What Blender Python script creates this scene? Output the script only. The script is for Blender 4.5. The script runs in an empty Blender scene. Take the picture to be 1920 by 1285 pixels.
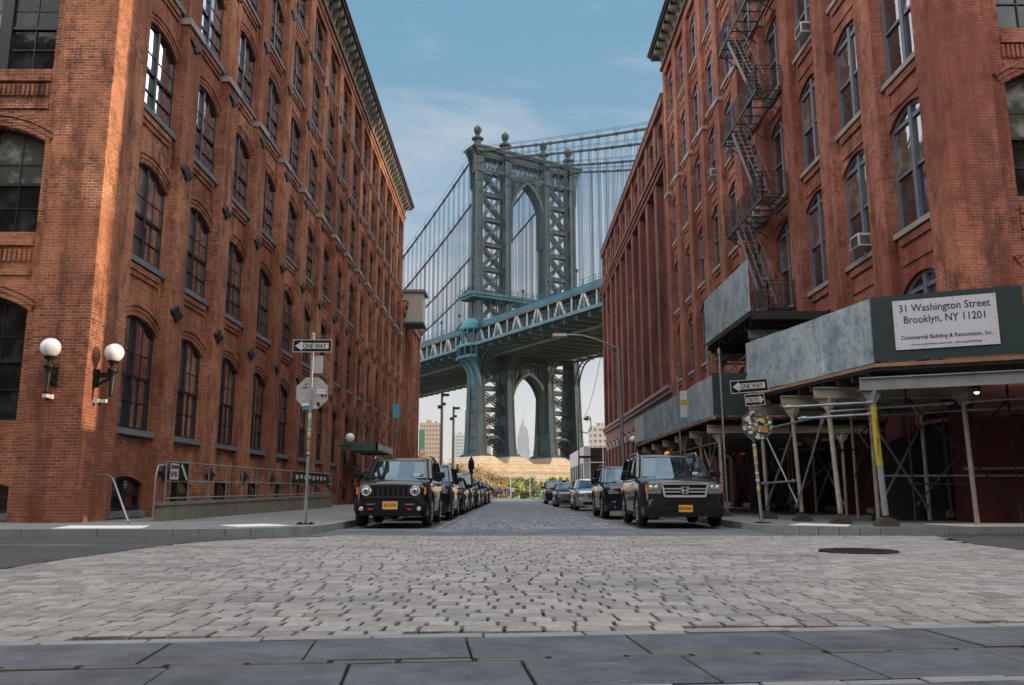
import bpy, bmesh, math, random
from mathutils import Vector, Matrix
R = math.radians
random.seed(7)
scene = bpy.context.scene
# ---------------------------------------------------------------- camera
FPX = 1562.0
cam_d = bpy.data.cameras.new("camera"); cam = bpy.data.objects.new("camera", cam_d)
scene.collection.objects.link(cam); scene.camera = cam
cam_d.sensor_width = 36.0; cam_d.lens = FPX / 1920 * 36.0
cam_d.clip_start = 0.1; cam_d.clip_end = 20000
PITCH = 10.25
cam.location = (0, 0, 0.8)
cam.rotation_euler = (R(90 + PITCH), 0, R(-0.18))
# ---------------------------------------------------------------- light
SUN_ELEV, SUN_AZ = 8.5, 1.9           # azimuth: degrees south of +X
scene.view_settings.view_transform = 'Standard'
scene.view_settings.look = 'None'
scene.view_settings.gamma = 1.0
scene.view_settings.exposure = 0.22
sd = bpy.data.lights.new("sun", 'SUN'); sun = bpy.data.objects.new("sun", sd)
scene.collection.objects.link(sun)
sd.energy = 5.0; sd.angle = R(0.5); sd.color = (1.0, 0.76, 0.46)
tosun = Vector((math.cos(R(SUN_ELEV)) * math.cos(R(SUN_AZ)), -math.cos(R(SUN_ELEV)) * math.sin(R(SUN_AZ)), math.sin(R(SUN_ELEV))))
sun.rotation_euler = tosun.to_track_quat('Z', 'Y').to_euler()
world = bpy.data.worlds.new("World"); scene.world = world
world.use_nodes = True
wt = world.node_tree; wt.nodes.clear()
def wn(t, **k):
    n = wt.nodes.new(t)
    for a, b in k.items(): setattr(n, a, b)
    return n
def wmath(op, a, b=None, clamp=False):
    n = wn('ShaderNodeMath', operation=op); n.use_clamp = clamp
    for i, v in enumerate((a, b)):
        if v is None: continue
        if isinstance(v, (int, float)): n.inputs[i].default_value = v
        else: wt.links.new(v, n.inputs[i])
    return n.outputs[0]
def wmix(f, a, b, mode='MIX'):
    n = wn('ShaderNodeMix', data_type='RGBA', blend_type=mode)
    for i, v in ((0, f), (6, a), (7, b)):
        if isinstance(v, (int, float)): n.inputs[i].default_value = v
        elif isinstance(v, tuple): n.inputs[i].default_value = v
        else: wt.links.new(v, n.inputs[i])
    return n.outputs[2]
sky = wn('ShaderNodeTexSky', sky_type='NISHITA')
sky.sun_disc = False; sky.sun_elevation = R(SUN_ELEV); sky.sun_rotation = R(90 + SUN_AZ)
sky.air_density = 1.0; sky.dust_density = 1.0; sky.ozone_density = 2.0
tc = wn('ShaderNodeTexCoord'); sx = wn('ShaderNodeSeparateXYZ')
wt.links.new(tc.outputs['Generated'], sx.inputs[0])
X, Y, Z = sx.outputs
# unseen bright cloud added overhead and south as fill, clear blue to the north
t = wmath('SUBTRACT', wmath('MULTIPLY', Z, 0.9), wmath('MULTIPLY', Y, 0.35))
sm = wn('ShaderNodeMapRange', interpolation_type='SMOOTHSTEP'); wt.links.new(wmath('ABSOLUTE', X), sm.inputs[0])
sm.inputs[1].default_value = 0.22; sm.inputs[2].default_value = 0.42; sm.inputs[4].default_value = 0.62
t = wmath('ADD', t, sm.outputs[0])
mr = wn('ShaderNodeMapRange', interpolation_type='SMOOTHSTEP')
wt.links.new(t, mr.inputs[0]); mr.inputs[1].default_value = 0.40; mr.inputs[2].default_value = 0.85
nz = wn('ShaderNodeTexNoise'); nz.inputs['Scale'].default_value = 3.0; nz.inputs['Detail'].default_value = 7; nz.inputs['Roughness'].default_value = 0.6
mp = wn('ShaderNodeMapping'); mp.inputs['Scale'].default_value = (1, 1, 2.2); mp.inputs['Rotation'].default_value = (0, 0.5, 0.3)
wt.links.new(tc.outputs['Generated'], mp.inputs[0]); wt.links.new(mp.outputs[0], nz.inputs[0])
cr = wn('ShaderNodeMapRange'); wt.links.new(nz.outputs[0], cr.inputs[0]); cr.inputs[1].default_value = 0.35; cr.inputs[2].default_value = 0.7
cr.inputs[3].default_value = 0.55; cr.inputs[4].default_value = 1.25
SKYK, CLOUDK = 0.11, 2.5
blue = wmix(1.0, sky.outputs[0], (SKYK, SKYK, SKYK, 1), 'MULTIPLY')
# northern sky: deep blue high up, pale towards the horizon
g = wn('ShaderNodeValToRGB'); wt.links.new(Z, g.inputs[0])
e = g.color_ramp.elements; e[0].position = 0.0; e[0].color = (0.60, 0.585, 0.575, 1)
e[1].position = 0.60; e[1].color = (0.12, 0.32, 0.47, 1)
for p, c in ((0.13, (0.52, 0.56, 0.60, 1)), (0.22, (0.37, 0.46, 0.56, 1)), (0.34, (0.23, 0.38, 0.53, 1)), (0.46, (0.15, 0.335, 0.49, 1))):
    q = g.color_ramp.elements.new(p); q.color = c
north = wmix(0.85, blue, g.outputs[0])
# thin wisps of cloud in the north
nw = wn('ShaderNodeTexNoise'); nw.inputs['Scale'].default_value = 2.2; nw.inputs['Detail'].default_value = 8; nw.inputs['Roughness'].default_value = 0.62; nw.inputs['Distortion'].default_value = 0.4
mw = wn('ShaderNodeMapping'); mw.inputs['Scale'].default_value = (1.0, 1.0, 3.2); mw.inputs['Rotation'].default_value = (0.0, -0.55, 0.0); mw.inputs['Location'].default_value = (0.35, 0.0, 0.1)
wt.links.new(tc.outputs['Generated'], mw.inputs[0]); wt.links.new(mw.outputs[0], nw.inputs[0])
wr = wn('ShaderNodeMapRange'); wt.links.new(nw.outputs[0], wr.inputs[0]); wr.inputs[1].default_value = 0.47; wr.inputs[2].default_value = 0.72; wr.inputs[4].default_value = 0.7
north = wmix(wr.outputs[0], north, (0.60, 0.59, 0.63, 1))
sd_ = wn('ShaderNodeMapRange', interpolation_type='SMOOTHSTEP'); wt.links.new(Y, sd_.inputs[0])
sd_.inputs[1].default_value = 0.35; sd_.inputs[2].default_value = -0.25; sd_.inputs[3].default_value = 0.0; sd_.inputs[4].default_value = 0.55
north = wmix(sd_.outputs[0], north, (0.05, 0.07, 0.09, 1))     # low southern sky darkened to dim the faces turned to the viewer
cl = wmix(1.0, (CLOUDK, CLOUDK * 0.99, CLOUDK * 1.0, 1), cr.outputs[0], 'MULTIPLY')
col = wmix(mr.outputs[0], north, cl)
bg = wn('ShaderNodeBackground'); wt.links.new(col, bg.inputs[0]); bg.inputs[1].default_value = 1.0
out = wn('ShaderNodeOutputWorld'); wt.links.new(bg.outputs[0], out.inputs[0])
try:
    scene.cycles.max_bounces = 6; scene.cycles.diffuse_bounces = 3; scene.cycles.glossy_bounces = 3
    scene.cycles.transmission_bounces = 2; scene.cycles.volume_bounces = 0; scene.cycles.transparent_max_bounces = 6
    scene.cycles.sample_clamp_indirect = 4.0
    scene.cycles.use_denoising = True
except Exception: pass

# ---------------------------------------------------------------- helpers
def P(px, py, y):
    """world point seen at source-photo pixel (px,py) standing y metres up the street"""
    th = R(PITCH); yy = 642.5 - py
    f = FPX * math.cos(th) - yy * math.sin(th); u = FPX * math.sin(th) + yy * math.cos(th)
    return Vector(((px - 955.0) / f * y, y, 0.8 + u / f * y))

class MB:
    def __init__(s): s.v = []; s.f = []; s.m = []; s.sm = []; s.T = None
    def add(s, vs, fs, mi=0, smooth=False):
        b = len(s.v)
        for p in vs:
            p = Vector(p)
            s.v.append(s.T @ p if s.T else p)
        for f in fs:
            s.f.append([b + i for i in f]); s.m.append(mi); s.sm.append(smooth)
    def box(s, x0, x1, y0, y1, z0, z1, mi=0):
        s.add([(x0,y0,z0),(x1,y0,z0),(x1,y1,z0),(x0,y1,z0),(x0,y0,z1),(x1,y0,z1),(x1,y1,z1),(x0,y1,z1)],
              [(0,3,2,1),(4,5,6,7),(0,1,5,4),(1,2,6,5),(2,3,7,6),(3,0,4,7)], mi)
    def bar(s, p, q, w, h=None, mi=0, up=(0,0,1)):
        p, q = Vector(p), Vector(q); h = h or w
        d = (q - p)
        if d.length < 1e-6: return
        d.normalize(); u = Vector(up)
        if abs(d.dot(u)) > 0.98: u = Vector((0, 1, 0))
        a = d.cross(u).normalized() * w / 2; b = a.cross(d).normalized() * h / 2
        vs = [p-a-b, p+a-b, p+a+b, p-a+b, q-a-b, q+a-b, q+a+b, q-a+b]
        s.add(vs, [(0,3,2,1),(4,5,6,7),(0,1,5,4),(1,2,6,5),(2,3,7,6),(3,0,4,7)], mi)
    def tube(s, pts, r, n=8, mi=0, cap=True, smooth=True):
        pts = [Vector(p) for p in pts]; m = len(pts)
        rs = r if isinstance(r, (list, tuple)) else [r] * m
        vs = []; a = None
        for i, p in enumerate(pts):
            d = (pts[min(i+1, m-1)] - pts[max(i-1, 0)]).normalized()
            if a is None:
                a = d.cross(Vector((0,0,1)))
                if a.length < 0.05: a = d.cross(Vector((0,1,0)))
            a = (a - d * a.dot(d)).normalized(); b = d.cross(a)
            for k in range(n):
                t = 2*math.pi*k/n
                vs.append(p + (a*math.cos(t) + b*math.sin(t)) * rs[i])
        fs = [(i*n+k, i*n+(k+1)%n, (i+1)*n+(k+1)%n, (i+1)*n+k) for i in range(m-1) for k in range(n)]
        s.add(vs, fs, mi, smooth)
        if cap:
            s.add(vs[:n], [tuple(range(n-1,-1,-1))], mi); s.add(vs[-n:], [tuple(range(n))], mi)
    def lathe(s, prof, c=(0,0,0), n=16, mi=0, axis='z', smooth=True):
        c = Vector(c); vs = []
        for r, h in prof:
            for k in range(n):
                t = 2*math.pi*k/n; a, b = r*math.cos(t), r*math.sin(t)
                vs.append(c + (Vector((a,b,h)) if axis=='z' else Vector((a,h,b)) if axis=='y' else Vector((h,a,b))))
        fs = [(i*n+k, i*n+(k+1)%n, (i+1)*n+(k+1)%n, (i+1)*n+k) for i in range(len(prof)-1) for k in range(n)]
        s.add(vs, fs, mi, smooth)
        s.add(vs[:n], [tuple(range(n-1,-1,-1))], mi); s.add(vs[-n:], [tuple(range(n))], mi)
    def sphere(s, c, r, n=16, m=10, mi=0, z0=-1.0, z1=1.0):
        a0, a1 = math.asin(z0), math.asin(z1)
        s.lathe([(max(r*math.cos(a0+(a1-a0)*i/m), 1e-4), r*math.sin(a0+(a1-a0)*i/m)) for i in range(m+1)], c, n, mi)
    def prism(s, poly, M, d0, d1, mi=0, smooth=False):
        """poly: list of (a,b); M(a,d,b) -> point"""
        n = len(poly)
        vs = [M(a, d0, b) for a, b in poly] + [M(a, d1, b) for a, b in poly]
        fs = [(i, (i+1)%n, n+(i+1)%n, n+i) for i in range(n)]
        s.add(vs, fs + [tuple(range(n-1,-1,-1)), tuple(range(n, 2*n))], mi, smooth)
    def loft(s, rings, mi=0, smooth=True, cap=True, closed=True):
        n = len(rings[0]); vs = [p for r in rings for p in r]
        k1 = n if closed else n-1
        fs = [(i*n+k, i*n+(k+1)%n, (i+1)*n+(k+1)%n, (i+1)*n+k) for i in range(len(rings)-1) for k in range(k1)]
        s.add(vs, fs, mi, smooth)
        if cap:
            s.add(rings[0], [tuple(range(n-1,-1,-1))], mi); s.add(rings[-1], [tuple(range(n))], mi)
    def mesh(s, name, mats, off=(0,0,0), recalc=True):
        off = Vector(off)
        me = bpy.data.meshes.new(name)
        me.from_pydata([tuple(p - off) for p in s.v], [], s.f)
        me.materials.clear()
        for m in (mats if isinstance(mats, (list, tuple)) else [mats]): me.materials.append(m)
        me.polygons.foreach_set('material_index', s.m); me.polygons.foreach_set('use_smooth', s.sm)
        me.update()
        if recalc:
            bm = bmesh.new(); bm.from_mesh(me)
            bmesh.ops.recalc_face_normals(bm, faces=bm.faces); bm.to_mesh(me); bm.free()
        return me
    def build(s, name, mats, parent=None, world=True, recalc=True, merge=False, kind=None, bevel=None):
        off = (0,0,0)
        if parent is not None and world: off = wloc(parent)
        me = s.mesh(name, mats, off, recalc)
        if merge:
            bm = bmesh.new(); bm.from_mesh(me); bmesh.ops.remove_doubles(bm, verts=bm.verts, dist=1e-4)
            bmesh.ops.recalc_face_normals(bm, faces=bm.faces); bm.to_mesh(me); bm.free()
        o = bpy.data.objects.new(name, me); scene.collection.objects.link(o)
        if parent is not None: o.parent = parent
        if kind: o['kind'] = kind
        if bevel:
            b = o.modifiers.new('bevel', 'BEVEL'); b.width = bevel; b.segments = 2; b.limit_method = 'ANGLE'; b.angle_limit = R(35)
        return o
def wloc(o):
    v = Vector((0,0,0))
    while o is not None: v = v + Vector(o.location); o = o.parent
    return v
def tag(o, label, cat, group=None):
    o['label'] = label; o['category'] = cat
    if group: o['group'] = group
    return o
def thing(name, label, cat, loc=(0,0,0), rz=0, group=None):
    o = bpy.data.objects.new(name, None); scene.collection.objects.link(o)
    o.empty_display_size = 0.3
    o.location = loc; o.rotation_euler = (0,0,rz)
    return tag(o, label, cat, group)
def copy_tree(o, parent=None):
    c = o.copy(); scene.collection.objects.link(c); c.parent = parent
    for ch in list(o.children): copy_tree(ch, c)
    return c
def place(o, parent, loc):
    o.parent = parent; o.location = Vector(loc) - wloc(parent); return o
def inst(name, me, parent, loc):
    o = bpy.data.objects.new(name, me); scene.collection.objects.link(o)
    o.parent = parent; o.location = Vector(loc) - (wloc(parent) if parent else Vector((0,0,0))); return o
def text(name, s, mat, parent, M4, size, align='CENTER', ext=0.002, bold=0.0):
    cu = bpy.data.curves.new(name, 'FONT'); cu.body = s; cu.size = size; cu.align_x = align; cu.align_y = 'CENTER'
    cu.extrude = ext; cu.offset = bold; cu.resolution_u = 3
    t = bpy.data.objects.new(name, cu); scene.collection.objects.link(t)
    dg = bpy.context.evaluated_depsgraph_get(); dg.update()
    me = bpy.data.meshes.new_from_object(t.evaluated_get(dg))
    me.transform(M4); me.materials.clear(); me.materials.append(mat)
    bpy.data.objects.remove(t); bpy.data.curves.remove(cu)
    o = bpy.data.objects.new(name, me); scene.collection.objects.link(o)
    if parent: o.parent = parent
    return o
# text lying in the local xz plane, readable from -y
FACE = Matrix.Rotation(R(90), 4, 'X')

# ---------------------------------------------------------------- materials
MATS = {}
class NT:
    def __init__(s, name):
        s.mat = bpy.data.materials.new(name); s.mat.use_nodes = True; s.t = s.mat.node_tree
        s.b = s.t.nodes['Principled BSDF']; s.pos = None
    def n(s, t, **k):
        o = s.t.nodes.new(t)
        for a, b in k.items(): setattr(o, a, b)
        return o
    def set(s, sock, v):
        if isinstance(v, bpy.types.NodeSocket): s.t.links.new(v, sock)
        elif isinstance(v, (tuple, list)) and len(v) == 3 and sock.type == 'RGBA': sock.default_value = (*v, 1)
        else: sock.default_value = v
    def P(s):
        if s.pos is None: s.pos = s.n('ShaderNodeNewGeometry').outputs['Position']
        return s.pos
    def O(s): return s.n('ShaderNodeTexCoord').outputs['Object']
    def noise(s, vec, scale, detail=5, rough=0.6, dist=0.0, stretch=None):
        if stretch:
            m = s.n('ShaderNodeMapping'); s.set(m.inputs[0], vec); m.inputs['Scale'].default_value = stretch; vec = m.outputs[0]
        o = s.n('ShaderNodeTexNoise'); s.set(o.inputs['Vector'], vec); o.inputs['Scale'].default_value = scale
        o.inputs['Detail'].default_value = detail; o.inputs['Roughness'].default_value = rough; o.inputs['Distortion'].default_value = dist
        return o.outputs[0]
    def rng(s, v, a, b, c=0.0, d=1.0):
        o = s.n('ShaderNodeMapRange'); s.set(o.inputs[0], v)
        for i, x in enumerate((a, b, c, d)): o.inputs[i+1].default_value = x
        return o.outputs[0]
    def math(s, op, a, b=0.0):
        o = s.n('ShaderNodeMath', operation=op); s.set(o.inputs[0], a); s.set(o.inputs[1], b); return o.outputs[0]
    def mix(s, f, a, b, mode='MIX'):
        o = s.n('ShaderNodeMix', data_type='RGBA', blend_type=mode)
        s.set(o.inputs[0], f); s.set(o.inputs[6], a); s.set(o.inputs[7], b); return o.outputs[2]
    def bump(s, h, strength=0.3, dist=0.01):
        o = s.n('ShaderNodeBump'); s.set(o.inputs['Height'], h); o.inputs['Strength'].default_value = strength
        o.inputs['Distance'].default_value = dist; s.set(s.b.inputs['Normal'], o.outputs[0])
    def out(s, col=None, rough=None, metal=None, spec=None):
        if col is not None: s.set(s.b.inputs['Base Color'], col)
        if rough is not None: s.set(s.b.inputs['Roughness'], rough)
        if metal is not None: s.set(s.b.inputs['Metallic'], metal)
        if spec is not None: s.set(s.b.inputs['Specular IOR Level'], spec)
        return s.mat
def sc3(c, k): return tuple(x*k for x in c)
def mottled(name, c, rough=0.8, var=0.35, scale=1.5, fine=25, metal=0.0, bump=0.15, c2=None, obj=False, streak=False, spec=0.5, bd=0.01):
    m = NT(name); p = m.O() if obj else m.P()
    c2 = c2 or sc3(c, 1 - var)
    a = m.noise(p, scale, 6, 0.65, stretch=(1,1,0.25) if streak else None)
    b = m.noise(p, fine, 4, 0.7)
    f = m.math('ADD', m.math('MULTIPLY', m.rng(a, 0.3, 0.7), 0.7), m.math('MULTIPLY', m.rng(b, 0.3, 0.7), 0.3))
    if bump: m.bump(b, bump, bd)
    return m.out(m.mix(f, c2, c), m.rng(a, 0.3, 0.7, rough*0.85, min(1, rough*1.1)), metal, spec)
def brick(name, cols, mortar, row=0.075, w=0.22, mj=0.018, stain=0.5, big=0.6, glow=None):
    m = NT(name); p = m.P()
    s = m.n('ShaderNodeSeparateXYZ'); m.set(s.inputs[0], p)
    u = m.math('ADD', s.outputs[0], s.outputs[1])
    c = m.n('ShaderNodeCombineXYZ'); m.set(c.inputs[0], u); m.set(c.inputs[1], s.outputs[2])
    wob = m.noise(c.outputs[0], 1.2, 2); wv = m.n('ShaderNodeVectorMath', operation='SCALE')
    cw = m.n('ShaderNodeCombineXYZ'); m.set(cw.inputs[1], m.rng(wob, 0, 1, -0.012, 0.012))
    av = m.n('ShaderNodeVectorMath', operation='ADD'); m.set(av.inputs[0], c.outputs[0]); m.set(av.inputs[1], cw.outputs[0])
    b = m.n('ShaderNodeTexBrick'); m.set(b.inputs['Vector'], av.outputs[0])
    b.offset = 0.5; b.inputs['Scale'].default_value = 1.0; b.inputs['Brick Width'].default_value = w; b.inputs['Row Height'].default_value = row
    b.inputs['Mortar Size'].default_value = mj/2; b.inputs['Mortar Smooth'].default_value = 0.3; b.inputs['Bias'].default_value = 0.0
    m.set(b.inputs['Color1'], cols[0]); m.set(b.inputs['Color2'], cols[1]); m.set(b.inputs['Mortar'], mortar)
    n1 = m.noise(p, 0.35, 5, 0.6); n2 = m.noise(p, 2.2, 6, 0.7, stretch=(1, 1, 0.5)); n3 = m.noise(p, 14, 5, 0.7)
    col = m.mix(m.math('MULTIPLY', m.rng(n1, 0.35, 0.7), big), b.outputs[0], cols[2])
    col = m.mix(m.math('MULTIPLY', m.rng(n2, 0.48, 0.68), stain), col, cols[3])
    col = m.mix(m.math('MULTIPLY', m.rng(n3, 0.5, 0.75), 0.45), col, sc3(cols[3], 1.0))
    # patches of pale efflorescence in the joints
    n4 = m.noise(p, 0.9, 6, 0.7)
    pale = m.math('MULTIPLY', m.rng(n4, 0.58, 0.68), b.outputs[1])
    col = m.mix(m.math('MULTIPLY', pale, 0.75), col, sc3(mortar, 1.9))
    st = m.noise(p, 1.1, 6, 0.7, stretch=(1, 1, 0.10)); col = m.mix(m.math('MULTIPLY', m.rng(st, 0.48, 0.66), 0.7), col, sc3(cols[3], 1.2))
    n5 = m.noise(p, 0.16, 4, 0.6); col = m.mix(m.rng(n5, 0.42, 0.60, 0.0, 0.65), col, sc3(cols[1], 0.85))
    h = m.math('SUBTRACT', m.math('MULTIPLY', m.noise(p, 30, 4, 0.7), 0.5), b.outputs[1])
    m.bump(h, 0.8, 0.012)
    return m.out(col, 0.9, 0.0, 0.12)
M = {}
M['brickL'] = brick('brick_left', [(0.50, 0.165, 0.078), (0.17, 0.054, 0.034), (0.54, 0.24, 0.105), (0.055, 0.025, 0.022)], (0.44, 0.35, 0.29), stain=0.85)
M['brickR'] = brick('brick_right', [(0.48, 0.155, 0.095), (0.20, 0.062, 0.046), (0.50, 0.21, 0.12), (0.06, 0.026, 0.023)], (0.38, 0.27, 0.22), stain=0.85)
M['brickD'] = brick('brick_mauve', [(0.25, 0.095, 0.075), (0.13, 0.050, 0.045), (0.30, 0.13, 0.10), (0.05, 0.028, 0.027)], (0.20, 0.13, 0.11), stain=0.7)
M['red_paint'] = mottled('red_paint', (0.22, 0.07, 0.065), 0.7, 0.4, 2)
M['stone'] = mottled('grey_stone', (0.34, 0.30, 0.26), 0.85, 0.45, 1.2, 20)
M['stoneB'] = mottled('blue_stone', (0.15, 0.165, 0.185), 0.8, 0.45, 2, 20)
def flags():
    m = NT('concrete_flags'); p = m.P(); a = m.noise(p, .8, 6, .65); f = m.noise(p, 30, 4, .7); g = m.noise(p, 5, 3, .5)
    b = m.n('ShaderNodeTexBrick'); m.set(b.inputs[0], p); b.offset = 0.0; b.inputs['Scale'].default_value = 1; b.inputs['Brick Width'].default_value = 1.5; b.inputs['Row Height'].default_value = 1.5; b.inputs['Mortar Size'].default_value = .012
    m.set(b.inputs['Color1'], (.235,.245,.245)); m.set(b.inputs['Color2'], (.19,.20,.205)); m.set(b.inputs['Mortar'], (.05,.05,.05))
    col = m.mix(m.rng(a, .35, .65, 0, .7), b.outputs[0], (.12,.125,.125)); col = m.mix(m.rng(f, .55, .75, 0, .5), col, (.09,.09,.09)); col = m.mix(m.rng(g, .70, .72, 0, .8), col, (.03,.03,.03))
    m.bump(f, .3, .004); return m.out(col, .88, 0, .25)
M['concrete'] = flags()
M['rampc'] = mottled('stained_concrete', (0.24, 0.22, 0.17), 0.9, 0.6, 1.5, 12, c2=(0.07, 0.07, 0.055), streak=True)
M['granite'] = mottled('granite_kerb', (0.25, 0.26, 0.265), 0.8, 0.45, 3, 50)
M['asphalt'] = mottled('asphalt', (0.070, 0.073, 0.078), 0.9, 0.4, 1.1, 60, bump=0.5, c2=(0.022,0.024,0.027))
M['whitep'] = mottled('white_road_paint', (0.80, 0.80, 0.80), 0.8, 0.12, 8, 40)
M['iron'] = mottled('black_iron', (0.010, 0.010, 0.012), 0.5, 0.4, 6, 40, 0.3)
M['stairiron'] = mottled('stair_paint', (0.22, 0.21, 0.23), 0.5, 0.5, 3, 40, 0.3, c2=(0.08, 0.06, 0.06))
M['ironrust'] = mottled('fire_escape_iron', (0.045, 0.040, 0.043), 0.5, 0.5, 3, 40, 0.4, c2=(0.035, 0.025, 0.024))
M['galv'] = mottled('galvanised_steel', (0.30, 0.315, 0.33), 0.45, 0.35, 5, 30, 0.6)
M['postpaint'] = mottled('chipped_post_paint', (0.40, 0.38, 0.31), 0.6, 0.6, 3, 18, 0.1, c2=(0.17, 0.13, 0.09))
M['signalum'] = mottled('sign_aluminium', (0.44, 0.45, 0.44), 0.5, 0.25, 6, 30, 0.4)
M['black'] = mottled('black_paint', (0.008, 0.008, 0.009), 0.6, 0.3, 6, 40, spec=.2)
M['signwhite'] = mottled('sign_white', (0.50, 0.50, 0.49), 0.5, 0.25, 8, 40)
M['banner'] = mottled('banner_white', (0.56, 0.56, 0.62), 0.6, 0.12, 2, 40, bump=0.02)
M['ink'] = mottled('navy_ink', (0.012, 0.016, 0.035), 0.6, 0.1, 8, 40, bump=0)
M['greenboard'] = mottled('dark_green_plywood', (0.010, 0.036, 0.032), 0.6, 0.55, 1.5, 20)
M['green2'] = mottled('bright_green_plywood', (0.02, 0.13, 0.09), 0.6, 0.5, 1.5, 20)
def plywood():
    m = NT('weathered_blue_plywood'); p = m.P()
    a = m.noise(p, 1.3, 8, 0.72); b = m.noise(p, 7, 6, 0.75, 0.5); c = m.noise(p, 26, 4, 0.7)
    v = m.noise(p, 5, 5, 0.7, stretch=(1,1,0.12))
    col = m.mix(m.rng(a, 0.35, 0.65), (0.13, 0.20, 0.24), (0.38, 0.46, 0.49))
    col = m.mix(m.rng(b, 0.5, 0.68, 0, 0.75), col, (0.055, 0.08, 0.095))
    col = m.mix(m.rng(v, 0.5, 0.72, 0, 0.6), col, (0.42, 0.45, 0.42))
    col = m.mix(m.rng(c, 0.62, 0.7, 0, 0.7), col, (0.035, 0.04, 0.04))
    m.bump(b, 0.4, 0.01); return m.out(col, 0.75)
M['ply'] = plywood()
M['rawwood'] = mottled('raw_wood', (0.34, 0.21, 0.12), 0.85, 0.6, 3, 20, c2=(0.12, 0.07, 0.045))
M['block'] = mottled('grimy_wood_block', (0.09, 0.08, 0.065), 0.9, 0.6, 6, 30)
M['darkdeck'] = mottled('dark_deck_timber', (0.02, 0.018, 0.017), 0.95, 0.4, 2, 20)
M['beamgrey'] = mottled('grey_beam_paint', (0.27, 0.28, 0.28), 0.65, 0.45, 2.5, 25)
M['yellow'] = mottled('yellow_tape', (0.50, 0.42, 0.02), 0.5, 0.5, 5, 18, c2=(0.25, 0.20, 0.02))
M['glassshade'] = None
M['frameL'] = mottled('navy_window_frame', (0.012, 0.013, 0.020), 0.4, 0.3, 3, 30)
M['frameR'] = mottled('steel_blue_window_frame', (0.13, 0.15, 0.19), 0.5, 0.3, 3, 30)
M['frameD'] = mottled('dark_window_frame', (0.012, 0.012, 0.013), 0.5, 0.3, 3, 30)
M['cornice'] = mottled('cornice_paint', (0.27, 0.25, 0.20), 0.8, 0.5, 1.5, 15, c2=(0.05, 0.045, 0.04), spec=.2)
M['cornicetop'] = mottled('cornice_metal', (0.03, 0.033, 0.036), 0.5, 0.4, 1.5, 15)
M['globe'] = mottled('opal_glass', (0.80, 0.79, 0.82), 0.15, 0.06, 4, 10, bump=0)
M['acwhite'] = mottled('ac_white', (0.62, 0.62, 0.60), 0.5, 0.25, 5, 30)
M['roof'] = mottled('roof_felt', (0.08, 0.08, 0.085), 0.9, 0.4, 1, 20)
M['beige'] = mottled('beige_panel', (0.42, 0.38, 0.31), 0.7, 0.2, 1, 20)
M['canopy'] = mottled('green_canopy', (0.06, 0.11, 0.085), 0.6, 0.4, 3, 20)
def glassmat(name, tint, k=0.45, rough=0.04, interior=(0.010, 0.012, 0.014), wave=0.02, base=0.05, pw=1.7, spec=0.8):
    m = NT(name); p = m.P()
    n = m.noise(p, 0.9, 3, 0.5)
    inn = m.mix(m.rng(m.noise(p, 1.7, 4), 0.5, 0.7), interior, sc3(interior, 4.0))
    m.out(inn, rough, 0.0, spec)
    m.b.inputs['IOR'].default_value = 1.6
    m.bump(n, 0.5, wave)
    g = m.n('ShaderNodeBsdfGlossy'); m.set(g.inputs['Color'], tint); g.inputs['Roughness'].default_value = rough
    bn = m.b.inputs['Normal'].links[0].from_socket; m.set(g.inputs['Normal'], bn)
    lw = m.n('ShaderNodeLayerWeight'); lw.inputs['Blend'].default_value = 0.5
    mx = m.n('ShaderNodeMixShader')
    m.set(mx.inputs[0], m.math('ADD', m.math('MULTIPLY', m.math('POWER', lw.outputs['Facing'], pw), k), base))
    m.t.links.new(m.b.outputs[0], mx.inputs[1]); m.t.links.new(g.outputs[0], mx.inputs[2])
    m.t.links.new(mx.outputs[0], m.t.nodes['Material Output'].inputs[0])
    return m.mat
M['glassL'] = glassmat('window_glass', (0.92, 0.96, 1.0), 2.2, wave=.012)
M['glassL2'] = glassmat('window_glass_blind', (0.92, 0.96, 1.0), 1.8, interior=(0.20,0.19,0.16))
M['glassR2'] = glassmat('dark_glass_blind', (0.8, 0.85, 0.95), 0.3, interior=(0.07,0.066,0.055))
M['glassF2'] = glassmat('front_glass_blind', (0.5, 0.6, 0.55), 0.1, 0.05, (0.07,0.08,0.065), base=0.0, spec=0.25)
M['glassR'] = glassmat('window_glass_dark', (0.8, 0.85, 0.95), 0.35)
M['glassF'] = glassmat('front_window_glass', (0.5, 0.6, 0.55), 0.1, 0.05, (0.010,0.013,0.012), base=0.0, spec=0.25)
M['carglass'] = glassmat('car_glass', (0.12, 0.29, 0.40), 0.75, 0.02, (0.008, 0.010, 0.011), 0.004, base=0.03, spec=0.3)
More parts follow.
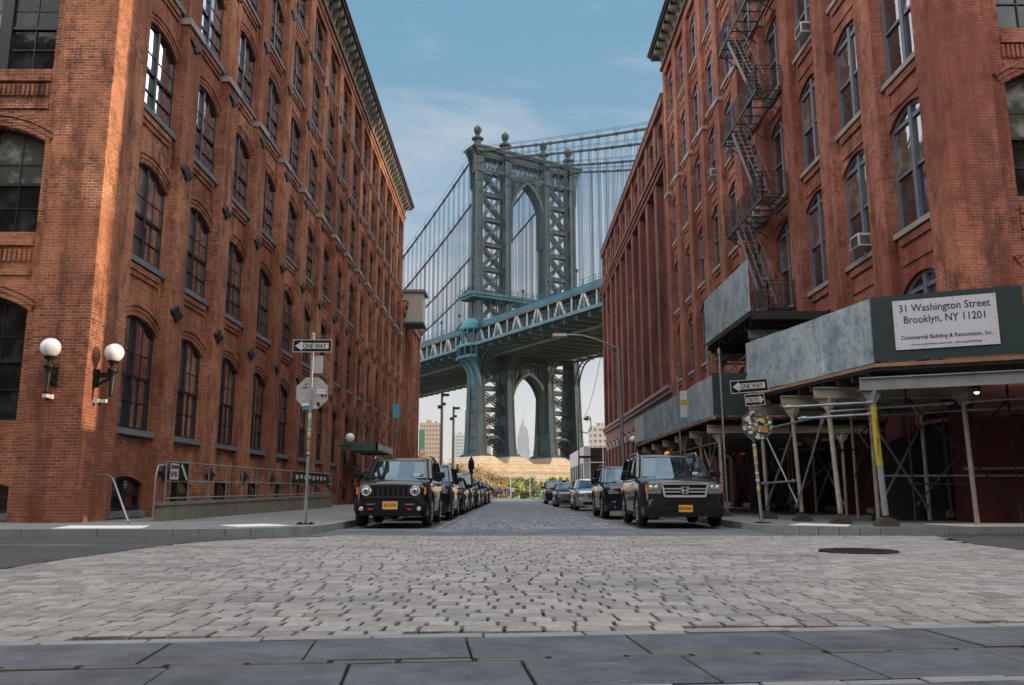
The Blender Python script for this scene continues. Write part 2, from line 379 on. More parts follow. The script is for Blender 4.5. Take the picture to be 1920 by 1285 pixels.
# ---------------------------------------------------------------- ground
def cobblemat(name, a, b, joint=False):
    m = NT(name); p = m.P(); g = m.n('ShaderNodeNewGeometry').outputs['Random Per Island']
    n = m.noise(p, 40, 5, 0.75); n2 = m.noise(p, 0.5, 5, 0.65); n3 = m.noise(p, 9, 5, 0.7)
    col = m.mix(g, a, b)
    g2 = m.math('FRACT', m.math('MULTIPLY', g, 7.3)); col = m.mix(m.rng(g2, .8, 1.0, 0, .6), col, sc3(a, .5))
    col = m.mix(m.rng(n, 0.35, 0.65, 0, 0.55), col, sc3(a, 0.55))
    col = m.mix(m.rng(n2, 0.45, 0.7, 0, 0.45), col, (0.27, 0.23, 0.21))
    col = m.mix(m.rng(n3, 0.5, 0.7, 0, 0.35), col, sc3(b, 1.5))
    n6 = m.noise(p, 0.8, 6, 0.65, 0.6, stretch=(.35, 1.3, 1)); col = m.mix(m.rng(n6, 0.52, 0.70, 0, 0.6), col, sc3(a, 0.45))
    n7 = m.noise(p, 2.6, 4, 0.6); col = m.mix(m.rng(n7, 0.66, 0.72, 0, 0.55), col, (0.05, 0.05, 0.05))
    m.bump(m.noise(p, 60, 5, 0.75), 0.7, 0.006)
    return m.out(col, m.rng(n2, 0.3, 0.7, 0.42, 0.75))
M['cobble'] = cobblemat('granite_setts', (0.20, 0.196, 0.19), (0.38, 0.37, 0.358))
M['cobbleS'] = cobblemat('street_setts', (0.10, 0.125, 0.155), (0.29, 0.325, 0.36))
def slabmat():
    m = NT('bluestone_slab'); p = m.P(); g = m.n('ShaderNodeNewGeometry').outputs['Random Per Island']
    a = m.noise(p, 2.5, 7, .7); f = m.noise(p, 60, 5, .75); s = m.noise(p, 6, 8, .7, 1.2, stretch=(.5,2.5,1)); k = m.noise(p, 14, 3, .5)
    col = m.mix(g, (.035,.046,.058), (.070,.084,.10)); col = m.mix(m.rng(a, .38, .66, 0, .65), col, (.125,.142,.16)); col = m.mix(m.rng(f, .5, .75, 0, .55), col, (.035,.04,.045))
    col = m.mix(m.rng(s, .60, .68, 0, .5), col, (.26,.27,.28)); col = m.mix(m.rng(k, .68, .70, 0, .6), col, (.03,.03,.032))
    m.bump(m.math('ADD', f, m.math('MULTIPLY', a, 2)), .5, .004); return m.out(col, m.rng(a, .3, .7, .45, .8))
M['slab'] = slabmat()
M['slabX'] = cobblemat('crosswalk_granite', (0.085, 0.10, 0.12), (0.12, 0.14, 0.165))
def jointmat():
    m = NT('joint_grit'); p = m.P(); s = m.n('ShaderNodeSeparateXYZ'); m.set(s.inputs[0], p)
    d = m.math('ABSOLUTE', m.math('ADD', s.outputs[0], -0.1))
    n = m.noise(p, 0.9, 5, 0.6)
    f = m.rng(m.math('ADD', d, m.math('MULTIPLY', n, 2.2)), 3.2, 5.6)
    n2 = m.noise(p, 50, 4, 0.7)
    return m.out(m.mix(m.math('MULTIPLY', f, m.rng(n2, 0.2, 0.8, 0.6, 1)), (0.015, 0.015, 0.016), (0.12, 0.115, 0.11)), 0.95)
M['joint'] = jointmat()
def lawnmat():
    m = NT('dry_lawn'); p = m.P(); n = m.noise(p, 0.25, 6, 0.65); n2 = m.noise(p, 3, 5, 0.7)
    return m.out(m.mix(m.rng(m.math('ADD', m.math('MULTIPLY', n, 0.7), m.math('MULTIPLY', n2, 0.3)), 0.4, 0.6), (0.16, 0.15, 0.05), (0.36, 0.27, 0.11)), 0.95)
M['lawn'] = lawnmat()
def settlane():
    m = NT('parking_setts'); p = m.P()
    b = m.n('ShaderNodeTexBrick'); m.set(b.inputs['Vector'], p); b.inputs['Scale'].default_value = 1
    b.inputs['Brick Width'].default_value = 0.25; b.inputs['Row Height'].default_value = 0.26; b.inputs['Mortar Size'].default_value = 0.02
    m.set(b.inputs['Color1'], (0.12, 0.125, 0.13)); m.set(b.inputs['Color2'], (0.17, 0.17, 0.17)); m.set(b.inputs['Mortar'], (0.05, 0.05, 0.05))
    n = m.noise(p, 0.6, 5); col = m.mix(m.rng(n, 0.4, 0.7, 0, 0.6), b.outputs[0], (0.08, 0.08, 0.078))
    m.bump(m.math('SUBTRACT', m.noise(p, 20), b.outputs[1]), 0.5, 0.01)
    return m.out(col, 0.8)
M['settlane'] = settlane()

def sheet(name, poly, z, mat):
    b = MB(); b.add([(x, y, z) for x, y in poly], [tuple(range(len(poly)))])
    return b.build(name, mat, kind='structure')
sheet('ground', [(-6000,-300),(6000,-300),(6000,9000),(-6000,9000)], -0.045, mottled('dirt_ground', (0.14, 0.135, 0.12), 0.95, 0.4, 0.05, 3))
sheet('road', [(-60,4.2),(60,4.2),(60,17.6),(-60,17.6)], -0.036, M['joint'])
sheet('street', [(-3.9,17.6),(5.4,17.6),(5.4,118),(-3.9,118)], -0.030, M['settlane'])
def rect_outline(): pass
# Water Street asphalt either side of the sett-paved crossing
def asphalt(sgn, pts): sheet('asphalt_road', pts, 0.004, M['asphalt'])
arcL = [(-5.1 - 0.9*math.sin(t)*0.4, 4.2 + 11.7*i/12) for i, t in enumerate([math.pi*k/12 for k in range(13)])]
asphalt(-1, [(-60,4.2)] + arcL[:11] + [(-4.9,14.6),(-4.3,15.4),(-3.4,15.95)] + [(-60,15.95)])
asphalt(1, [(60,4.4),(60,17.2),(9.0,17.2),(8.1,16.2),(7.5,14),(7.3,12),(7.4,9),(7.6,6),(7.8,4.4)])
def setts(name, x0, x1, y0, y1, L, W, mat, mask=None, gap=0.024, h=0.030, jit=0.005, seed=1, rot=0.0, pz=0.0, along='x', gapx=None):
    rnd = random.Random(seed); b = MB(); vs = b.v; y = y0; r = 0
    ca, sa = math.cos(rot), math.sin(rot)
    if along == 'y': x0, x1, y0, y1 = y0, y1, x0, x1; y = y0
    while y < y1 - 0.02:
        x = x0 + (0 if r % 2 else L/2) + rnd.uniform(-.05, .05)*L - L; r += 1
        w = min(W * rnd.uniform(0.93, 1.07), y1 - y)
        while x < x1:
            l = L * rnd.uniform(0.82, 1.18); a0, a1 = max(x, x0), min(x + l, x1); x += l
            if a1 - a0 < 0.05: continue
            cx, cy = (a0+a1)/2, y + w/2
            if along == 'y': cx, cy = cy, cx
            if mask and not mask(cx, cy): continue
            g = gap/2; e = 0.009; zt = pz + rnd.uniform(-jit, jit)*0.6; tx, ty = rnd.uniform(-jit, jit), rnd.uniform(-jit, jit)*0.4
            q = []
            gx = (gapx/2 if gapx else g) - g
            for inset, dz in ((g, -h), (g, -0.007), (g+e, 0.0)):
                for sx, sy in ((0,0),(1,0),(1,1),(0,1)):
                    px = (a1 - inset - gx) if sx else (a0 + inset + gx); py = (y + w - inset) if sy else (y + inset)
                    zz = zt + dz + ((tx*(2*sx-1) + ty*(2*sy-1))*0.6 if dz > -h else 0)
                    j = rnd.uniform(-.004, .004)
                    if along == 'y': px, py = py, px
                    X_, Y_ = px + j, py + j
                    if rot: X_, Y_ = X_*ca - Y_*sa, X_*sa + Y_*ca
                    q.append((X_, Y_, zz))
            b.add(q, [(0,1,5,4),(1,2,6,5),(2,3,7,6),(3,0,4,7),(4,5,9,8),(5,6,10,9),(6,7,11,10),(7,4,8,11),(8,9,10,11)])
        y += w
    return b.build(name, mat, kind='structure')
def kerbY(x): return 5.0 + 0.105*x
setts('cobbled_crossing', -6.2, 8.8, 4.4, 16.3, 0.225, 0.19, M['cobble'], gap=0.024, jit=0.0018, gapx=0.024,
      mask=lambda x, y: y > kerbY(x) + 0.14 and x > (-5.15 - 0.36*math.sin(max(0,(y-4.2))/11.7*math.pi) + (1.6*max(0, y-14.6)/1.4 if y > 14.6 else 0)) and x < (7.35 + 0.05*abs(y-11) + (1.0*max(0,y-15)/1.2)))
setts('granite_crosswalk', -3.85, 5.35, 16.25, 19.4, 0.9, 0.52, M['slabX'], seed=3, gap=0.02, jit=0.006)
setts('cobbled_lane', -1.55, 2.77, 19.45, 62, 0.24, 0.26, M['cobbleS'], gap=0.04, seed=4, along='x')
sheet('lane_paving', [(-1.55,62),(2.77,62),(2.77,118),(-1.55,118)], -0.008, M['cobbleS'])
for xx, nm in ((-1.62, 'lane_edge'), (2.84, 'lane_edge')):
    b = MB(); y = 19.4; rr = random.Random(int(xx*10))
    while y < 100:
        l = rr.uniform(.9, 1.5); b.box(xx-.06, xx+.06, y+.008, y+l-.008, -.03, .004+rr.uniform(-.003,.003)); y += l
    b.build(nm, M['granite'], kind='structure')
# near bluestone footway: two rows of slabs between granite bands
def slabrow(name, o0, o1, L, mat, seed, gap=0.014, x0=-9, x1=9):
    rot = math.atan(0.105)
    ca, sa = math.cos(rot), math.sin(rot)
    rnd = random.Random(seed); b = MB(); x = x0
    while x < x1:
        l = L*rnd.uniform(.9, 1.12)
        a0, a1 = x + gap/2, x + l - gap/2; x += l; z = rnd.uniform(-.004, .004)
        g2 = gap/2; q = []
        for ins, zz in ((0, -.03), (0, -.004), (0.006, 0.0)):
            for px, py in ((a0+ins, o0+g2+ins), (a1-ins, o0+g2+ins), (a1-ins, o1-g2-ins), (a0+ins, o1-g2-ins)):
                q.append((px*ca - py*sa, 4.97 + px*sa + py*ca, zz + z))
        b.add(q, [(0,1,5,4),(1,2,6,5),(2,3,7,6),(3,0,4,7),(4,5,9,8),(5,6,10,9),(6,7,11,10),(7,4,8,11),(8,9,10,11)])
    return b.build(name, mat, kind='structure')
slabrow('granite_edging', 0.0, 0.13, 0.62, M['granite'], 2)
slabrow('bluestone_footway', -0.60, -0.01, 0.86, M['slab'], 5)
slabrow('granite_divider', -0.69, -0.60, 0.36, mottled('patchy_divider', (0.13,0.125,0.11), 0.9, 0.6, 2.2, 9, c2=(0.035,0.037,0.04)), 6, gap=0.03)
slabrow('bluestone_footway', -1.28, -0.69, 0.84, M['slab'], 8)
slabrow('granite_divider', -1.38, -1.28, 0.4, M['granite'], 9)
slabrow('bluestone_footway', -4.5, -1.38, 0.9, M['slab'], 10)
sheet('footway_bed', [(-40,-60),(40,-60),(40,4.9+4),(3.0,5.1),(-3,4.5),(-40,4.5-4)], -0.040, M['asphalt'])

# pavements with kerbs and rounded corners
def pavement(name, poly, z=0.13):
    b = MB(); n = len(poly)
    b.add([(x,y,-0.04) for x,y in poly]+[(x,y,z) for x,y in poly], [(i,(i+1)%n,n+(i+1)%n,n+i) for i in range(n)] + [tuple(range(n,2*n))])
    return b.build(name, M['concrete'], kind='structure')
def kerb(pts, w, z=0.136):
    b = MB()
    for i in range(len(pts)-1):
        p, q = Vector((*pts[i],0)), Vector((*pts[i+1],0)); L = (q-p).length; k = max(1, round(L/1.4))
        d = (q-p)/L; nn = Vector((-d.y, d.x, 0))*w
        for j in range(k):
            a = p + (q-p)*j/k + d*0.006; c = p + (q-p)*(j+1)/k - d*0.006
            b.add([(*v.xy, -0.04) for v in (a, c, c+nn, a+nn)] + [(*v.xy, z) for v in (a, c, c+nn, a+nn)],
                  [(0,1,5,4),(1,2,6,5),(2,3,7,6),(3,0,4,7),(4,5,6,7)])
    return b.build('kerb', M['granite'], kind='structure')
def arc(cx, cy, r, a0, a1, n=8): return [(cx + r*math.cos(R(a0+(a1-a0)*i/n)), cy + r*math.sin(R(a0+(a1-a0)*i/n))) for i in range(n+1)]
cl = [(-60,16.0)] + arc(-6.3, 18.4, 2.4, -90, 0) + [(-3.9,96)]
pavement('pavement', [(x-(0.15 if i > 5 else 0), y+(0.15 if i <= 5 else 0)) for i, (x,y) in enumerate(cl)] + [(-60,96)])
kerb(cl, 0.16)
crr = [(5.4,100)] + arc(7.4, 19.0, 2.0, 180, 270) + [(60,17.0)]
pavement('pavement', [(x+(0.15 if i < 6 else 0), y+(0.15 if i >= 6 else 0)) for i, (x,y) in enumerate(crr)] + [(60,100)])
kerb(crr, 0.16)
pavement('plaza', [(-30,118),(30,118),(30,134),(-30,134)], 0.02)
M['tactile'] = mottled('tactile_white', (0.74, 0.75, 0.76), 0.8, 0.15, 8, 40)
def pad(x0, x1, y0, y1, skew=0.3):
    b = MB(); b.add([(x0,y0,.134),(x1,y0,.134),(x1+skew,y1,.134),(x0+skew,y1,.134)], [(0,1,2,3)]); return b
sheetz = 0.134
for nm, pts, lab in (('tactile_pad', [(-8.75,16.35),(-7.05,16.35),(-7.45,17.7),(-9.1,17.7)], 'large white ramp pad in the pavement before the left corner'),
                ('tactile_pad', [(-5.45,17.1),(-4.5,17.75),(-5.4,18.7),(-6.1,18.0)], 'small diamond white ramp pad at the left kerb corner'),
                ('tactile_pad', [(5.95,18.1),(6.9,17.35),(7.3,18.2),(6.5,19.0)], 'white ramp pad near the right kerb corner beside the sign pole'),
                ('tactile_pad', [(9.4,17.25),(11.3,17.25),(11.3,18.6),(9.1,18.6)], 'white ramp pad at the far right before the scaffold shed')):
    b = MB(); b.add([(x,y,.141) for x,y in pts]+[(x,y,.125) for x,y in pts], [(0,1,2,3),(0,1,5,4),(1,2,6,5),(2,3,7,6),(3,0,4,7)])
    tag(b.build(nm, M['tactile']), lab, 'ramp pad', 'white ramp pads')
b = MB()
for y in (7.6, 9.6): b.box(-12, -5.9, y, y+.10, .004, .008)
for y in (13.3,): b.box(-14, -6.4, y, y+.10, .004, .008)
b.build('lane_marking', mottled('worn_white', (0.28,0.28,0.28), 0.9, 0.7, 1.5, 20, c2=(0.08,0.08,0.08)), kind='structure')
# manhole
t = thing('manhole_cover', 'round dark iron manhole cover set in the setts at right', 'manhole', (4.85, 11.9, 0.006))
b = MB(); b.T = Matrix.Translation((4.85,11.9,0.012))
b.lathe([(0.0001,0.004),(0.42,0.004),(0.42,-0.02)], n=32)
for i in range(-6, 7):
    for j in range(-6, 7):
        if i*i+j*j < 30: b.box(i*.066-.02, i*.066+.02, j*.066-.02, j*.066+.02, .0, .012)
b.build('cover', mottled('worn_cast_iron', (.045,.043,.042), .6, .5, 8, 50, .4), t)
b = MB(); b.T = Matrix.Translation((4.85,11.9,0.012)); b.lathe([(0.475,0.008),(0.56,0.008),(0.57,-0.02)], n=32)
b = MB(); b.T = Matrix.Translation((4.85,11.9,0.012))
n = 40; ring = [(r*math.cos(2*math.pi*k/n), r*math.sin(2*math.pi*k/n), z) for r, z in ((.43,-.02),(.435,.01),(.52,.008),(.53,-.02)) for k in range(n)]
b.add(ring, [(i*n+k, i*n+(k+1)%n, (i+1)*n+(k+1)%n, (i+1)*n+k) for i in range(3) for k in range(n)])
b.build('rim', M['iron'], t)

# ---------------------------------------------------------------- facade builder
def archpts(w, h, rise, n=10):
    """outline of an opening 0-centred: from bottom-left, up, over the arch, down right"""
    pts = [(-w/2, 0), (-w/2, h-rise)]
    if rise > 0.01:
        r = (w*w/4 + rise*rise) / (2*rise); cz = h - r; a = math.asin(min(1, w/2/r))
        if rise > w/2*0.999: a = math.pi/2
        for i in range(1, n): t = -a + 2*a*i/n; pts.append((r*math.sin(t), cz + r*math.cos(t)))
    pts += [(w/2, h-rise), (w/2, 0)]
    return pts
class Facade:
    def __init__(s, root, kind, plane, recess, wall=None):
        """kind 'L': faces +X, 'R': faces -X, 'F': faces -Y"""
        s.root, s.kind, s.pl, s.rec = root, kind, plane, recess
        s.w = wall or MB(); s.cache = {}
        s.M = {'L': lambda u, d, z: Vector((plane - d, u, z)), 'R': lambda u, d, z: Vector((plane + d, u, z)), 'F': lambda u, d, z: Vector((u, plane + d, z))}[kind]
    def quad(s, u0, u1, z0, z1, d, mi=0):
        if u1-u0 < 1e-4 or z1-z0 < 1e-4: return
        s.w.add([s.M(u0,d,z0), s.M(u1,d,z0), s.M(u1,d,z1), s.M(u0,d,z1)], [(0,1,2,3)], mi)
    def box(s, u0, u1, d0, d1, z0, z1, mi=0, mb=None):
        p, q = s.M(u0,d0,z0), s.M(u1,d1,z1)
        (mb or s.w).box(min(p.x,q.x), max(p.x,q.x), min(p.y,q.y), max(p.y,q.y), min(p.z,q.z), max(p.z,q.z), mi)
    def cell(s, u0, u1, z0, z1, uc, w, sill, head, rise, d, reveal=0.32, hood=True, mi=0):
        a, b = uc-w/2, uc+w/2; h = head - sill
        s.quad(u0, a, z0, z1, d, mi); s.quad(b, u1, z0, z1, d, mi); s.quad(a, b, z0, sill, d, mi)
        pts = archpts(w, h, rise)
        arch = pts[1:-1]
        for i in range(len(arch)-1):
            (p0, q0), (p1, q1) = arch[i], arch[i+1]
            s.w.add([s.M(uc+p0,d,sill+q0), s.M(uc+p1,d,sill+q1), s.M(uc+p1,d,z1), s.M(uc+p0,d,z1)], [(0,1,2,3)], mi)
        n = len(pts)
        s.w.add([s.M(uc+p,d,sill+q) for p,q in pts] + [s.M(uc+p,d+reveal,sill+q) for p,q in pts], [(i,i+1,n+i+1,n+i) for i in range(n-1)] + [(n-1,0,n,2*n-1)], mi)
        if hood:
            r = (w*w/4 + rise*rise)/(2*rise); cz = sill + h - r; am = math.asin(min(1, w/2/r))*1.06
            for (ra, rb, pr) in ((r+0.02, r+0.13, 0.02), (r+0.14, r+0.25, 0.04), (r+0.27, r+0.36, 0.07)):
                vs = []; k = 10
                for i in range(k+1):
                    t = -am + 2*am*i/k
                    for rr, dd in ((ra, d), (ra, d-pr), (rb, d-pr), (rb, d)):
                        vs.append(s.M(uc + rr*math.sin(t), dd, cz + rr*math.cos(t)))
                s.w.add(vs, [(i*4+j, i*4+j+1, (i+1)*4+j+1, (i+1)*4+j) for i in range(k) for j in range(3)] + [(0,1,2,3), (k*4+3,k*4+2,k*4+1,k*4)], mi)
    def window(s, uc, d, w, h, rise, sill, style, name='window', stone='stoneB', sillh=0.16, lab=None):
        key = (round(w,3), round(h,3), round(rise,3), tuple(sorted(style.items())), stone, name)
        if key not in s.cache:
            kd = s.kind
            L = {'L': lambda u, dd, z: Vector((-dd, u, z)), 'R': lambda u, dd, z: Vector((dd, u, z)), 'F': lambda u, dd, z: Vector((u, dd, z))}[kd]
            fr = MB(); pts = archpts(w, h, rise); n = len(pts); fw = style['fw']
            cx, cz = 0, h*0.5
            def ins(k): return [(p*(1-2*k/w), q*(1-2*k/h)+k) for p,q in pts]
            inn = ins(fw)
            vs = [L(p,0,q) for p,q in pts] + [L(p,0,q) for p,q in inn] + [L(p,0.10,q) for p,q in inn]
            fr.add(vs, [(i,(i+1)%n,n+(i+1)%n,n+i) for i in range(n)] + [(n+i,n+(i+1)%n,2*n+(i+1)%n,2*n+i) for i in range(n)])
            def B(u0,u1,z0,z1,d0=0.0,d1=0.09,mb=fr,mi=0):
                p, q = L(u0,d0,z0), L(u1,d1,z1)
                mb.box(min(p.x,q.x), max(p.x,q.x), min(p.y,q.y), max(p.y,q.y), z0, z1, mi)
            top = h - rise*0.35
            mw = style['mull']
            if mw: B(-mw/2, mw/2, fw*.5, h-fw*.6, -0.03, 0.10)
            zm = h*0.47
            B(-w/2+fw*.5, w/2-fw*.5, zm-0.04, zm+0.04, 0.005, 0.095)
            if style.get('head'): B(-w/2+fw*.5, w/2-fw*.5, h-rise-0.06, h-rise+0.06, -0.012, 0.092)
            nm = style['munt']
            if nm:
                for sg in (-1, 1):
                    x0, x1 = (mw/2, w/2-fw) if sg > 0 else (-w/2+fw, -mw/2)
                    xm = (x0+x1)/2; B(xm-.016, xm+.016, fw*.5, h - rise*.5, 0.03, 0.085)
                    for zz in (zm*0.52, zm + (h-rise-zm)*0.5): B(x0-.01, x1+.01, zz-.016, zz+.016, 0.032, 0.083)
            gl = MB()
            for sg in (-1, 1):
                for part in (0, 1):
                    z0, z1 = (0.02, zm) if part == 0 else (zm, None)
                    dd = 0.07 if part == 0 else 0.05
                    rnd = random.Random(sg*3 + part); tl = rnd.uniform(-.006, .006)
                    if part == 0: q = [(0,z0),(sg*w/2,z0),(sg*w/2,z1),(0,z1)]
                    else:
                        half = [(p,qq) for p,qq in pts[1:-1] if p*sg >= -1e-6]
                        half.sort(key=lambda t: -abs(t[0])); q = [(0,z0),(sg*w/2,z0)] + half
                        if abs(half[-1][0]) > 1e-3: q.append((0,h))
                    gl.add([L(p, dd + tl*(1 if i % 2 else -1)*0, z) for i, (p, z) in enumerate(q)], [tuple(range(len(q)))])
            gls = [gl.mesh('window_glass', [M[style['gm']], M[style['gm']+'2']]) for _ in range(4)]
            for vi, g_ in enumerate(gls):
                for pi, pl in enumerate(g_.polygons): pl.material_index = ((0,0,0,0),(0,1,0,1),(0,0,0,1),(0,1,0,0))[vi][pi]
            si = MB(); p, q = L(-w/2-.04,-0.21,-sillh), L(w/2+.04,0.02,0.0)
            si.box(min(p.x,q.x), max(p.x,q.x), min(p.y,q.y), max(p.y,q.y), -sillh, 0.0)
            s.cache[key] = (fr.mesh('window_frame', M[style['fm']]), gls, si.mesh('window_sill', M[stone]))
        f, g, si = s.cache[key]
        loc = s.M(uc, d, sill)
        o = inst(name, f, s.root, loc)
        s.rnd = getattr(s, 'rnd', random.Random(11)); gg = bpy.data.objects.new('glass', g[s.rnd.choices((0,1,2,3), (6,2,2,2))[0]]); scene.collection.objects.link(gg); gg.parent = o
        ss = bpy.data.objects.new('sill', si); scene.collection.objects.link(ss); ss.parent = o
        return o
STY_L = dict(fw=0.075, mull=0.12, munt=True, fm='frameL', gm='glassL')
STY_R = dict(fw=0.11, mull=0.17, munt=False, head=True, fm='frameR', gm='glassR')
STY_D = dict(fw=0.09, mull=0.08, munt=False, fm='frameD', gm='glassR')

# ---------------------------------------------------------------- left warehouse
LY0, LBAY, LN = 20.76, 3.68, 15
rootL = thing('brick_warehouse', 'long orange red brick warehouse with arched windows on the left of the street', 'building', (-20, 45, 0))
fa = Facade(rootL, 'L', -10.0, 0.19)
rowsL = [(2.5,5.6),(7.15,9.95),(11.5,14.2),(15.65,18.35),(19.7,22.3),(23.3,25.7)]
zcellL = [(1.75,6.35),(6.35,10.75),(10.75,14.95),(14.95,19.0),(19.0,22.75),(22.75,26.6)]
LEND = LY0 + LBAY*LN
D = 0.26
for k in range(LN):
    u0 = LY0 + LBAY*k; u1 = u0 + LBAY; uc = (u0+u1)/2
    for (sl, hd), (z0, z1) in zip(rowsL, zcellL):
        fa.cell(u0, u1, z0, z1, uc, 2.46, sl, hd, 0.36, D)
        fa.window(uc, D+0.08, 2.46, hd-sl, 0.36, sl, STY_L)
        if sl > 3:   # recessed brick panel below the sill
            fa.box(uc-1.12, uc+1.12, D-0.05, D+0.01, sl-0.50, sl-0.36)
            fa.box(uc-1.12, uc-1.02, D-0.05, D+0.01, sl-1.15, sl-0.50); fa.box(uc+1.02, uc+1.12, D-0.05, D+0.01, sl-1.15, sl-0.50)
            fa.box(uc-1.0, uc+1.0, D-0.09, D+0.01, sl-0.36, sl-0.20)
    # basement opening
    fa.cell(u0, u1, 0.0, 1.75, uc, 2.1, 0.34, 1.25, 0.22, D, hood=False)
    f2 = Facade(rootL, 'L', -10.0, 0.3); f2.cache = fa.cache
    fa.window(uc, D+0.08, 2.1, 0.91, 0.22, 0.34, STY_D, name='basement_window', sillh=0.18)
ancL = MB()
# pilasters, stepped at 15.3 m with stone caps
caps = []
for k in range(LN+1):
    c = LY0 + LBAY*k
    a, b_ = c-0.55, c+0.55
    if k == 0: a = 20.1
    if k == LN: b_ = LEND+0.3
    fa.box(a, b_, 0.0, D+0.02, 0, 15.2); fa.box(a+0.03 if k else a, b_-0.03, 0.06, D+0.02, 15.2, 25.9)
    if k: 
        cb = MB(); fa.box(a-0.06, b_+0.06, -0.07, D, 15.2, 15.42, mb=cb); caps.append(cb)
fa.box(19.5, LEND+0.3, 0.06, D+0.3, 25.9, 26.6)
fa.box(19.5, LEND+0.3, 0.00, D+0.3, 26.25, 26.6)
fa.box(20.2, LEND+0.3, -0.04, D+0.02, 0.0, 0.28) if False else None
# body
fa.w.box(-45, -10.55, 20.2, LEND+0.25, 0, 27.4)
# front face on Water Street
ff = Facade(rootL, 'F', 19.5, 0.30, fa.w); ff.cache = {}
ff.box(-11.35, -10.0, 0.0, 0.6, 0, 25.9)
ff.box(-16.2, -15.0, 0.0, 0.6, 0, 25.9); ff.box(-16.2,-10.3,.03,.3,25.9,26.6)
for (sl, hd), (z0, z1) in zip(rowsL, zcellL):
    ff.cell(-15.0, -11.35, z0, z1, -13.15, 2.9, sl, hd, 0.42, 0.3)
    ff.window(-13.15, 0.52, 2.9, hd-sl, 0.42, sl, dict(STY_L, mull=0.30, gm='glassF'))
    if sl > 3:
        ff.box(-14.6, -11.7, 0.22, 0.31, sl-0.36, sl-0.2); ff.box(-14.6, -11.7, 0.25, 0.31, sl-1.1, sl-0.95)
        for q in range(24): ff.box(-14.6+q*.122, -14.54+q*.122, 0.24, 0.31, sl-0.75, sl-0.45)
ff.cell(-15.0, -11.35, 0, 1.75, -13.15, 2.9, 0.34, 1.15, 0.2, 0.3, hood=False)
ff.window(-13.15, 0.5, 2.9, 0.81, 0.2, 0.34, STY_D, name='basement_window')
ff.quad(-45, -16.2, 0, 27.4, 0.0); ff.quad(-16.2, -10.55, 26.6, 27.4, 0.25)
fa.w.build('wall', [M['brickL']], rootL, recalc=False)
for cb in caps: cb.build('pilaster_cap', M['stone'], rootL)
b = MB(); b.box(-45, -10.4, 19.9, LEND+0.3, 27.4, 27.55); b.build('roof', M['roof'], rootL)
# cornice
b = MB()
for z0, z1, pr in ((26.6,26.78,0.12),(26.78,27.35,0.02),(27.55,27.70,0.62),(27.70,27.85,0.75),(27.85,28.0,0.85)):
    b.box(-10.35, -10+pr, 19.5-pr*0.8, LEND+0.3+pr*0.6, z0, z1, 0 if z1 < 27.5 else 1)
b.box(-45, -10.3, 19.5-.7, 19.9, 27.55, 28.0, 1); b.box(-45, -10.3, 19.5-.05, 19.9, 26.6, 27.5, 0)
b.build('cornice', [M['cornice'], M['cornicetop']], rootL)
def bracket_mesh(sgn, depth, hh, wdt, mat):
    prof = [(0,0),(0.18,0),(0.30,0.16),(0.34,0.36),(0.55,0.48),(0.78,0.55),(0.95,0.66),(1.0,0.80),(1.0,1.0),(0,1.0)]
    bb = MB(); bb.prism([(p*depth, q*hh) for p, q in prof], lambda a, d, z: Vector((sgn*a, d, z)), -wdt/2, wdt/2)
    return bb.mesh('bracket', mat)
bmL = bracket_mesh(1, 0.62, 0.93, 0.26, M['cornice'])
nb = int((LEND-19.8)/0.92)
for i in range(nb): inst('bracket', bmL, rootL, (-10.0, 19.9+i*0.92, 26.62))
# iron anchor plates
def anchor(sgn, mat=None):
    bb = MB(); 
    for (u, z, r) in ((-0.20,0,.13),(0.20,0,.13),(0,0.13,.14),(0,-0.13,.14),(0,0,.16),(-.34,0,.08),(.34,0,.08)):
        bb.lathe([(r*.75, sgn*0.07),(r,sgn*0.03),(r,0)], (0,u,z), 8, axis='x')
    return bb.mesh('anchor_plate', M['iron'])
am = anchor(1)
for k in range(1, LN+1):
    for z, dx in ((1.4,0),(6.1,0),(10.55,0),(14.8,0),(18.95,-.06),(22.7,-.06)): inst('anchor_plate', am, rootL, (-10.0+dx, LY0+LBAY*k, z))

# lower brick wing further along the left
root2 = thing('brick_annex', 'lower brick warehouse wing with close pilasters beyond the left warehouse', 'building', (-20, 84, 0))
f = Facade(root2, 'L', -9.95, 0.4)
y = LEND+0.45; yE = 91.2; nb2 = 8; bay = (yE-y)/nb2
for k in range(nb2):
    u0, u1 = y+bay*k, y+bay*(k+1); uc = (u0+u1)/2
    for sl, hd in ((0.6,3.4),(4.8,7.6),(9.0,11.8),(13.2,16.2)):
        f.cell(u0, u1, sl-1.4 if sl > 1 else 0, sl+2.8 if sl < 13 else 18.2, uc, 0.95, sl, hd, 0.2, 0.4, hood=False)
        f.window(uc, 0.6, 0.95, hd-sl, 0.2, sl, dict(STY_D, mull=0.06), stone='stone')
for k in range(nb2+1): f.box(y+bay*k-0.3, y+bay*k+0.3, 0, 0.42, 0, 17.4)
f.box(y, yE+.3, -0.15, 0.5, 17.4, 18.1); f.box(y, yE+.3, -0.3, 0.5, 18.1, 18.5)
f.w.box(-40, -10.6, y, yE+.3, 0, 18.5)
f.w.build('wall', M['brickL'], root2, recalc=False)
b = MB(); b.box(-40, -9.6, y, yE+.35, 18.5, 18.65); b.build('roof', M['roof'], root2)
t = thing('rooftop_bulkhead', 'beige boxy bulkhead hanging off the end of the left roofline', 'bulkhead', (-9.6, 78.5, 16.8))
b = MB(); b.box(-11.5, -8.25, 77.6, 80.0, 16.8, 19.7); b.build('housing', M['beige'], t)
b = MB(); b.box(-11.55,-8.15,77.5,80.1,16.62,16.8); b.build('base_tray', M['roof'], t)
b = MB(); b.box(-11.6, -8.0, 77.4, 80.2, 19.7, 19.95); b.build('lid', mottled('grey_lid', (0.2,0.2,0.2)), t)

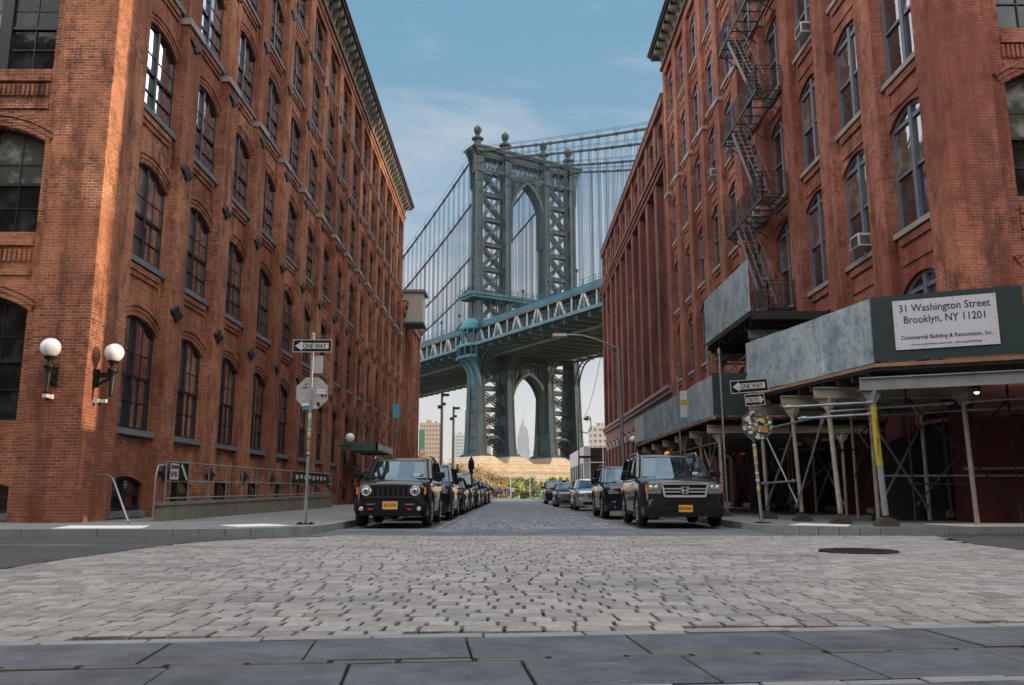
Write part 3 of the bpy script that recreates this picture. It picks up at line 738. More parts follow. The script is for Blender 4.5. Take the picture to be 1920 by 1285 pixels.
# ---------------------------------------------------------------- right warehouse
RY0, RBAY, RN = 20.1, 3.5, 10
RX = 10.9
rootR = thing('brick_loft_building', 'tall red brick loft building with fire escape on the right corner', 'building', (22, 38, 0))
fr = Facade(rootR, 'R', RX, 0.32)
rowsR = [(3.6,6.75),(8.1,11.6),(12.7,16.1),(17.4,20.6),(21.75,25.0),(26.4,29.5)]
zcR = [(3.3,7.3),(7.3,12.0),(12.0,16.7),(16.7,21.1),(21.1,25.7),(25.7,30.2)]
REND = RY0 + RBAY*RN
for k in range(RN):
    u0 = RY0+RBAY*k; u1 = u0+RBAY; uc = (u0+u1)/2
    for (sl, hd), (z0, z1) in zip(rowsR, zcR):
        fr.cell(u0, u1, z0, z1, uc, 2.32, sl, hd, 0.42, D, hood=False)
        fr.window(uc, D+0.10, 2.32, hd-sl, 0.42, sl, STY_R, stone='stone')
        fr.box(uc-1.0, uc+1.0, D-0.06, D+0.01, sl-0.42, sl-0.2); 
        fr.box(uc-0.95, uc+0.95, D-0.04, D+0.01, sl-1.0, sl-0.90); fr.box(uc-0.95, uc-0.86, D-0.04, D+0.01, sl-0.9, sl-0.42); fr.box(uc+0.86, uc+0.95, D-0.04, D+0.01, sl-0.9, sl-0.42)
    None
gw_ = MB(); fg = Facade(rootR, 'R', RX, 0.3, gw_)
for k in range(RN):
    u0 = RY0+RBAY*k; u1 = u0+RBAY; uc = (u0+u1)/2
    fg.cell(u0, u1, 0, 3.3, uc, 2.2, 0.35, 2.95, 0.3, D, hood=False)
    fg.window(uc, D+.2, 2.2, 2.6, 0.3, 0.35, dict(STY_D, mull=.08), name='shop_window', stone='stone')  # dark openings added to deepen the shade under the shed
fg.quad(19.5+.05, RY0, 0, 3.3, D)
capsR = []
for k in range(RN+1):
    c = RY0+RBAY*k; a, b_ = c-0.54, c+0.54
    if k == 0: a = 20.1
    if k == RN: b_ = REND+0.3
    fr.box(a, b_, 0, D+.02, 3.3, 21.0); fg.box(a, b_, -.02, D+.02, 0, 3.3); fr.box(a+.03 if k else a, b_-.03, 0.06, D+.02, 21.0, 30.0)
    if k:
        cb = MB(); fr.box(a-.06, b_+.06, -.07, D, 21.0, 21.22, mb=cb); capsR.append(cb)
fr.box(19.5, REND+.3, 0.05, D+.3, 30.0, 30.6)
fr.w.box(RX+0.55, 42, 20.2, REND+.25, 0, 31.0)
f3 = Facade(rootR, 'F', 19.5, 0.3, fr.w)
f3.box(RX, RX+1.28, 0, 0.6, 3.3, 30.0); fg.w.box(RX-.02, RX+1.3, 19.48, 20.1, 0, 3.3); fg.w.box(RX+1.3, 42, 19.72, 20.0, 0, 3.3); f3.box(RX+.3,17.2,.03,.3,30.0,30.6); f3.box(16.0, 17.2, 0, 0.6, 3.3, 30.0)
for (sl, hd), (z0, z1) in zip(rowsR, zcR):
    f3.cell(RX+1.28, 16.0, z0, z1, 14.15, 2.9, sl, hd, 0.45, 0.3, hood=True)
    f3.window(14.15, 0.52, 2.9, hd-sl, 0.45, sl, dict(STY_D, mull=0.3, munt=True, fw=.12, gm='glassF'), stone='stone')
    f3.box(12.7, 15.6, 0.22, 0.31, sl-0.45, sl-0.22); f3.box(12.7, 15.6, 0.24, 0.31, sl-1.15, sl-1.0)
    for q in range(24): f3.box(12.7+q*.122, 12.76+q*.122, 0.24, 0.31, sl-0.85, sl-0.5)
f3.quad(17.2, 42, 3.3, 31, 0.0); f3.quad(RX+.55, 17.2, 30.6, 31, .25)
fr.w.build('wall', M['brickR'], rootR, recalc=False)
gw_.build('shade_dark_ground_floor', mottled('shade_dark_brick', (0.10,0.030,0.026), .85, .5, 1.5, 16, c2=(0.035,0.015,0.014), spec=.15), rootR, recalc=False)  # brick colour darkened to stand in for shade below the shed deck
for cb in capsR: cb.build('pilaster_cap', M['stone'], rootR)
b = MB()
for z0, z1, pr in ((30.6,30.78,0.12),(30.78,31.3,0.02),(31.5,31.7,0.7),(31.7,31.85,0.85),(31.85,32.0,0.95)):
    b.box(RX-pr, RX+.35, 19.5-pr*.8, REND+.3+pr*.3, z0, z1, 0 if z1 < 31.4 else 1)
b.box(RX+.3, 42, 18.75, 19.9, 31.5, 32.0, 1); b.box(RX+.3, 42, 19.45, 19.9, 30.6, 31.4, 0)
b.build('cornice', [M['cornice'], M['cornicetop']], rootR)
bmR = bracket_mesh(-1, 0.7, 0.85, 0.3, M['cornice'])
for i in range(int((REND-19.8)/1.1)): inst('bracket', bmR, rootR, (RX, 19.95+i*1.1, 30.64))
b = MB(); b.box(RX+.3, 42, 19.9, REND+.3, 31.0, 31.15); b.build('roof', M['roof'], rootR)

# darker warehouse beyond
root3 = thing('mauve_brick_warehouse', 'darker mauve brick warehouse with tall narrow piers and a stone band beyond the loft building', 'building', (22, 75, 0))
f = Facade(root3, 'R', RX, 0.55)
y0 = REND + 0.35; N3 = 10; yE = 95.2; bay = (yE-y0)/N3; DD = 0.55
for k in range(N3):
    u0, u1 = y0+bay*k, y0+bay*(k+1); uc = (u0+u1)/2
    zs = [(8.7,11.6,8.05,12.2),(12.7,15.6,12.2,16.2),(16.7,19.6,16.2,20.2),(20.7,23.4,20.2,24.0)]
    for sl, hd, z0, z1 in zs:
        f.cell(u0, u1, z0, z1, uc, 1.75, sl, hd, 0.25, DD, hood=False)
        f.window(uc, DD+.2, 1.75, hd-sl, 0.25, sl, STY_D, stone='stone')
    f.cell(u0, u1, 24.0, 28.2, uc, 1.8, 25.1, 27.5, 0.6, 0.2, hood=True)
    f.window(uc, 0.45, 1.8, 2.4, 0.6, 25.1, STY_D, stone='stone')
for k in range(N3+1):
    c = y0+bay*k; a, b_ = c-.55, c+.55
    if k == 0: a = y0
    if k == N3: b_ = yE+.3
    f.box(a, b_, 0, DD+.02, 7.9, 23.6); f.box(a+.1, b_-.1, 0.05, .22, 24.8, 28.2)
f.box(y0, yE+.3, -0.05, DD, 23.4, 23.8); f.box(y0, yE+.3, -0.16, DD, 23.8, 24.15); f.box(y0, yE+.3, -0.28, DD, 24.15, 24.45); f.box(y0, yE+.3, -0.1, .2, 28.2, 28.8)
f.w.box(RX+0.78, 40, y0, yE+.3, 7.5, 28.6)
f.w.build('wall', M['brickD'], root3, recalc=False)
b = MB(); b.box(RX-.15, 40, y0, yE+.35, 28.8, 29.0); b.build('roof', M['roof'], root3)
b = MB(); b.box(RX-.30, RX+.9, y0, yE+.35, 7.75, 8.0); b.box(RX-.15, RX+.9, y0, yE+.32, 7.45, 7.75); b.build('stone_band', mottled('mauve_stone', (0.24,0.17,0.15), 0.8), root3)
g = Facade(root3, 'R', RX, 0.4); capm = MB(); capm.box(-.12, .10, -.32, .32, -.3, .3); capm = capm.mesh('capital', mottled('pale_capital', (0.45,0.40,0.36)))
nA = 14; ba = (yE-y0)/nA
for k in range(nA):
    u0, u1 = y0+ba*k, y0+ba*(k+1); uc = (u0+u1)/2
    g.cell(u0, u1, 0, 7.45, uc, 1.9, 0.5, 6.4, 0.6, 0.1, reveal=0.5, hood=False)
    g.window(uc, 0.5, 1.9, 5.9, 0.6, 0.5, dict(STY_D, mull=.07), name='shop_window', stone='stone')
    if k: inst('capital', capm, root3, (RX-.02, u0, 5.75))
for k in range(nA+1):
    c = y0+ba*k; g.box(max(c-.32, y0), min(c+.32, yE+.3), -0.02, .12, 0, 5.45)
g.w.box(RX+.7, 40, y0, yE+.3, 0, 7.45)
g.w.build('arcade_wall', M['red_paint'], root3, recalc=False)

# the street goes on behind the viewer: two brick blocks south of Water Street
for nm, x0, x1, lb, mt in (('unseen_building', -42, -10.3, 'brick building behind the viewer on the left side of the street', 'brickL'), ('unseen_building', 11.2, 42, 'brick building behind the viewer on the right side of the street', 'brickR')):
    t = thing(nm, lb, 'building', ((x0+x1)/2, -28, 0), group='buildings behind the viewer')
    F4 = Facade(t, 'L' if x0 < 0 else 'R', x1 if x0 < 0 else x0, 0.25)
    for k in range(12):
        u0 = -55 + k*4.7
        for fl in range(5):
            z = 1.2 + fl*4.5; F4.cell(u0, u0+4.7, z-1.2, z+3.3, u0+2.35, 2.1, z, z+2.7, .35, 0.0, hood=False); F4.window(u0+2.35, .15, 2.1, 2.7, .35, z, STY_D)
    F4.w.box(min(x0,x1)+(0.5 if x0 > 0 else 0), max(x0,x1)-(0.5 if x0 < 0 else 0), -55, 1.4, 0, 23.5)
    F4.w.build('wall', M[mt], t, recalc=False)

t = thing('unseen_building', 'unseen brick block added far down the cross street to shade the setts', 'building', (215, -20, 0), group='buildings behind the viewer')
b = MB(); b.box(200, 230, -60, 11.0, 0, 40); b.box(199.7, 230.2, -60, 11.1, 40, 41); b.build('wall', M['brickD'], t)  # unseen block added to keep the low sun off the crossing
# ---------------------------------------------------------------- suspension bridge
def steel(name, c, var=0.45, c2=None, rough=0.6):
    m = NT(name); p = m.P(); a = m.noise(p, 0.25, 6, 0.65); b = m.noise(p, 2.0, 5, 0.7)
    z = m.noise(p, 0.6, 5, 0.65, stretch=(1,1,0.15))
    col = m.mix(m.rng(a, 0.35, 0.65), c, sc3(c, 1-var)); col = m.mix(m.rng(b, 0.5, 0.7, 0, 0.5), col, sc3(c, 1.35))
    col = m.mix(m.rng(z, 0.52, 0.72, 0, 0.55), col, c2 or (0.16, 0.15, 0.10))
    m.bump(b, 0.3, 0.02); return m.out(col, rough, 0.0, 0.2)
M['towerst'] = steel('olive_blue_steel', (0.030, 0.058, 0.073), c2=(0.085,0.070,0.050))
M['blue'] = steel('bridge_blue_steel', (0.035, 0.115, 0.165), c2=(0.06, 0.12, 0.14))
M['bluelt'] = steel('light_blue_steel', (0.065, 0.155, 0.205), c2=(0.12, 0.17, 0.18))
M['truss'] = steel('pale_truss_steel', (0.50, 0.52, 0.49), 0.3)
M['under'] = steel('deck_underside_steel', (0.05, 0.08, 0.085))
M['cablem'] = mottled('cable_wrap', (0.055, 0.06, 0.065), 0.7, 0.3, 0.5, 5, spec=.2)
M['rope'] = mottled('wire_rope', (0.02, 0.04, 0.06), 0.7, 0.2, 0.5, 5, spec=.1)
def pierstone():
    m = NT('pier_granite'); p = m.P(); s = m.n('ShaderNodeSeparateXYZ'); m.set(s.inputs[0], p)
    c = m.n('ShaderNodeCombineXYZ'); m.set(c.inputs[0], m.math('ADD', s.outputs[0], s.outputs[1])); m.set(c.inputs[1], s.outputs[2])
    b = m.n('ShaderNodeTexBrick'); m.set(b.inputs[0], c.outputs[0]); b.inputs['Scale'].default_value = 1; b.inputs['Brick Width'].default_value = 2.2
    b.inputs['Row Height'].default_value = 0.9; b.inputs['Mortar Size'].default_value = 0.05
    m.set(b.inputs['Color1'], (0.50, 0.40, 0.29)); m.set(b.inputs['Color2'], (0.42, 0.33, 0.24)); m.set(b.inputs['Mortar'], (0.32, 0.25, 0.18))
    n = m.noise(p, 0.5, 6, 0.7); return m.out(m.mix(m.rng(n, 0.45, 0.7, 0, 0.5), b.outputs[0], (0.24, 0.18, 0.13)), 0.9)
M['pier'] = pierstone()
BT, BN = Vector((0.857, 0.515, 0)), Vector((0.515, -0.857, 0)); B0 = Vector((-9.05, 222.6, 0))
def BP(a, s, z): return B0 + BT*a*0.9075 + BN*s + Vector((0,0,z))
class BMB(MB):
    def bx(s, a0, a1, s0, s1, z0, z1, mi=0):
        s.add([BP(a,q,z) for z in (z0,z1) for a,q in ((a0,s0),(a1,s0),(a1,s1),(a0,s1))], [(0,3,2,1),(4,5,6,7),(0,1,5,4),(1,2,6,5),(2,3,7,6),(3,0,4,7)], mi)
    def br(s, p, q, w, h=None, mi=0): s.bar(BP(*p), BP(*q), w, h, mi)
br = thing('suspension_bridge', 'blue and olive steel suspension bridge with arched tower crossing the end of the street', 'bridge', tuple(BP(17, 0, 0)))
LEGA = (0.0, 10.0, 24.6, 34.6)
ST = [(10.3,2.75,9.1),(11,2.7,8.9),(15,2.5,8.0),(22,2.35,7.0),(30,2.25,6.2),(38,2.15,5.4),(46,2.1,4.4),(60,2.05,3.9),(78,2.0,3.6),(91,2.0,3.5)]
for i, a in enumerate(LEGA):
    b = BMB(); rings = []
    for z, wt_, wn in ST:
        h, g = wt_/2, wn/2; r = 0.30
        # outline with a web recessed between two flanges on each side, and a shallow panel on each end
        o = [(-h,-g),(-h,-g*.42),(-h+r,-g*.42),(-h+r,g*.42),(-h,g*.42),(-h,g),(-h*.62,g),(-h*.62,g-.14),(h*.62,g-.14),(h*.62,g),
             (h,g),(h,g*.42),(h-r,g*.42),(h-r,-g*.42),(h,-g*.42),(h,-g),(h*.62,-g),(h*.62,-g+.14),(-h*.62,-g+.14),(-h*.62,-g)]
        rings.append([BP(a+p, q, z) for p, q in o])
    b.loft(rings, smooth=False)
    for z in [12+3.4*k for k in range(23)]:
        k = min(len(ST)-1, max([j for j, t in enumerate(ST) if t[0] <= z] + [0])); wt_, wn = ST[k][1]/2, ST[k][2]/2
        if k < len(ST)-1:
            f_ = (z-ST[k][0])/(ST[k+1][0]-ST[k][0]); wt_ += (ST[k+1][1]/2-wt_)*f_; wn += (ST[k+1][2]/2-wn)*f_
        b.bx(a-wt_-.02, a+wt_+.02, -wn-.02, wn+.02, z, z+.16)
    # flared footing
    for z0, z1, w1, n1 in ((10.2,10.6,2.0,5.6),(10.6,11.0,1.75,5.2)): b.bx(a-w1, a+w1, -n1, n1, z0, z1)
    o = b.build('tower_leg', M['towerst'], br)
    if i == 0: pass
    # capital and finial
    c = BMB()
    for z0, z1, w1, n1 in ((89.6,90.1,1.3,2.1),(90.1,95.2,1.15,1.95),(94.4,95.2,1.5,2.5),(95.2,95.9,1.9,3.0)): c.bx(a-w1, a+w1, -n1, n1, z0, z1+.003*i)
    c.build('capital_block', M['towerst'], br)
    c = BMB(); c.T = Matrix.Translation(BP(a, 0, 0))
    c.lathe([(1.7,96.9),(1.7,97.4),(1.15,97.7),(1.0,99.3),(1.75,99.6),(1.75,100.0),(0.9,100.3),(0.62,101.0),(0.85,101.4)], n=8, smooth=False)
    c.build('finial_pedestal', M['towerst'], br)
    c = MB(); ctr = BP(a, 0, 102.5); c.sphere(ctr, 1.08, 14, 9)
    for k in range(7):
        t_ = 2*math.pi*k/7; c.tube([ctr + Vector((math.cos(t_)*1.1*math.sin(p_), math.sin(t_)*1.1*math.sin(p_), 1.1*math.cos(p_))) for p_ in [math.pi*q/8 for q in range(1,8)]], 0.12, 4)
    c.tube([ctr+Vector((0,0,1.1)), ctr+Vector((0,0,1.8))], [.3,.05], 6)
    c.build('finial_globe', M['towerst'], br)
# cornice beams and frieze
b = BMB()
for z0, z1, pa, pn in ((95.9,96.3,2.3,3.1),(96.3,96.7,2.8,3.5),(96.7,97.0,2.4,3.2)): b.bx(-pa-.3, 34.6+pa+.3, -pn, pn, z0, z1)
b.bx(-1.2, 35.8, -2.0, 2.0, 94.7, 95.9)
b.build('tower_cornice', M['towerst'], br)
# end consoles
for a, sg in ((-1.0,-1),(35.6,1)):
    for q in (-1.6, 1.6):
        c = BMB(); prof = [(0,84.5),(0.5,85.5),(0.6,89),(0.8,91.5),(1.4,94),(2.2,95.3),(2.3,96.3),(0,96.3)]
        c.prism(prof, lambda x, d, z: BP(a+sg*x, d, z), q-.25, q+.25); c.build('end_console', M['towerst'], br)
for i, (a0, a1) in enumerate(((1.1,8.9),(11.1,23.5),(25.7,33.5))):
    c = BMB(); n = int((a1-a0)/1.55)
    for s_ in (-1.55, 1.55):
        c.br((a0,s_,90.4),(a1,s_,90.4),.5,.8); c.br((a0,s_,94.4),(a1,s_,94.4),.4,.5)
        for k in range(n):
            x0, x1 = a0+(a1-a0)*k/n, a0+(a1-a0)*(k+1)/n; xm = (x0+x1)/2
            c.br((x0,s_,90.6),(xm,s_,93.2),.16); c.br((xm,s_,93.2),(x1,s_,90.6),.16); c.br((xm,s_,90.6),(xm,s_,94.3),.14)
            pts = [BP(xm+.62*math.cos(t_), s_, 92.0+.7*math.sin(t_)) for t_ in [2*math.pi*q/8 for q in range(9)]]
            c.tube(pts, .09, 4, cap=False)
    c.build('frieze_lattice', M['towerst'], br)
# X braced panels
UP = [47.0, 55.3, 61.9, 69.0, 76.3, 83.6, 90.3]; LO = [11.5, 17.2, 23.0, 28.7, 35.0]
for (a0, a1) in ((1.0,9.0),(25.6,33.6)):
    for levels, hn in ((UP, 0.75), (LO, 0.9)):
        for z0, z1 in zip(levels[:-1], levels[1:]):
            c = BMB()
            for s_ in (-hn, hn):
                for p, q in (((a0,s_,z0+.3),(a1,s_,z1-.3)), ((a0,s_,z1-.3),(a1,s_,z0+.3))):
                    for off in (-.36, .36):
                        c.br((p[0],p[1],p[2]+off),(q[0],q[1],q[2]+off),.34,.26)
                    k = 0
                    for j in range(k):
                        f0, f1 = j/k, (j+1)/k; o0 = -.42 if j % 2 else .42
                        m0 = [p[i]+(q[i]-p[i])*f0 for i in range(3)]; m1 = [p[i]+(q[i]-p[i])*f1 for i in range(3)]
                        c.br((m0[0],m0[1],m0[2]+o0),(m1[0],m1[1],m1[2]-o0),.1,.1)
            cm_ = BP((a0+a1)/2, 0, (z0+z1)/2)
            c.bx((a0+a1)/2-.55, (a0+a1)/2+.55, hn-.15, hn+.2, (z0+z1)/2-.55, (z0+z1)/2+.55)
            c.build('cross_brace', M['towerst'], br)
        for z in levels[1:-1] + ([] if levels is UP else [35.0]):
            c = BMB()
            for s_ in (-hn, hn): c.br((a0,s_,z-.45),(a1,s_,z-.45),.5,.26); c.br((a0,s_,z+.45),(a1,s_,z+.45),.5,.26); c.br((a0,s_,z),(a1,s_,z),.2,.75)
            c.build('strut', M['towerst'], br)
    c = BMB()   # low arched strut
    for s_ in (-2.2, 2.2):
        for k in range(8):
            f0, f1 = k/8, (k+1)/8
            g0, g1 = [12.5+3.2*math.sin(math.pi*(0.08+0.84*x)) for x in (f0, f1)]
            c.br((a0+(a1-a0)*f0,s_,g0),(a0+(a1-a0)*f1,s_,g1),.5,.7)
    c.build('arched_strut', M['towerst'], br)
# pointed arches
def parch(zs, zp, hw, ac=17.3, n=9):
    h = zp - zs; r = (hw*hw + h*h)/(2*hw); L = []
    for i in range(n+1):
        t_ = math.asin(min(1, h/r))*i/n; L.append((ac - hw + r - r*math.cos(t_), zs + r*math.sin(t_)))
    return L + [(2*ac-x, z) for x, z in L[-2::-1]]
for zs, zp, ztop, hn in ((78.5, 89.2, 90.0, 1.4), (25.0, 33.3, 36.5, 2.0)):
    c = BMB(); L = parch(zs, zp, 6.1); L = [(11.2, zs-8)] + L + [(23.4, zs-8)]
    for s_ in (-hn, hn):
        for p, q in zip(L[:-1], L[1:]): c.br((p[0],s_,p[1]),(q[0],s_,q[1]),.9,.75)
    for p, q in zip(L[:-1], L[1:]):
        c.add([BP(p[0],-hn,p[1]),BP(q[0],-hn,q[1]),BP(q[0],hn,q[1]),BP(p[0],hn,p[1])], [(0,1,2,3)])
    c.build('pointed_arch', M['towerst'], br)
    c = BMB()
    for s_ in (-hn, hn):
        for k in range(2, len(L)-2):
            x, z = L[k]; z2 = ztop
            if z2 - z > .5: c.br((x,s_,z),(x,s_,z2),.22); c.br((x,s_,z2),(L[k+1][0] if x < 17 else L[k-1][0],s_,(L[k+1] if x < 17 else L[k-1])[1]),.2)
        c.br((10.5,s_,ztop-.3),(24,s_,ztop-.3),.4,.6)
        for sg in (-1, 1): c.br((17.3+sg*6.4,s_,zs+2),(17.3+sg*3.2,s_,ztop-.5),.3)
    c.build('spandrel_lattice', M['towerst'], br)
# gallery platform round the tower above the deck
c = BMB(); c.bx(-4.0, 27.5, -4.2, 4.2, 53.6, 54.3); c.bx(-3.6, 27, -3.8, 3.8, 52.9, 53.6)
c.build('gallery_platform', M['blue'], br)
c = BMB()
def rail(c, pts, z0, h, step, r=.06):
    for p, q in zip(pts[:-1], pts[1:]):
        L_ = math.hypot(q[0]-p[0], q[1]-p[1]); n = max(1, int(L_/step))
        for k in range(n+1): x = (p[0]+(q[0]-p[0])*k/n, p[1]+(q[1]-p[1])*k/n); c.br((*x,z0),(*x,z0+h),r*1.3)
        for hh in (h, h*.5): c.br((*p,z0+hh),(*q,z0+hh),r)
rail(c, [(-4,-4.2),(-4,4.2),(27.5,4.2),(27.5,-4.2)], 54.3, 1.3, 1.4, .09); c.build('gallery_railing', M['blue'], br)
# deck
S0, S1 = -170, 96
c = BMB(); c.bx(1.4, 1.7, S0, S1, 40.6, 44.05); c.build('deck_shade_sheet', M['iron'], br)  # dark sheet standing in for the shade inside the deck
c = BMB(); c.bx(-1.4, 36, S0, S1, 44.1, 44.7); c.build('upper_deck', M['under'], br)
c = BMB(); c.bx(2.5, 32, S0, S1, 40.2, 40.5); c.bx(-3.6,-0.9,S0,S1,39.7,39.9); c.build('lower_deck', M['under'], br)
TR = [-1.0, 9.4, 25.2, 35.6]
for i, a in enumerate(TR):
    c = BMB(); c.bx(a-.35, a+.35, S0, S1, 44.7, 45.7); c.bx(a-.06, a+.06, S0, S1, 45.7, 46.1); c.build('top_chord', M['blue'], br)
    c = BMB(); c.bx(a-.38, a+.38, S0, S1, 38.9, 39.6); c.build('bottom_chord', M['bluelt'] if i == 0 else M['under'], br)
PW = 9.4; npan = int((S1-S0)/PW)
c = BMB(); c2 = BMB()
for k in range(npan):
    s0 = S0 + PW*k; sm = s0 + PW/2
    for i, a in enumerate(TR):
        cc = c if i == 0 else c2
        if i in (1, 2): continue
        for x in (sm-PW*.27, sm+PW*.27): cc.br((a,x,39.6),(a,sm,44.7),.55,.34)
        cc.br((a,s0,39.6),(a,s0,44.7),.34); cc.br((a,sm,39.6),(a,sm,44.7),.14)
c.build('truss_diagonals', M['truss'], br); c2.build('inner_truss_diagonals', M['under'], br)
c = BMB()
k = 0; s_ = S0
while s_ < S1:      # floor beams with brackets and bracing below
    c.bx(-3.4, 36.5, s_-.16, s_+.16, 38.0, 39.0); c.bx(-3.4, 36.5, s_-.3, s_+.3, 37.86, 38.0)
    c.br((-1,s_,38.2),(-4.0,s_,39.7),.16)
    c.br((-1,s_,37.9),(17.3,s_+PW/2,37.9),.22); c.br((17.3,s_+PW/2,37.9),(36,s_,37.9),.22)
    c.br((-1,s_+PW/2,37.9),(17.3,s_,37.9),.22); c.br((17.3,s_,37.9),(36,s_+PW/2,37.9),.22)
    s_ += PW/2
for a in (2.6, 6, 13, 17.3, 21.5, 29, 32.4): c.bx(a-.2, a+.2, S0, S1, 39.0, 40.1)
for a in (3.6, 31): c.bx(a-.3, a+.3, S0, S1, 36.9, 37.4)
s_ = S0
while s_ < S1: 
    for a in (3.6, 31): c.br((a,s_,37.3),(a,s_+PW/4,38.6),.14); c.br((a,s_+PW/2,37.3),(a,s_+PW/4,38.6),.14)
    s_ += PW/2
c.build('floor_beams', M['under'], br)
# outer walkway, fascia and railing, with the bay round the first leg
bay_pts = [(-3.9,S0),(-3.9,-2.8),(-5.2,-1.8),(-5.9,0.4),(-5.9,3.6),(-5.2,5.8),(-3.9,6.8),(-3.9,S1)]
c = BMB()
for p, q in zip(bay_pts[:-1], bay_pts[1:]): c.br((*p,39.45),(*q,39.45),.35,.75)
poly = bay_pts[1:-1]; c.add([BP(x,y,39.3) for x,y in poly]+[BP(x,y,39.7) for x,y in poly], [tuple(range(6)), tuple(range(6,12))])
c.build('walkway_fascia', M['bluelt'], br)
c = BMB(); rail(c, bay_pts, 39.8, 2.2, 1.2, .075); c.build('walkway_railing', M['bluelt'], br)
c = BMB(); rail(c, [(-1.5,S0),(-1.5,S1)], 45.7, 1.5, 2.35, .07); c.build('deck_railing', M['blue'], br)
c = BMB(); b2 = [(x*0.97-.1,y*.98) for x,y in bay_pts[1:-1]]
for p, q in zip(b2[:-1], b2[1:]): c.br((*p,36.4),(*q,36.4),.4,.7)
c.add([BP(x,y,36.2) for x,y in b2], [tuple(range(len(b2)))])
for p in b2: c.br((*p,36.5),(*p,39.4),.3)
c.build('bay_gallery', M['blue'], br)
for s_ in (-2.8, 2.8, 0):     # curved bracket under the bay
    c = BMB(); pts = [(-0.9-4.8*(1-math.cos(t_)), s_+1.2, 28.5+7.7*math.sin(t_)) for t_ in [math.pi/2*k/9 for k in range(10)]]
    for p, q in zip(pts[:-1], pts[1:]): c.br(p, q, .55 if s_ else .9, .6)
    c.build('curved_bracket', M['bluelt'], br)
c = BMB(); pts = [(-0.9-4.8*(1-math.cos(t_)), 28.5+7.7*math.sin(t_)) for t_ in [math.pi/2*k/9 for k in range(10)]]
c.prism(pts + [(-0.9,36.2)], lambda x, d, z: BP(x, d, z), -1.4, 3.6); c.build('bracket_web', M['blue'], br)
for i, a in enumerate(LEGA):  # knee brackets on the Brooklyn face of every leg, under the deck
    c = BMB()
    for off in (-.75, .75):
        pts = [(a+off, 2.7+5.5*(1-math.cos(t_)), 28.5+9.2*math.sin(t_)) for t_ in [math.pi/2*k/8 for k in range(9)]]
        for p, q in zip(pts[:-1], pts[1:]): c.br(p, q, .3, .4)
    for k in range(1, 8): t_ = math.pi/2*k/8; c.br((a-.75, 2.7+5.5*(1-math.cos(t_)), 28.5+9.2*math.sin(t_)), (a+.75, 2.7+5.5*(1-math.cos(t_)), 28.5+9.2*math.sin(t_)), .2)
    c.build('knee_bracket', M['towerst'], br)
# domed niche on the walkway at the first leg
c = MB(); cc = BP(-2.9, 2.0, 43.6); vs = []; n, m_ = 18, 8
for j in range(m_+1):
    ph = math.pi/2*j/m_
    for k in range(n): t_ = 2*math.pi*k/n; vs.append(cc + Vector((2.7*math.cos(t_)*math.cos(ph), 2.7*math.sin(t_)*math.cos(ph), 2.6*math.sin(ph)+.9)))
c.add(vs, [(j*n+k, j*n+(k+1)%n, (j+1)*n+(k+1)%n, (j+1)*n+k) for j in range(m_) for k in range(n)], 0, True)
c.lathe([(2.8,.2),(2.95,.5),(2.95,.9),(2.7,1.0)], cc, 18)
for k in range(10):
    t_ = 2*math.pi*k/10; c.tube([cc+Vector((2.6*math.cos(t_),2.6*math.sin(t_),-3.7)), cc+Vector((2.6*math.cos(t_),2.6*math.sin(t_),.3))], .16, 6)
c.build('dome_kiosk', steel('dome_blue', (0.04, 0.17, 0.22)), br)
c = BMB(); pts = [(-2.9+2.6*math.cos(t_), 44.0+2.4*math.sin(t_)) for t_ in [math.pi*k/10 for k in range(11)]]
for p, q in zip(pts[:-1], pts[1:]): c.br((p[0],-1.4,p[1]),(q[0],-1.4,q[1]),.8,.5)
c.build('kiosk_arch', M['blue'], br)
# main cables and suspenders
def cz(s_): return 96.2 - 0.325*s_ + 0.00035*s_*s_ if s_ >= 0 else 96.2 + 0.415*s_ + 0.0009*s_*s_
CA = [0.0, 10.0, 24.6, 34.6]; nS = 0
for a in CA:
    c = BMB(); c.tube([BP(a, s_, cz(s_)) for s_ in range(-170, 111, 7)], .30, 7, cap=False)
    s_ = -168
    while s_ < 108:
        d = BN*1.0 + Vector((0,0,cz(s_+1)-cz(s_))); d.normalize(); p = BP(a,s_,cz(s_))
        if abs(s_) > 3: c.tube([p-d*.35, p+d*.35], .43, 7)
        s_ += 6.4
    c.build('main_cable', M['cablem'], br)
    c = BMB()
    for o in (-.55, .55):
        c.tube([BP(a+o, s_, cz(s_)+1.25) for s_ in range(-120, 111, 10)], .045, 4, cap=False)
    s_ = -168
    while s_ < 108:
        if abs(s_) > 3:
            for o in (-.55, .55): c.br((a+o,s_,cz(s_)),(a+o,s_,cz(s_)+1.3),.07)
        s_ += 6.4
    c.build('hand_ropes', M['rope'], br)
    s_ = -72.0
    while s_ < 82:
        if abs(s_) > 4:
            c = BMB()
            for o in (-.25, .25, 2.95, 3.45):
                c.tube([BP(a-.22, s_+o, 44.5), BP(a-.22, s_+o, cz(s_+o))], .036, 4, cap=False)
                c.tube([BP(a+.22, s_+o, 44.5), BP(a+.22, s_+o, cz(s_+o))], .036, 4, cap=False)
            c.build('suspender', M['rope'], br)
        s_ += 6.4
# roadway lamps along the deck
lm = MB(); lm.tube([(0,0,0),(0,0,5.6)], .09, 6); lm.sphere((0,0,5.9), .45, 8, 6); lm = lm.mesh('deck_lamp', M['towerst'])
for k in range(13): inst('deck_lamp', lm, br, BP(1.2, -58+k*11.5, 44.9))
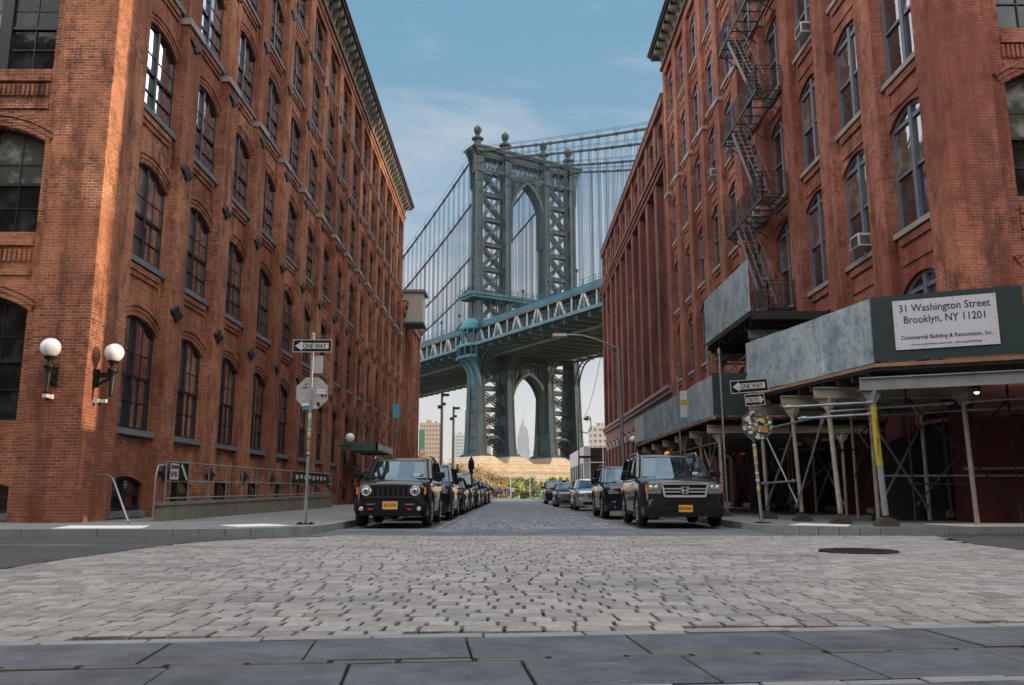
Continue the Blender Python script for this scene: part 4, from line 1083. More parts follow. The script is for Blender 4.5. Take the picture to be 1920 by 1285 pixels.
# granite pier
c = BMB()
for z0, z1, e in ((-2,3.2,2.2),(3.2,6.0,1.6),(6.0,6.6,2.0),(6.6,8.35,1.2)): c.bx(-5-e, 39.6+e, -7.5-e, 7.5+e, z0, z1)
c.build('stone_pier', M['pier'], br)
for a in LEGA:
    c = BMB(); rings = [[BP(a+x, y, z) for x, y in ((-w,-n_),(w,-n_),(w,n_),(-w,n_))] for z, w, n_ in ((8.3,4.4,8.3),(8.3,4.4,8.3),(10.25,2.3,6.6))]
    c.loft(rings[1:], smooth=False); c.build('pier_plinth', M['pier'], br)

# ---------------------------------------------------------------- distance: terrace, skyline
t = thing('terrace_wall', 'long low sunlit stone terrace wall in the park in front of the bridge tower', 'wall', tuple(BP(10, 30, 0)))
c = BMB(); c.bx(-26, 34, 17.5, 18.6, 0, 4.2); c.bx(-26, 34, 17.2, 18.9, 4.2, 4.5); c.build('stone_wall', M['pier'], t)
c = BMB(); rail(c, [(-26,18.4),(34,18.4)], 4.5, 1.1, 2.0, .05); c.build('railing', M['acwhite'], t)
c = BMB(); c.bx(-40, 46, 19, 42, -0.03, 0.0)
def bank():
    c = BMB(); n = 30; vs = []
    for i in range(n+1):
        for s_, z in ((18.9,3.0),(26,2.6),(36,1.3),(50,0.0)): vs.append(BP(-45+80*i/n, s_, z+random.uniform(-.15,.15) if z else -.03))
    c.add(vs, [(i*4+j,i*4+j+1,(i+1)*4+j+1,(i+1)*4+j) for i in range(n) for j in range(3)], 0, True)
    return c.build('grass_bank', M['lawn'], kind='structure')
bank()
sheet('park_lawn', [(-120,134),(120,134),(120,240),(-120,240)], 0.0, M['lawn'])
def winmat(name, wall, glass, sx_, sz_, fx=0.55, fz=0.5, rough=0.8):
    m = NT(name); s = m.n('ShaderNodeSeparateXYZ'); m.set(s.inputs[0], m.P())
    u = m.math('ADD', s.outputs[0], s.outputs[1])
    def st(v, k, f): return m.math('LESS_THAN', m.math('FRACT', m.math('MULTIPLY', v, 1/k)), f)
    w = m.math('MULTIPLY', st(u, sx_, fx), st(s.outputs[2], sz_, fz))
    return m.out(m.mix(w, m.mix(m.noise(m.P(), .05), wall, sc3(wall, .75)), glass), rough)
def tower(name, lab, cx, cy, w, d, h, mat, steps=(), winrows=None, group='distant city buildings', roofbits=True, roofm=None):
    t = thing(name, lab, 'building', (cx, cy, 0), group=group)
    b = MB(); b.box(cx-w/2, cx+w/2, cy-d/2, cy+d/2, 0, h)
    for fw, z1 in steps:
        b.box(cx-w*fw/2, cx+w*fw/2, cy-d*fw/2, cy+d*fw/2, h, z1); h = z1
    if winrows: nx, nz, ww, wh, gm = winrows; mat = winmat(name+'_wall', mat, (0.10,0.12,0.15), w/nx, h/nz, ww*nx/w, wh*nz/h)
    b.build('shaft', mat, t)
    if roofbits:
        q = MB(); q.box(cx-w*.2, cx+w*.05, cy-d*.2, cy+d*.2, h, h+max(1.5, h*.05)); q.box(cx+w*.2, cx+w*.3, cy-d*.1, cy+d*.1, h, h+max(1, h*.03)); q.build('roof_plant', mat, t)
    return t
gdark = mottled('far_window_glass', (0.10, 0.12, 0.15), 0.4, 0.3, 0.2, 2, bump=0)
tanb = (0.42, 0.31, 0.20)
pinkb = (0.42, 0.30, 0.26)
paleb = (0.42, 0.41, 0.41); limestone = mottled('pale_limestone', (0.20, 0.22, 0.26), 0.9, 0.2, 0.05, 1)
tt = tower('apartment_tower', 'tan brick apartment tower with blue and green banner beyond the left buildings', -57.5, 610, 15, 12, 51, tanb, winrows=(7,16,1.0,1.5,gdark), group=None)
q = MB(); q.box(-65.2,-61.2,603.7,603.95,21,34); q.build('blue_banner', mottled('banner_blue', (0.03,0.10,0.17)), tt); q = MB(); q.box(-65.2,-61.2,603.7,603.95,34.05,46); q.build('green_banner', mottled('banner_green', (0.05,0.15,0.08)), tt)
tower('apartment_tower', 'pinkish slab apartment tower seen between the two left legs of the bridge tower', -75, 2000, 62, 30, 196, pinkb, winrows=(10,26,3.2,4,gdark), steps=((.6,208),))
tower('apartment_tower', 'lower striped tower left of the pink slab, seen between the left bridge legs', -98, 1700, 26, 24, 118, paleb, winrows=(5,18,3,3,gdark))
tower('apartment_tower', 'pinkish tower seen between the two right legs of the bridge tower', 118, 2100, 34, 30, 175, pinkb, winrows=(8,24,2.6,3.6,gdark))
tower('office_tower', 'domed pale tower in the centre of the bridge arch', 28, 1500, 20, 20, 62, paleb, steps=((.8,68),(.5,72)), winrows=(6,16,1.6,2.2,gdark))
tower('office_tower', 'dark slab tower just right of the tall spire', 186, 4300, 90, 40, 300, (0.18,0.20,0.23), winrows=(12,30,4,6,gdark))
tower('office_tower', 'short pale tower left of the spire under the arch', -28, 3800, 46, 40, 175, paleb, steps=((.5,205),), winrows=(8,20,3,5,gdark))
tower('office_tower', 'low wide pale block right of the domed tower under the arch', 62, 1750, 26, 26, 88, paleb, winrows=(6,14,2,3,gdark))
tower('apartment_tower', 'cream tower with balconies above the low glass building at right', 56.5, 510, 15, 12, 41, (0.48,0.42,0.33), winrows=(5,12,1.6,1.7,gdark), group=None)
t = thing('skyscraper', 'tall pale art deco skyscraper with a needle spire centred in the bridge arch', 'skyscraper', (80, 4830, 0))
b = MB()
for z0, z1, w_, d_ in ((0,60,130,60),(60,90,110,56),(90,250,74,46),(250,330,66,42),(330,365,52,36),(365,381,38,30)): b.box(80-w_/2, 80+w_/2, 4830-d_/2, 4830+d_/2, z0, z1)
b.build('shaft', limestone, t)
b = MB(); b.T = Matrix.Translation((80,4830,0)); b.lathe([(13,381),(12,395),(9,408),(6,418),(4,425)], n=12); b.build('mast', limestone, t)
b = MB(); b.T = Matrix.Translation((80,4830,0)); b.lathe([(2.6,425),(2.2,440),(1.2,460),(0.5,478)], n=8); b.build('antenna', limestone, t)
# a line of low towers far off on the left
for i, (x, y, w_, h_, lb) in enumerate(((-330,3300,60,150,'grey tower in the far skyline left of the bridge tower, tallest of that row'),(-262,3100,40,105,'short square block in the far skyline left of the bridge leg'),(-205,3400,44,128,'narrow block in the far skyline nearest the left bridge leg'))):
    tower('office_tower', lb, x, y, w_, 40, h_, paleb, winrows=(7,14,3,4,gdark))
# low glazed building at the corner beyond the mauve warehouse
t = thing('glass_pavilion', 'low grey walled building with a white framed glass front and parking sign', 'building', (18, 118, 0))
gw = mottled('grey_stucco', (0.40,0.40,0.42), 0.8, 0.15, .5, 6)
b = MB(); b.box(9.5, 30, 107.4, 132, 0, 5.4); b.box(9.5, 10.2, 107.0, 132, 5.4, 6.7); b.build('wall', gw, t)
b = MB()
for k in range(7): b.box(9.4, 9.6, 109+k*3.2, 110.1+k*3.2, 1.2, 4.6)
b.build('side_window', M['frameD'], t)
b = MB(); b.box(10.3, 30, 107.2, 107.35, 0.3, 6.6); b.build('glass', M['glassL'], t)
b = MB()
for k in range(12): b.box(10.2+k*1.7, 10.32+k*1.7, 107.05, 107.2, 0, 6.6)
for z in (0.2, 2.4, 4.6, 6.5): b.box(10.2, 30, 107.02, 107.2, z, z+.12)
b.build('mullions', M['acwhite'], t)
t2 = thing('parking_sign', 'small white PARK sign hung on the glass front', 'sign', (12.6, 106.9, 2.4))
b = MB(); b.box(11.7, 13.6, 106.86, 106.95, 2.15, 3.5); b.build('panel', M['signwhite'], t2)
text('lettering', 'PARK', M['ink'], t2, Matrix.Translation((0.05,-.06,.45)) @ FACE, .7)
# ---------------------------------------------------------------- sidewalk scaffold sheds
def frame_pt(o, u, n):
    o, u, n = Vector(o), Vector(u).normalized(), Vector(n)
    return lambda a, d, z: o + u*a + n*d + Vector((0,0,z))
def pbox(b, F, a0, a1, d0, d1, z0, z1, mi=0):
    b.add([F(a,d,z) for z in (z0,z1) for a,d in ((a0,d0),(a1,d0),(a1,d1),(a0,d1))], [(0,3,2,1),(4,5,6,7),(0,1,5,4),(1,2,6,5),(2,3,7,6),(3,0,4,7)], mi)
def panels(parent, p, q, z0, z1, mat, L=1.9, name='plywood_panel', seed=0, th=.03, batten=True):
    p, q = Vector((*p,0)), Vector((*q,0)); d = (q-p); Ln = d.length; d.normalize(); n = Vector((d.y,-d.x,0)); F = frame_pt(p, d, n)
    k = max(1, round(Ln/L)); rnd = random.Random(seed)
    for i in range(k):
        a0, a1 = Ln*i/k, Ln*(i+1)/k; b = MB(); o = rnd.uniform(-.012,.012); zo = rnd.uniform(-.02,.02)
        pbox(b, F, a0+.014, a1-.014, o-th/2, o+th/2, z0+zo, z1+zo); b.build(name, mat, parent)
    return F, Ln
def post(parent, x, y, z0, z1, mat='postpaint', r=.05, lean=(0,0), blk=True, cap=True, tape=False, h0=.135):
    b = MB(); b.tube([(x+lean[0], y+lean[1], z0+(.22 if blk else .02)), (x, y, z1)], r, 10)
    if cap:
        b.prism([(-.24,0),(.24,0),(.07,-.26),(-.07,-.26)], lambda a,d,z: Vector((x+a, y+d, z1+z)), -.012, .012)
        b.prism([(-.24,0),(.24,0),(.07,-.26),(-.07,-.26)], lambda a,d,z: Vector((x+d, y+a, z1+z)), -.012, .012)
        b.box(x-.26, x+.26, y-.09, y+.09, z1, z1+.015)
    o = b.build('post', M[mat], parent)
    def sub(bb, nm, mt): so = bb.build(nm, mt, o); return so
    if blk:
        X_, Y_ = x+lean[0], y+lean[1]
        bb = MB(); bb.box(X_-.20, X_+.20, Y_-.16, Y_+.16, h0, h0+.07); bb.box(X_-.16, X_+.17, Y_-.13, Y_+.13, h0+.075, h0+.15); bb.box(X_-.09, X_+.09, Y_-.09, Y_+.09, h0+.15, h0+.19)
        sub(bb, 'base_block', M['block'])
    if tape:
        f0, f1 = .40, .90
        P0, P1 = Vector((x+lean[0], y+lean[1], z0)), Vector((x,y,z1)); bb = MB(); bb.tube([P0+(P1-P0)*.44, P0+(P1-P0)*.88], r+.006, 10)
        sub(bb, 'yellow_tape', M['yellow'])
        for k, s_ in enumerate(('CAUTION',)):
            pc = P0+(P1-P0)*.66 + Vector((0,-(r+.008),0)) - wloc(o)
            text('tape_lettering', 'CAUTION   CAUTION', M['black'], o, Matrix.Translation(pc) @ FACE @ Matrix.Rotation(R(86), 4, 'Z'), .075, ext=.001)
    return o
def pipe(parent, p, q, r=.025, name='scaffold_pipe', mat='galv'):
    b = MB(); b.tube([p, q], r, 8); p, q = Vector(p), Vector(q); d = (q-p).normalized()
    for e in (p+d*.12, q-d*.12): b.tube([e-d*.05, e+d*.05], r*1.9, 6)
    return b.build(name, M[mat], parent)
# --- corner shed carrying the address banner
C0, C1, C2 = Vector((6.57, 22.8)), Vector((7.68, 17.3)), Vector((10.25, 16.15)); C3 = C2 + (C2-C1).normalized()*4.5
ZB, ZT = 3.5, 4.88
sh = thing('scaffold_shed', 'corner sidewalk shed with blue plywood parapet and dark green front on grey posts', 'scaffold', (8.5, 19, .13))
panels(sh, C0, C1, ZB, ZT, M['ply'], 1.9, seed=1)
F, Ln = panels(sh, C1, C2, ZB, ZT, M['greenboard'], 2.82, 'green_panel', seed=2)
panels(sh, C2, C3, ZB, ZT+.06, M['green2'], 2.2, 'bright_green_panel', seed=3)
panels(sh, C3, Vector((30, 14.0)), ZB, ZT+.06, M['green2'], 2.4, 'bright_green_panel', seed=4)  # shed carried on out of view to block sun and shade the wall
b = MB()
for p, q in ((C0,C1),(C1,C2),(C2,C3)):
    d = (q-p).normalized(); n_ = Vector((d.y,-d.x)); F_ = frame_pt((*p,0), (*d,0), (*n_,0)); pbox(b, F_, -.03, (q-p).length+.03, -.06, .035, ZB-.10, ZB-.025)
b.build('edge_timber', M['rawwood'], sh)
b = MB(); zt_ = ZB-.11
poly = [C0, C1, C2, C3, Vector((30, 14.0)), Vector((30, 19.3)), Vector((10.8,19.3)), Vector((10.8, 22.8))]
b.add([(*p, zt_-.06) for p in poly]+[(*p, zt_) for p in poly], [tuple(range(8)), tuple(range(8,16))]+[(i,(i+1)%8,8+(i+1)%8,8+i) for i in range(8)])
y = 17.6
while y < 22.7: b.box(max(7.0, 7.6-(y-17.3)*.2)+.1, 10.75, y-.04, y+.04, zt_-.20, zt_-.061); y += .55
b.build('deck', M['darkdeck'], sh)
# painted steel beam along the front and cross beams over the posts
def beam(parent, p, q, z, h=.24, w=.12, mat='beamgrey'):
    b = MB(); b.bar((*p, z-h/2), (*q, z-h/2), w*.35, h); 
    for dz in (-.012, -h+.012): b.bar((*p, z+dz), (*q, z+dz), w*1.3, .024)
    return b.build('beam', M[mat], parent)
beam(sh, (7.35,17.35), (12.6,15.05), ZB-.32, .27)
for x0, y_ in ((6.95,18.9),(6.75,20.6),(6.55,22.5)): beam(sh, (x0,y_), (10.7,y_), ZB-.32, .25, mat='postpaint')
PA = (7.55,17.25); posts = []
post(sh, *PA, .135, ZB-.60, tape=True, lean=(.10,.02), r=.062, mat='beamgrey')
post(sh, 7.25,18.9,.135, ZB-.58, lean=(.12,0), r=.055); post(sh, 7.0,20.6,.135, ZB-.58, lean=(.10,0)); post(sh, 6.8,22.5,.135, ZB-.58, lean=(.05,0))
post(sh, 9.80,17.9,.135, ZB-.58, lean=(.05,0), blk=False); post(sh, 12.0,16.2,.135, ZB-.58, blk=False)
post(sh, 10.2,20.6,.135, ZB-.55, blk=False); post(sh, 9.0,21.9,.135, ZB-.5, blk=False, r=.04); post(sh, 8.6,19.8,.135, ZB-.5, blk=False)
for p, q in (((5.9,17.9,2.62),(7.6,17.2,2.66)), ((6.1,17.6,2.35),(7.6,17.25,2.42)), ((9.7,17.8,2.72),(14,15.6,2.85)), ((7.2,18.9,2.62),(9.6,17.9,2.72)),
             ((7.25,18.9,2.55),(6.65,22.7,2.45)), ((7.0,20.6,1.1),(6.75,22.6,1.05)), ((7.15,18.95,2.5),(7.0,20.7,.45)), ((7.05,20.55,2.5),(6.8,22.5,.4)), ((7.05,20.6,.45),(6.8,22.4,2.5)),
             ((8.6,19.8,2.5),(10.2,20.6,.4)), ((8.6,19.8,.4),(10.2,20.6,2.5)), ((8.6,19.8,1.2),(12.4,19.2,1.2)), ((9.0,21.9,2.6),(10.4,21.9,.4)), ((10.4,19.25,1.35),(14.5,19.2,1.4)),
             ((8.9,20.0,2.65),(12.0,19.1,2.75))):
    pipe(sh, p, q)
for p, q in (((7.6,22.6,.3),(7.6,22.6,3.3)), ((8.8,18.4,.2),(8.8,18.4,3.2)), ((7.1,21.2,2.9),(10.6,21.2,2.9)), ((9.9,19.0,.3),(9.9,19.0,3.2)), ((11.2,18.6,.2),(11.2,18.6,3.2)), ((8.8,18.4,.5),(11.2,18.6,2.9)), ((11.2,18.6,.5),(8.8,18.4,2.9)),
             ((8.8,18.4,1.0),(11.2,18.6,1.0)), ((12.9,18.4,.2),(12.9,18.4,3.2)), ((11.2,18.6,2.5),(14.4,18.3,2.5)), ((7.3,22.4,.5),(9.8,22.4,2.7)), ((9.8,22.4,.2),(9.8,22.4,3.2)), ((6.9,21.5,1.9),(9.8,21.5,1.9))):
    pipe(sh, p, q, .020, mat='darkdeck')
t = thing('shed_lamp', 'small round work lamp under the front beam of the corner shed', 'lamp', (9.6, 16.5, ZB-.65))
b = MB(); b.lathe([(.02,.12),(.07,.10),(.09,.0),(.07,-.03)], (9.35,16.55,ZB-.68), 12); b.build('housing', M['iron'], t)
ml = NT('lamp_glow'); ml.out((.9,.85,.7)); ml.b.inputs['Emission Color'].default_value = (1,.85,.6,1); ml.b.inputs['Emission Strength'].default_value = 2.5
b = MB(); b.sphere((9.35,16.55,ZB-.70), .055, 10, 6); b.build('bulb', ml.mat, t)
# address banner
d = (C2-C1).normalized(); ang = math.atan2(d.y, d.x)
bo = C1 + d*1.38 + Vector((d.y, -d.x))*.05
t = thing('address_banner', 'white banner reading 31 Washington Street on the green front of the corner shed', 'sign', (*bo, 4.25), ang)
t.scale = (.93, 1, .93)
b = MB(); w2, h2 = 1.02, .56
b.box(-w2, w2, -.006, .006, -h2, h2); b.build('banner_sheet', M['banner'], t, world=False)
b = MB()
for x in (-w2+.05, -.45, .2, w2-.05):
    for z in (-h2+.05, 0.02, h2-.04): b.lathe([(.012,-.004),(.012,0)], (x,-.006,z), 6, axis='y')
b.build('grommets', M['iron'], t, world=False)
def line(s_, z, size, wmax, mt=M['ink'], x=0, bold=.012):
    o = text('lettering', s_, mt, t, Matrix.Identity(4), size, ext=.001, bold=bold*size)
    xs = [v.co.x for v in o.data.vertices]; k = min(1.3, wmax/(max(xs)-min(xs)))
    o.data.transform(Matrix.Translation((x, -.009, z)) @ FACE @ Matrix.Diagonal((k, 1.0, 1, 1))); return o
line('31 Washington Street', .36, .235, 1.80, bold=.010); line('Brooklyn, NY 11201', .10, .235, 1.60, bold=.010)
line('Commercial Building & Restoration, Inc.', -.30, .125, 1.80, bold=.015)
line('For more information, please visit', -.46, .062, .80, x=-.30); line('www.nyc.gov/buildings', -.46, .066, .52, mottled('link_blue', (.02,.04,.2)), x=.42)
# --- long lower shed along the kerb
sh = thing('scaffold_shed', 'long lower sidewalk shed with pale plywood parapet running up the right pavement', 'scaffold', (8, 30, .13))
F, Ln = panels(sh, (6.0,40), (6.0,24.5), 3.05, 4.25, M['ply'], 1.35, seed=5)
panels(sh, (6.0,24.47), (10.3,24.47), 3.05, 4.3, M['greenboard'], 2.2, 'green_panel', seed=6)
b = MB(); b.box(6.0,10.8,24.5,40,2.93,3.0); y = 24.8
while y < 39.9: b.box(6.05,10.7,y-.04,y+.04,2.80,2.925); y += .7
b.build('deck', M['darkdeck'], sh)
b = MB(); b.box(5.94,6.06,24.45,40,2.94,3.03); b.build('edge_timber', M['rawwood'], sh)
y = 24.9; k = 0
while y < 40:
    beam(sh, (5.9,y), (10.7,y), 2.79, .22, mat='postpaint'); post(sh, 6.25, y, .135, 2.56, r=.05, lean=(.03,0)); post(sh, 9.9, y, .135, 2.56, r=.045, blk=False)
    if k: pipe(sh, (6.25,y-2.45,2.3), (6.25,y,2.3)); pipe(sh, (6.25,y-2.45,.9), (6.25,y,.9)); 
    if k % 2: pipe(sh, (6.3,y-2.4,.4), (6.3,y,2.4)); pipe(sh, (6.2,y-2.4,2.4), (6.2,y,.4)); pipe(sh, (9.9,y-2.4,.4), (9.9,y,2.4)); pipe(sh, (9.9,y-2.4,2.4), (9.9,y,.4))
    y += 2.45; k += 1
b = MB(); b.box(5.95,5.98,37.2,39.6,3.12,4.2); b.build('white_poster', M['signwhite'], sh)
t = thing('work_lantern', 'small orange work lantern hanging under the long shed', 'lantern', (6.3, 32.6, 2.4))
b = MB(); b.lathe([(.02,.1),(.12,.06),(.13,-.12),(.03,-.16)], (6.3,33.4,2.35), 10)
mo = NT('orange_lens'); mo.out((.7,.22,.03)); mo.b.inputs['Emission Color'].default_value = (1,.3,.05,1); mo.b.inputs['Emission Strength'].default_value = .6
b.build('lens', mo.mat, t)
b = MB(); b.tube([(6.3,33.4,2.45),(6.3,33.4,2.8)], .012, 6); b.build('hook', M['iron'], t)
# --- raised platform under the fire escape
sh = thing('raised_scaffold_platform', 'raised scaffold platform with blue plywood side under the fire escape', 'scaffold', (8.8, 26.4, 4.0))
panels(sh, (7.0,29.2), (7.0,23.7), 6.02, 7.58, M['ply'], 3.0, seed=8)
b = MB(); b.box(7.0,10.85,23.6,29.2,5.78,5.95); y = 23.9
while y < 29.2: b.box(7.05,10.8,y-.05,y+.05,5.6,5.775); y += .6
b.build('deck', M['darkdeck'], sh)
b = MB(); b.box(6.93,7.06,23.55,29.2,5.82,5.99); b.box(7.0,10.85,23.5,23.6,5.74,5.98); b.build('edge_timber', M['darkdeck'], sh)
beam(sh, (7.1,24.3), (10.8,24.3), 5.58, .26, mat='beamgrey'); beam(sh, (7.1,28.6), (10.8,28.6), 5.58, .26, mat='postpaint')
post(sh, 7.35,24.3,3.0,5.32,blk=False,r=.05,mat='galv'); post(sh, 7.35,28.6,3.0,5.32,blk=False,r=.05,mat='galv'); post(sh, 9.9,28.6,3.0,5.32,blk=False,r=.04,mat='galv'); post(sh, 9.9,24.3,3.0,5.32,blk=False,r=.04,mat='galv')
for p, q in (((7.3,24.0,5.1),(7.3,29.6,4.6)), ((7.25,23.6,4.35),(7.25,29.0,3.95)), ((6.9,28.6,3.2),(7.2,28.6,5.4)), ((7.4,28.5,5.2),(10.6,28.5,5.2)), ((9.9,28.5,3.2),(9.0,28.5,5.3)), ((9.9,24.3,5.1),(9.9,28.6,3.4))): pipe(sh, p, q)
pipe(sh, (6.45,27.0,.3), (6.5,27.0,5.6), .028, 'standard_pipe'); pipe(sh, (6.2,24.1,.3), (6.15,24.1,5.0), .03, 'standard_pipe')
t = thing('stair_bulkhead', 'dark sloping stair enclosure under the corner shed against the wall', 'stair', (9.4, 21.2, .13))
b = MB(); b.prism([(9.0,.13),(10.8,.13),(10.8,2.4),(9.6,2.1)], lambda a, d, z: Vector((a, d, z)), 21.0, 21.15); b.build('side_panel', M['darkdeck'], t)
b = MB(); b.tube([(8.9,20.95,1.0),(9.6,20.95,2.9)], .02, 6); b.tube([(8.6,20.95,1.2),(9.3,20.95,3.1)], .02, 6); b.build('handrail', M['iron'], t)
t = thing('service_door', 'dark steel service door in the red brick wall under the corner shed', 'door', (13.9, 19.4, .13))
b = MB(); b.box(13.1,14.6,19.40,19.48,.13,2.5); b.build('leaf', M['black'], t); b = MB(); b.sphere((13.25,19.37,1.2), .04, 8, 6); b.build('knob', M['galv'], t)

# ---------------------------------------------------------------- fire escape
fe = thing('fire_escape', 'black iron zigzag fire escape on the right brick building', 'fire escape', (10.2, 31.5, 7.7))
XO, XI = 9.86, 10.86
def railing(b, pts, z, h, deco=True, step=.14):
    for p, q in zip(pts[:-1], pts[1:]):
        p, q = Vector((*p, z)), Vector((*q, z)); L = (q-p).length; n = max(1, round(L/1.05))
        for hh in (h, h*.86, .08): b.bar(p+Vector((0,0,hh)), q+Vector((0,0,hh)), .028)
        for k in range(n+1): c = p+(q-p)*k/n; b.bar(c, c+Vector((0,0,h)), .034)
        m = int(L/step)
        for k in range(m):
            c = p+(q-p)*(k+.5)/m; b.bar(c+Vector((0,0,.08)), c+Vector((0,0,h*.86)), .013)
        if deco:
            for k in range(n):
                c0, c1 = p+(q-p)*k/n, p+(q-p)*(k+1)/n
                b.bar(c0+Vector((0,0,.08)), c1+Vector((0,0,h*.86)), .018); b.bar(c1+Vector((0,0,.08)), c0+Vector((0,0,h*.86)), .018)
Zs = [7.8, 12.2, 16.7, 21.1, 25.4]; YN, YF = 30.9, 36.4
for i, z in enumerate(Zs):
    yn, yf = (YN, 33.6) if i == 0 else (YN, YF)
    b = MB(); x = XO
    hole = (29.6, 33.3)
    for (ya, yb) in ((yn, yf),):
        x = XO
        while x < XI:
            if x < XO + .62 and i > 0 and True:
                for y0_, y1_ in ((ya, 32.0), (34.8, yb)): 
                    if y1_ > y0_: b.box(x, x+.028, y0_, y1_, z-.03, z)
            else: b.box(x, x+.028, ya, yb, z-.03, z)
            x += .085
    for y_ in [yn+.02+k*(yf-yn-.04)/7 for k in range(8)]: b.box(XO, XI, y_-.02, y_+.02, z-.07, z-.031)
    for xx in (XO-.02, XI-.04): b.box(xx, xx+.045, yn, yf, z-.09, z+.02)
    for y_ in (yn+.3, (yn+yf)/2, yf-.3): b.bar((XO+.05,y_,z-.09), (XI+.02,y_,z-.85), .04)
    o = b.build('balcony', M['ironrust'], fe)
    b = MB(); railing(b, [(XI,yn),(XO,yn),(XO,yf),(XI,yf)], z, 1.0); b.build('railing', M['ironrust'], o)
for i in range(5):      # flights, from the far end of one balcony down to the near end of the next
    z0 = Zs[i]; z1 = Zs[i+1] if i < 4 else 29.7
    ytop, ybot = 34.9, 31.6
    b = MB(); xa, xb = XO+.06, XO+.58
    for xx in (xa, xb): b.bar((xx,ybot,z0+.02), (xx,ytop,z1), .035, .17)
    n = 15
    for k in range(1, n):
        f_ = k/n; y_ = ybot+(ytop-ybot)*f_; zz = z0+(z1-z0)*f_; b.box(xa, xb, y_-.10, y_+.10, zz-.012, zz+.012)
    o = b.build('stair_flight', M['stairiron'], fe)
    b = MB()
    for xx in (xa, xb):
        b.bar((xx,ybot,z0+.95), (xx,ytop,z1+.9), .03)
        for f_ in (0, .33, .66, 1): y_ = ybot+(ytop-ybot)*f_; zz = z0+(z1-z0)*f_; b.bar((xx,y_,zz),(xx,y_,zz+.92), .025)
    b.build('handrail', M['stairiron'], o)

# ---------------------------------------------------------------- window air conditioners
acs = [((21.85+3.5*2), 17.55, 'R', 'upper white air conditioner in the third bay window of the loft building'),
       ((21.85+3.5*1), 8.3, 'R', 'white air conditioner low on the second bay of the loft building, above the corner shed'),
       ((21.85+3.5*4), 8.25, 'R', 'white air conditioner beside the raised plywood platform'),
       ((21.85+3.5*5), 17.5, 'R', 'air conditioner in a window left of the fire escape, higher of two'),
       ((21.85+3.5*6), 17.5, 'R', 'small air conditioner furthest up the street on the loft building'),
       ((21.85+3.5*4), 12.85, 'R', 'air conditioner half hidden behind the fire escape stairs')]
acb = MB(); acb.box(-.46,.25,-.32,.32,0,.40); acm = acb.mesh('case', M['acwhite'])
gb = MB()
for k in range(9): gb.box(-.472,-.458,-.27,.27,.04+k*.036,.056+k*.036)
for k in range(7): gb.box(-.42,-.1,-.332,-.322,.05+k*.043,.070+k*.043); 
gm_ = gb.mesh('grille', M['frameD'])
for y_, z_, s_, lb in acs:
    y_ += -.4
    t = thing('air_conditioner', lb, 'air conditioner', (RX+.30, y_, z_), group='window air conditioners')
    inst('case', acm, t, (RX+.30, y_, z_)); inst('grille', gm_, t, (RX+.30, y_, z_))

# ---------------------------------------------------------------- wall lamps and cameras
def wall_lamp(loc, n, lab, r=.225, name='wall_lamp', group=None, arm=.42):
    t = thing(name, lab, 'wall lamp', loc, group=group); p = Vector(loc); n = Vector(n); side = Vector((-n.y, n.x, 0))
    g = p + n*arm
    b = MB(); b.sphere(g+Vector((0,0,.52)), r, 20, 14); b.build('globe', M['globe'], t)
    b = MB(); b.lathe([(.03,-.55),(.055,-.5),(.04,-.45),(.075,-.1),(.06,0),(.11,.05),(.12,.12),(.07,.17),(.05,.2),(.12,.27),(.13,.32)], g, 12); b.build('stem', M['iron'], t)
    b = MB(); b.bar(p+Vector((0,0,-.32)), p+Vector((0,0,.12)), .14, .14, up=n); b.bar(p+Vector((0,0,-.02)), g+Vector((0,0,-.02)), .07, .12); b.bar(p+Vector((0,0,-.28)), g+Vector((0,0,-.08)), .05); b.build('bracket', M['iron'], t)
wall_lamp((-10.70,19.48,3.60), (0.15,-1,0), 'black bracket lamp with white globe on the front face of the left corner')
wall_lamp((-9.98,19.95,3.62), (1,-.1,0), 'black bracket lamp with white globe on the sunlit side of the left corner')
def wcam(loc, n, lab):
    t = thing('security_camera', lab, 'camera', loc); p = Vector(loc); n = Vector(n)
    b = MB(); b.bar(p, p+n*.12, .13, .10); b.bar(p+n*.06, p+n*.30, .09, .08); b.build('body', M['acwhite'], t)
    b = MB(); b.sphere(p+n*.14+Vector((0,0,-.06)), .05, 10, 6); b.build('lens', M['black'], t)
wcam((-10.75,19.49,3.02), (0,-1,0), 'small white camera box under the globe lamp on the left corner front')
wcam((-9.99,20.0,2.98), (1,0,0), 'small white camera box under the globe lamp on the sunlit corner side')
for k, (y_, lb) in enumerate(((70.5,'white globe lamp on the mauve warehouse, furthest of three'),(66.3,'white globe lamp on the mauve warehouse, middle of three'),(62.4,'white globe lamp on the mauve warehouse, nearest of three'))):
    wall_lamp((RX-.05, y_, 4.75), (-1,0,0), lb, .27, group='globe lamps on the mauve warehouse', arm=.4)
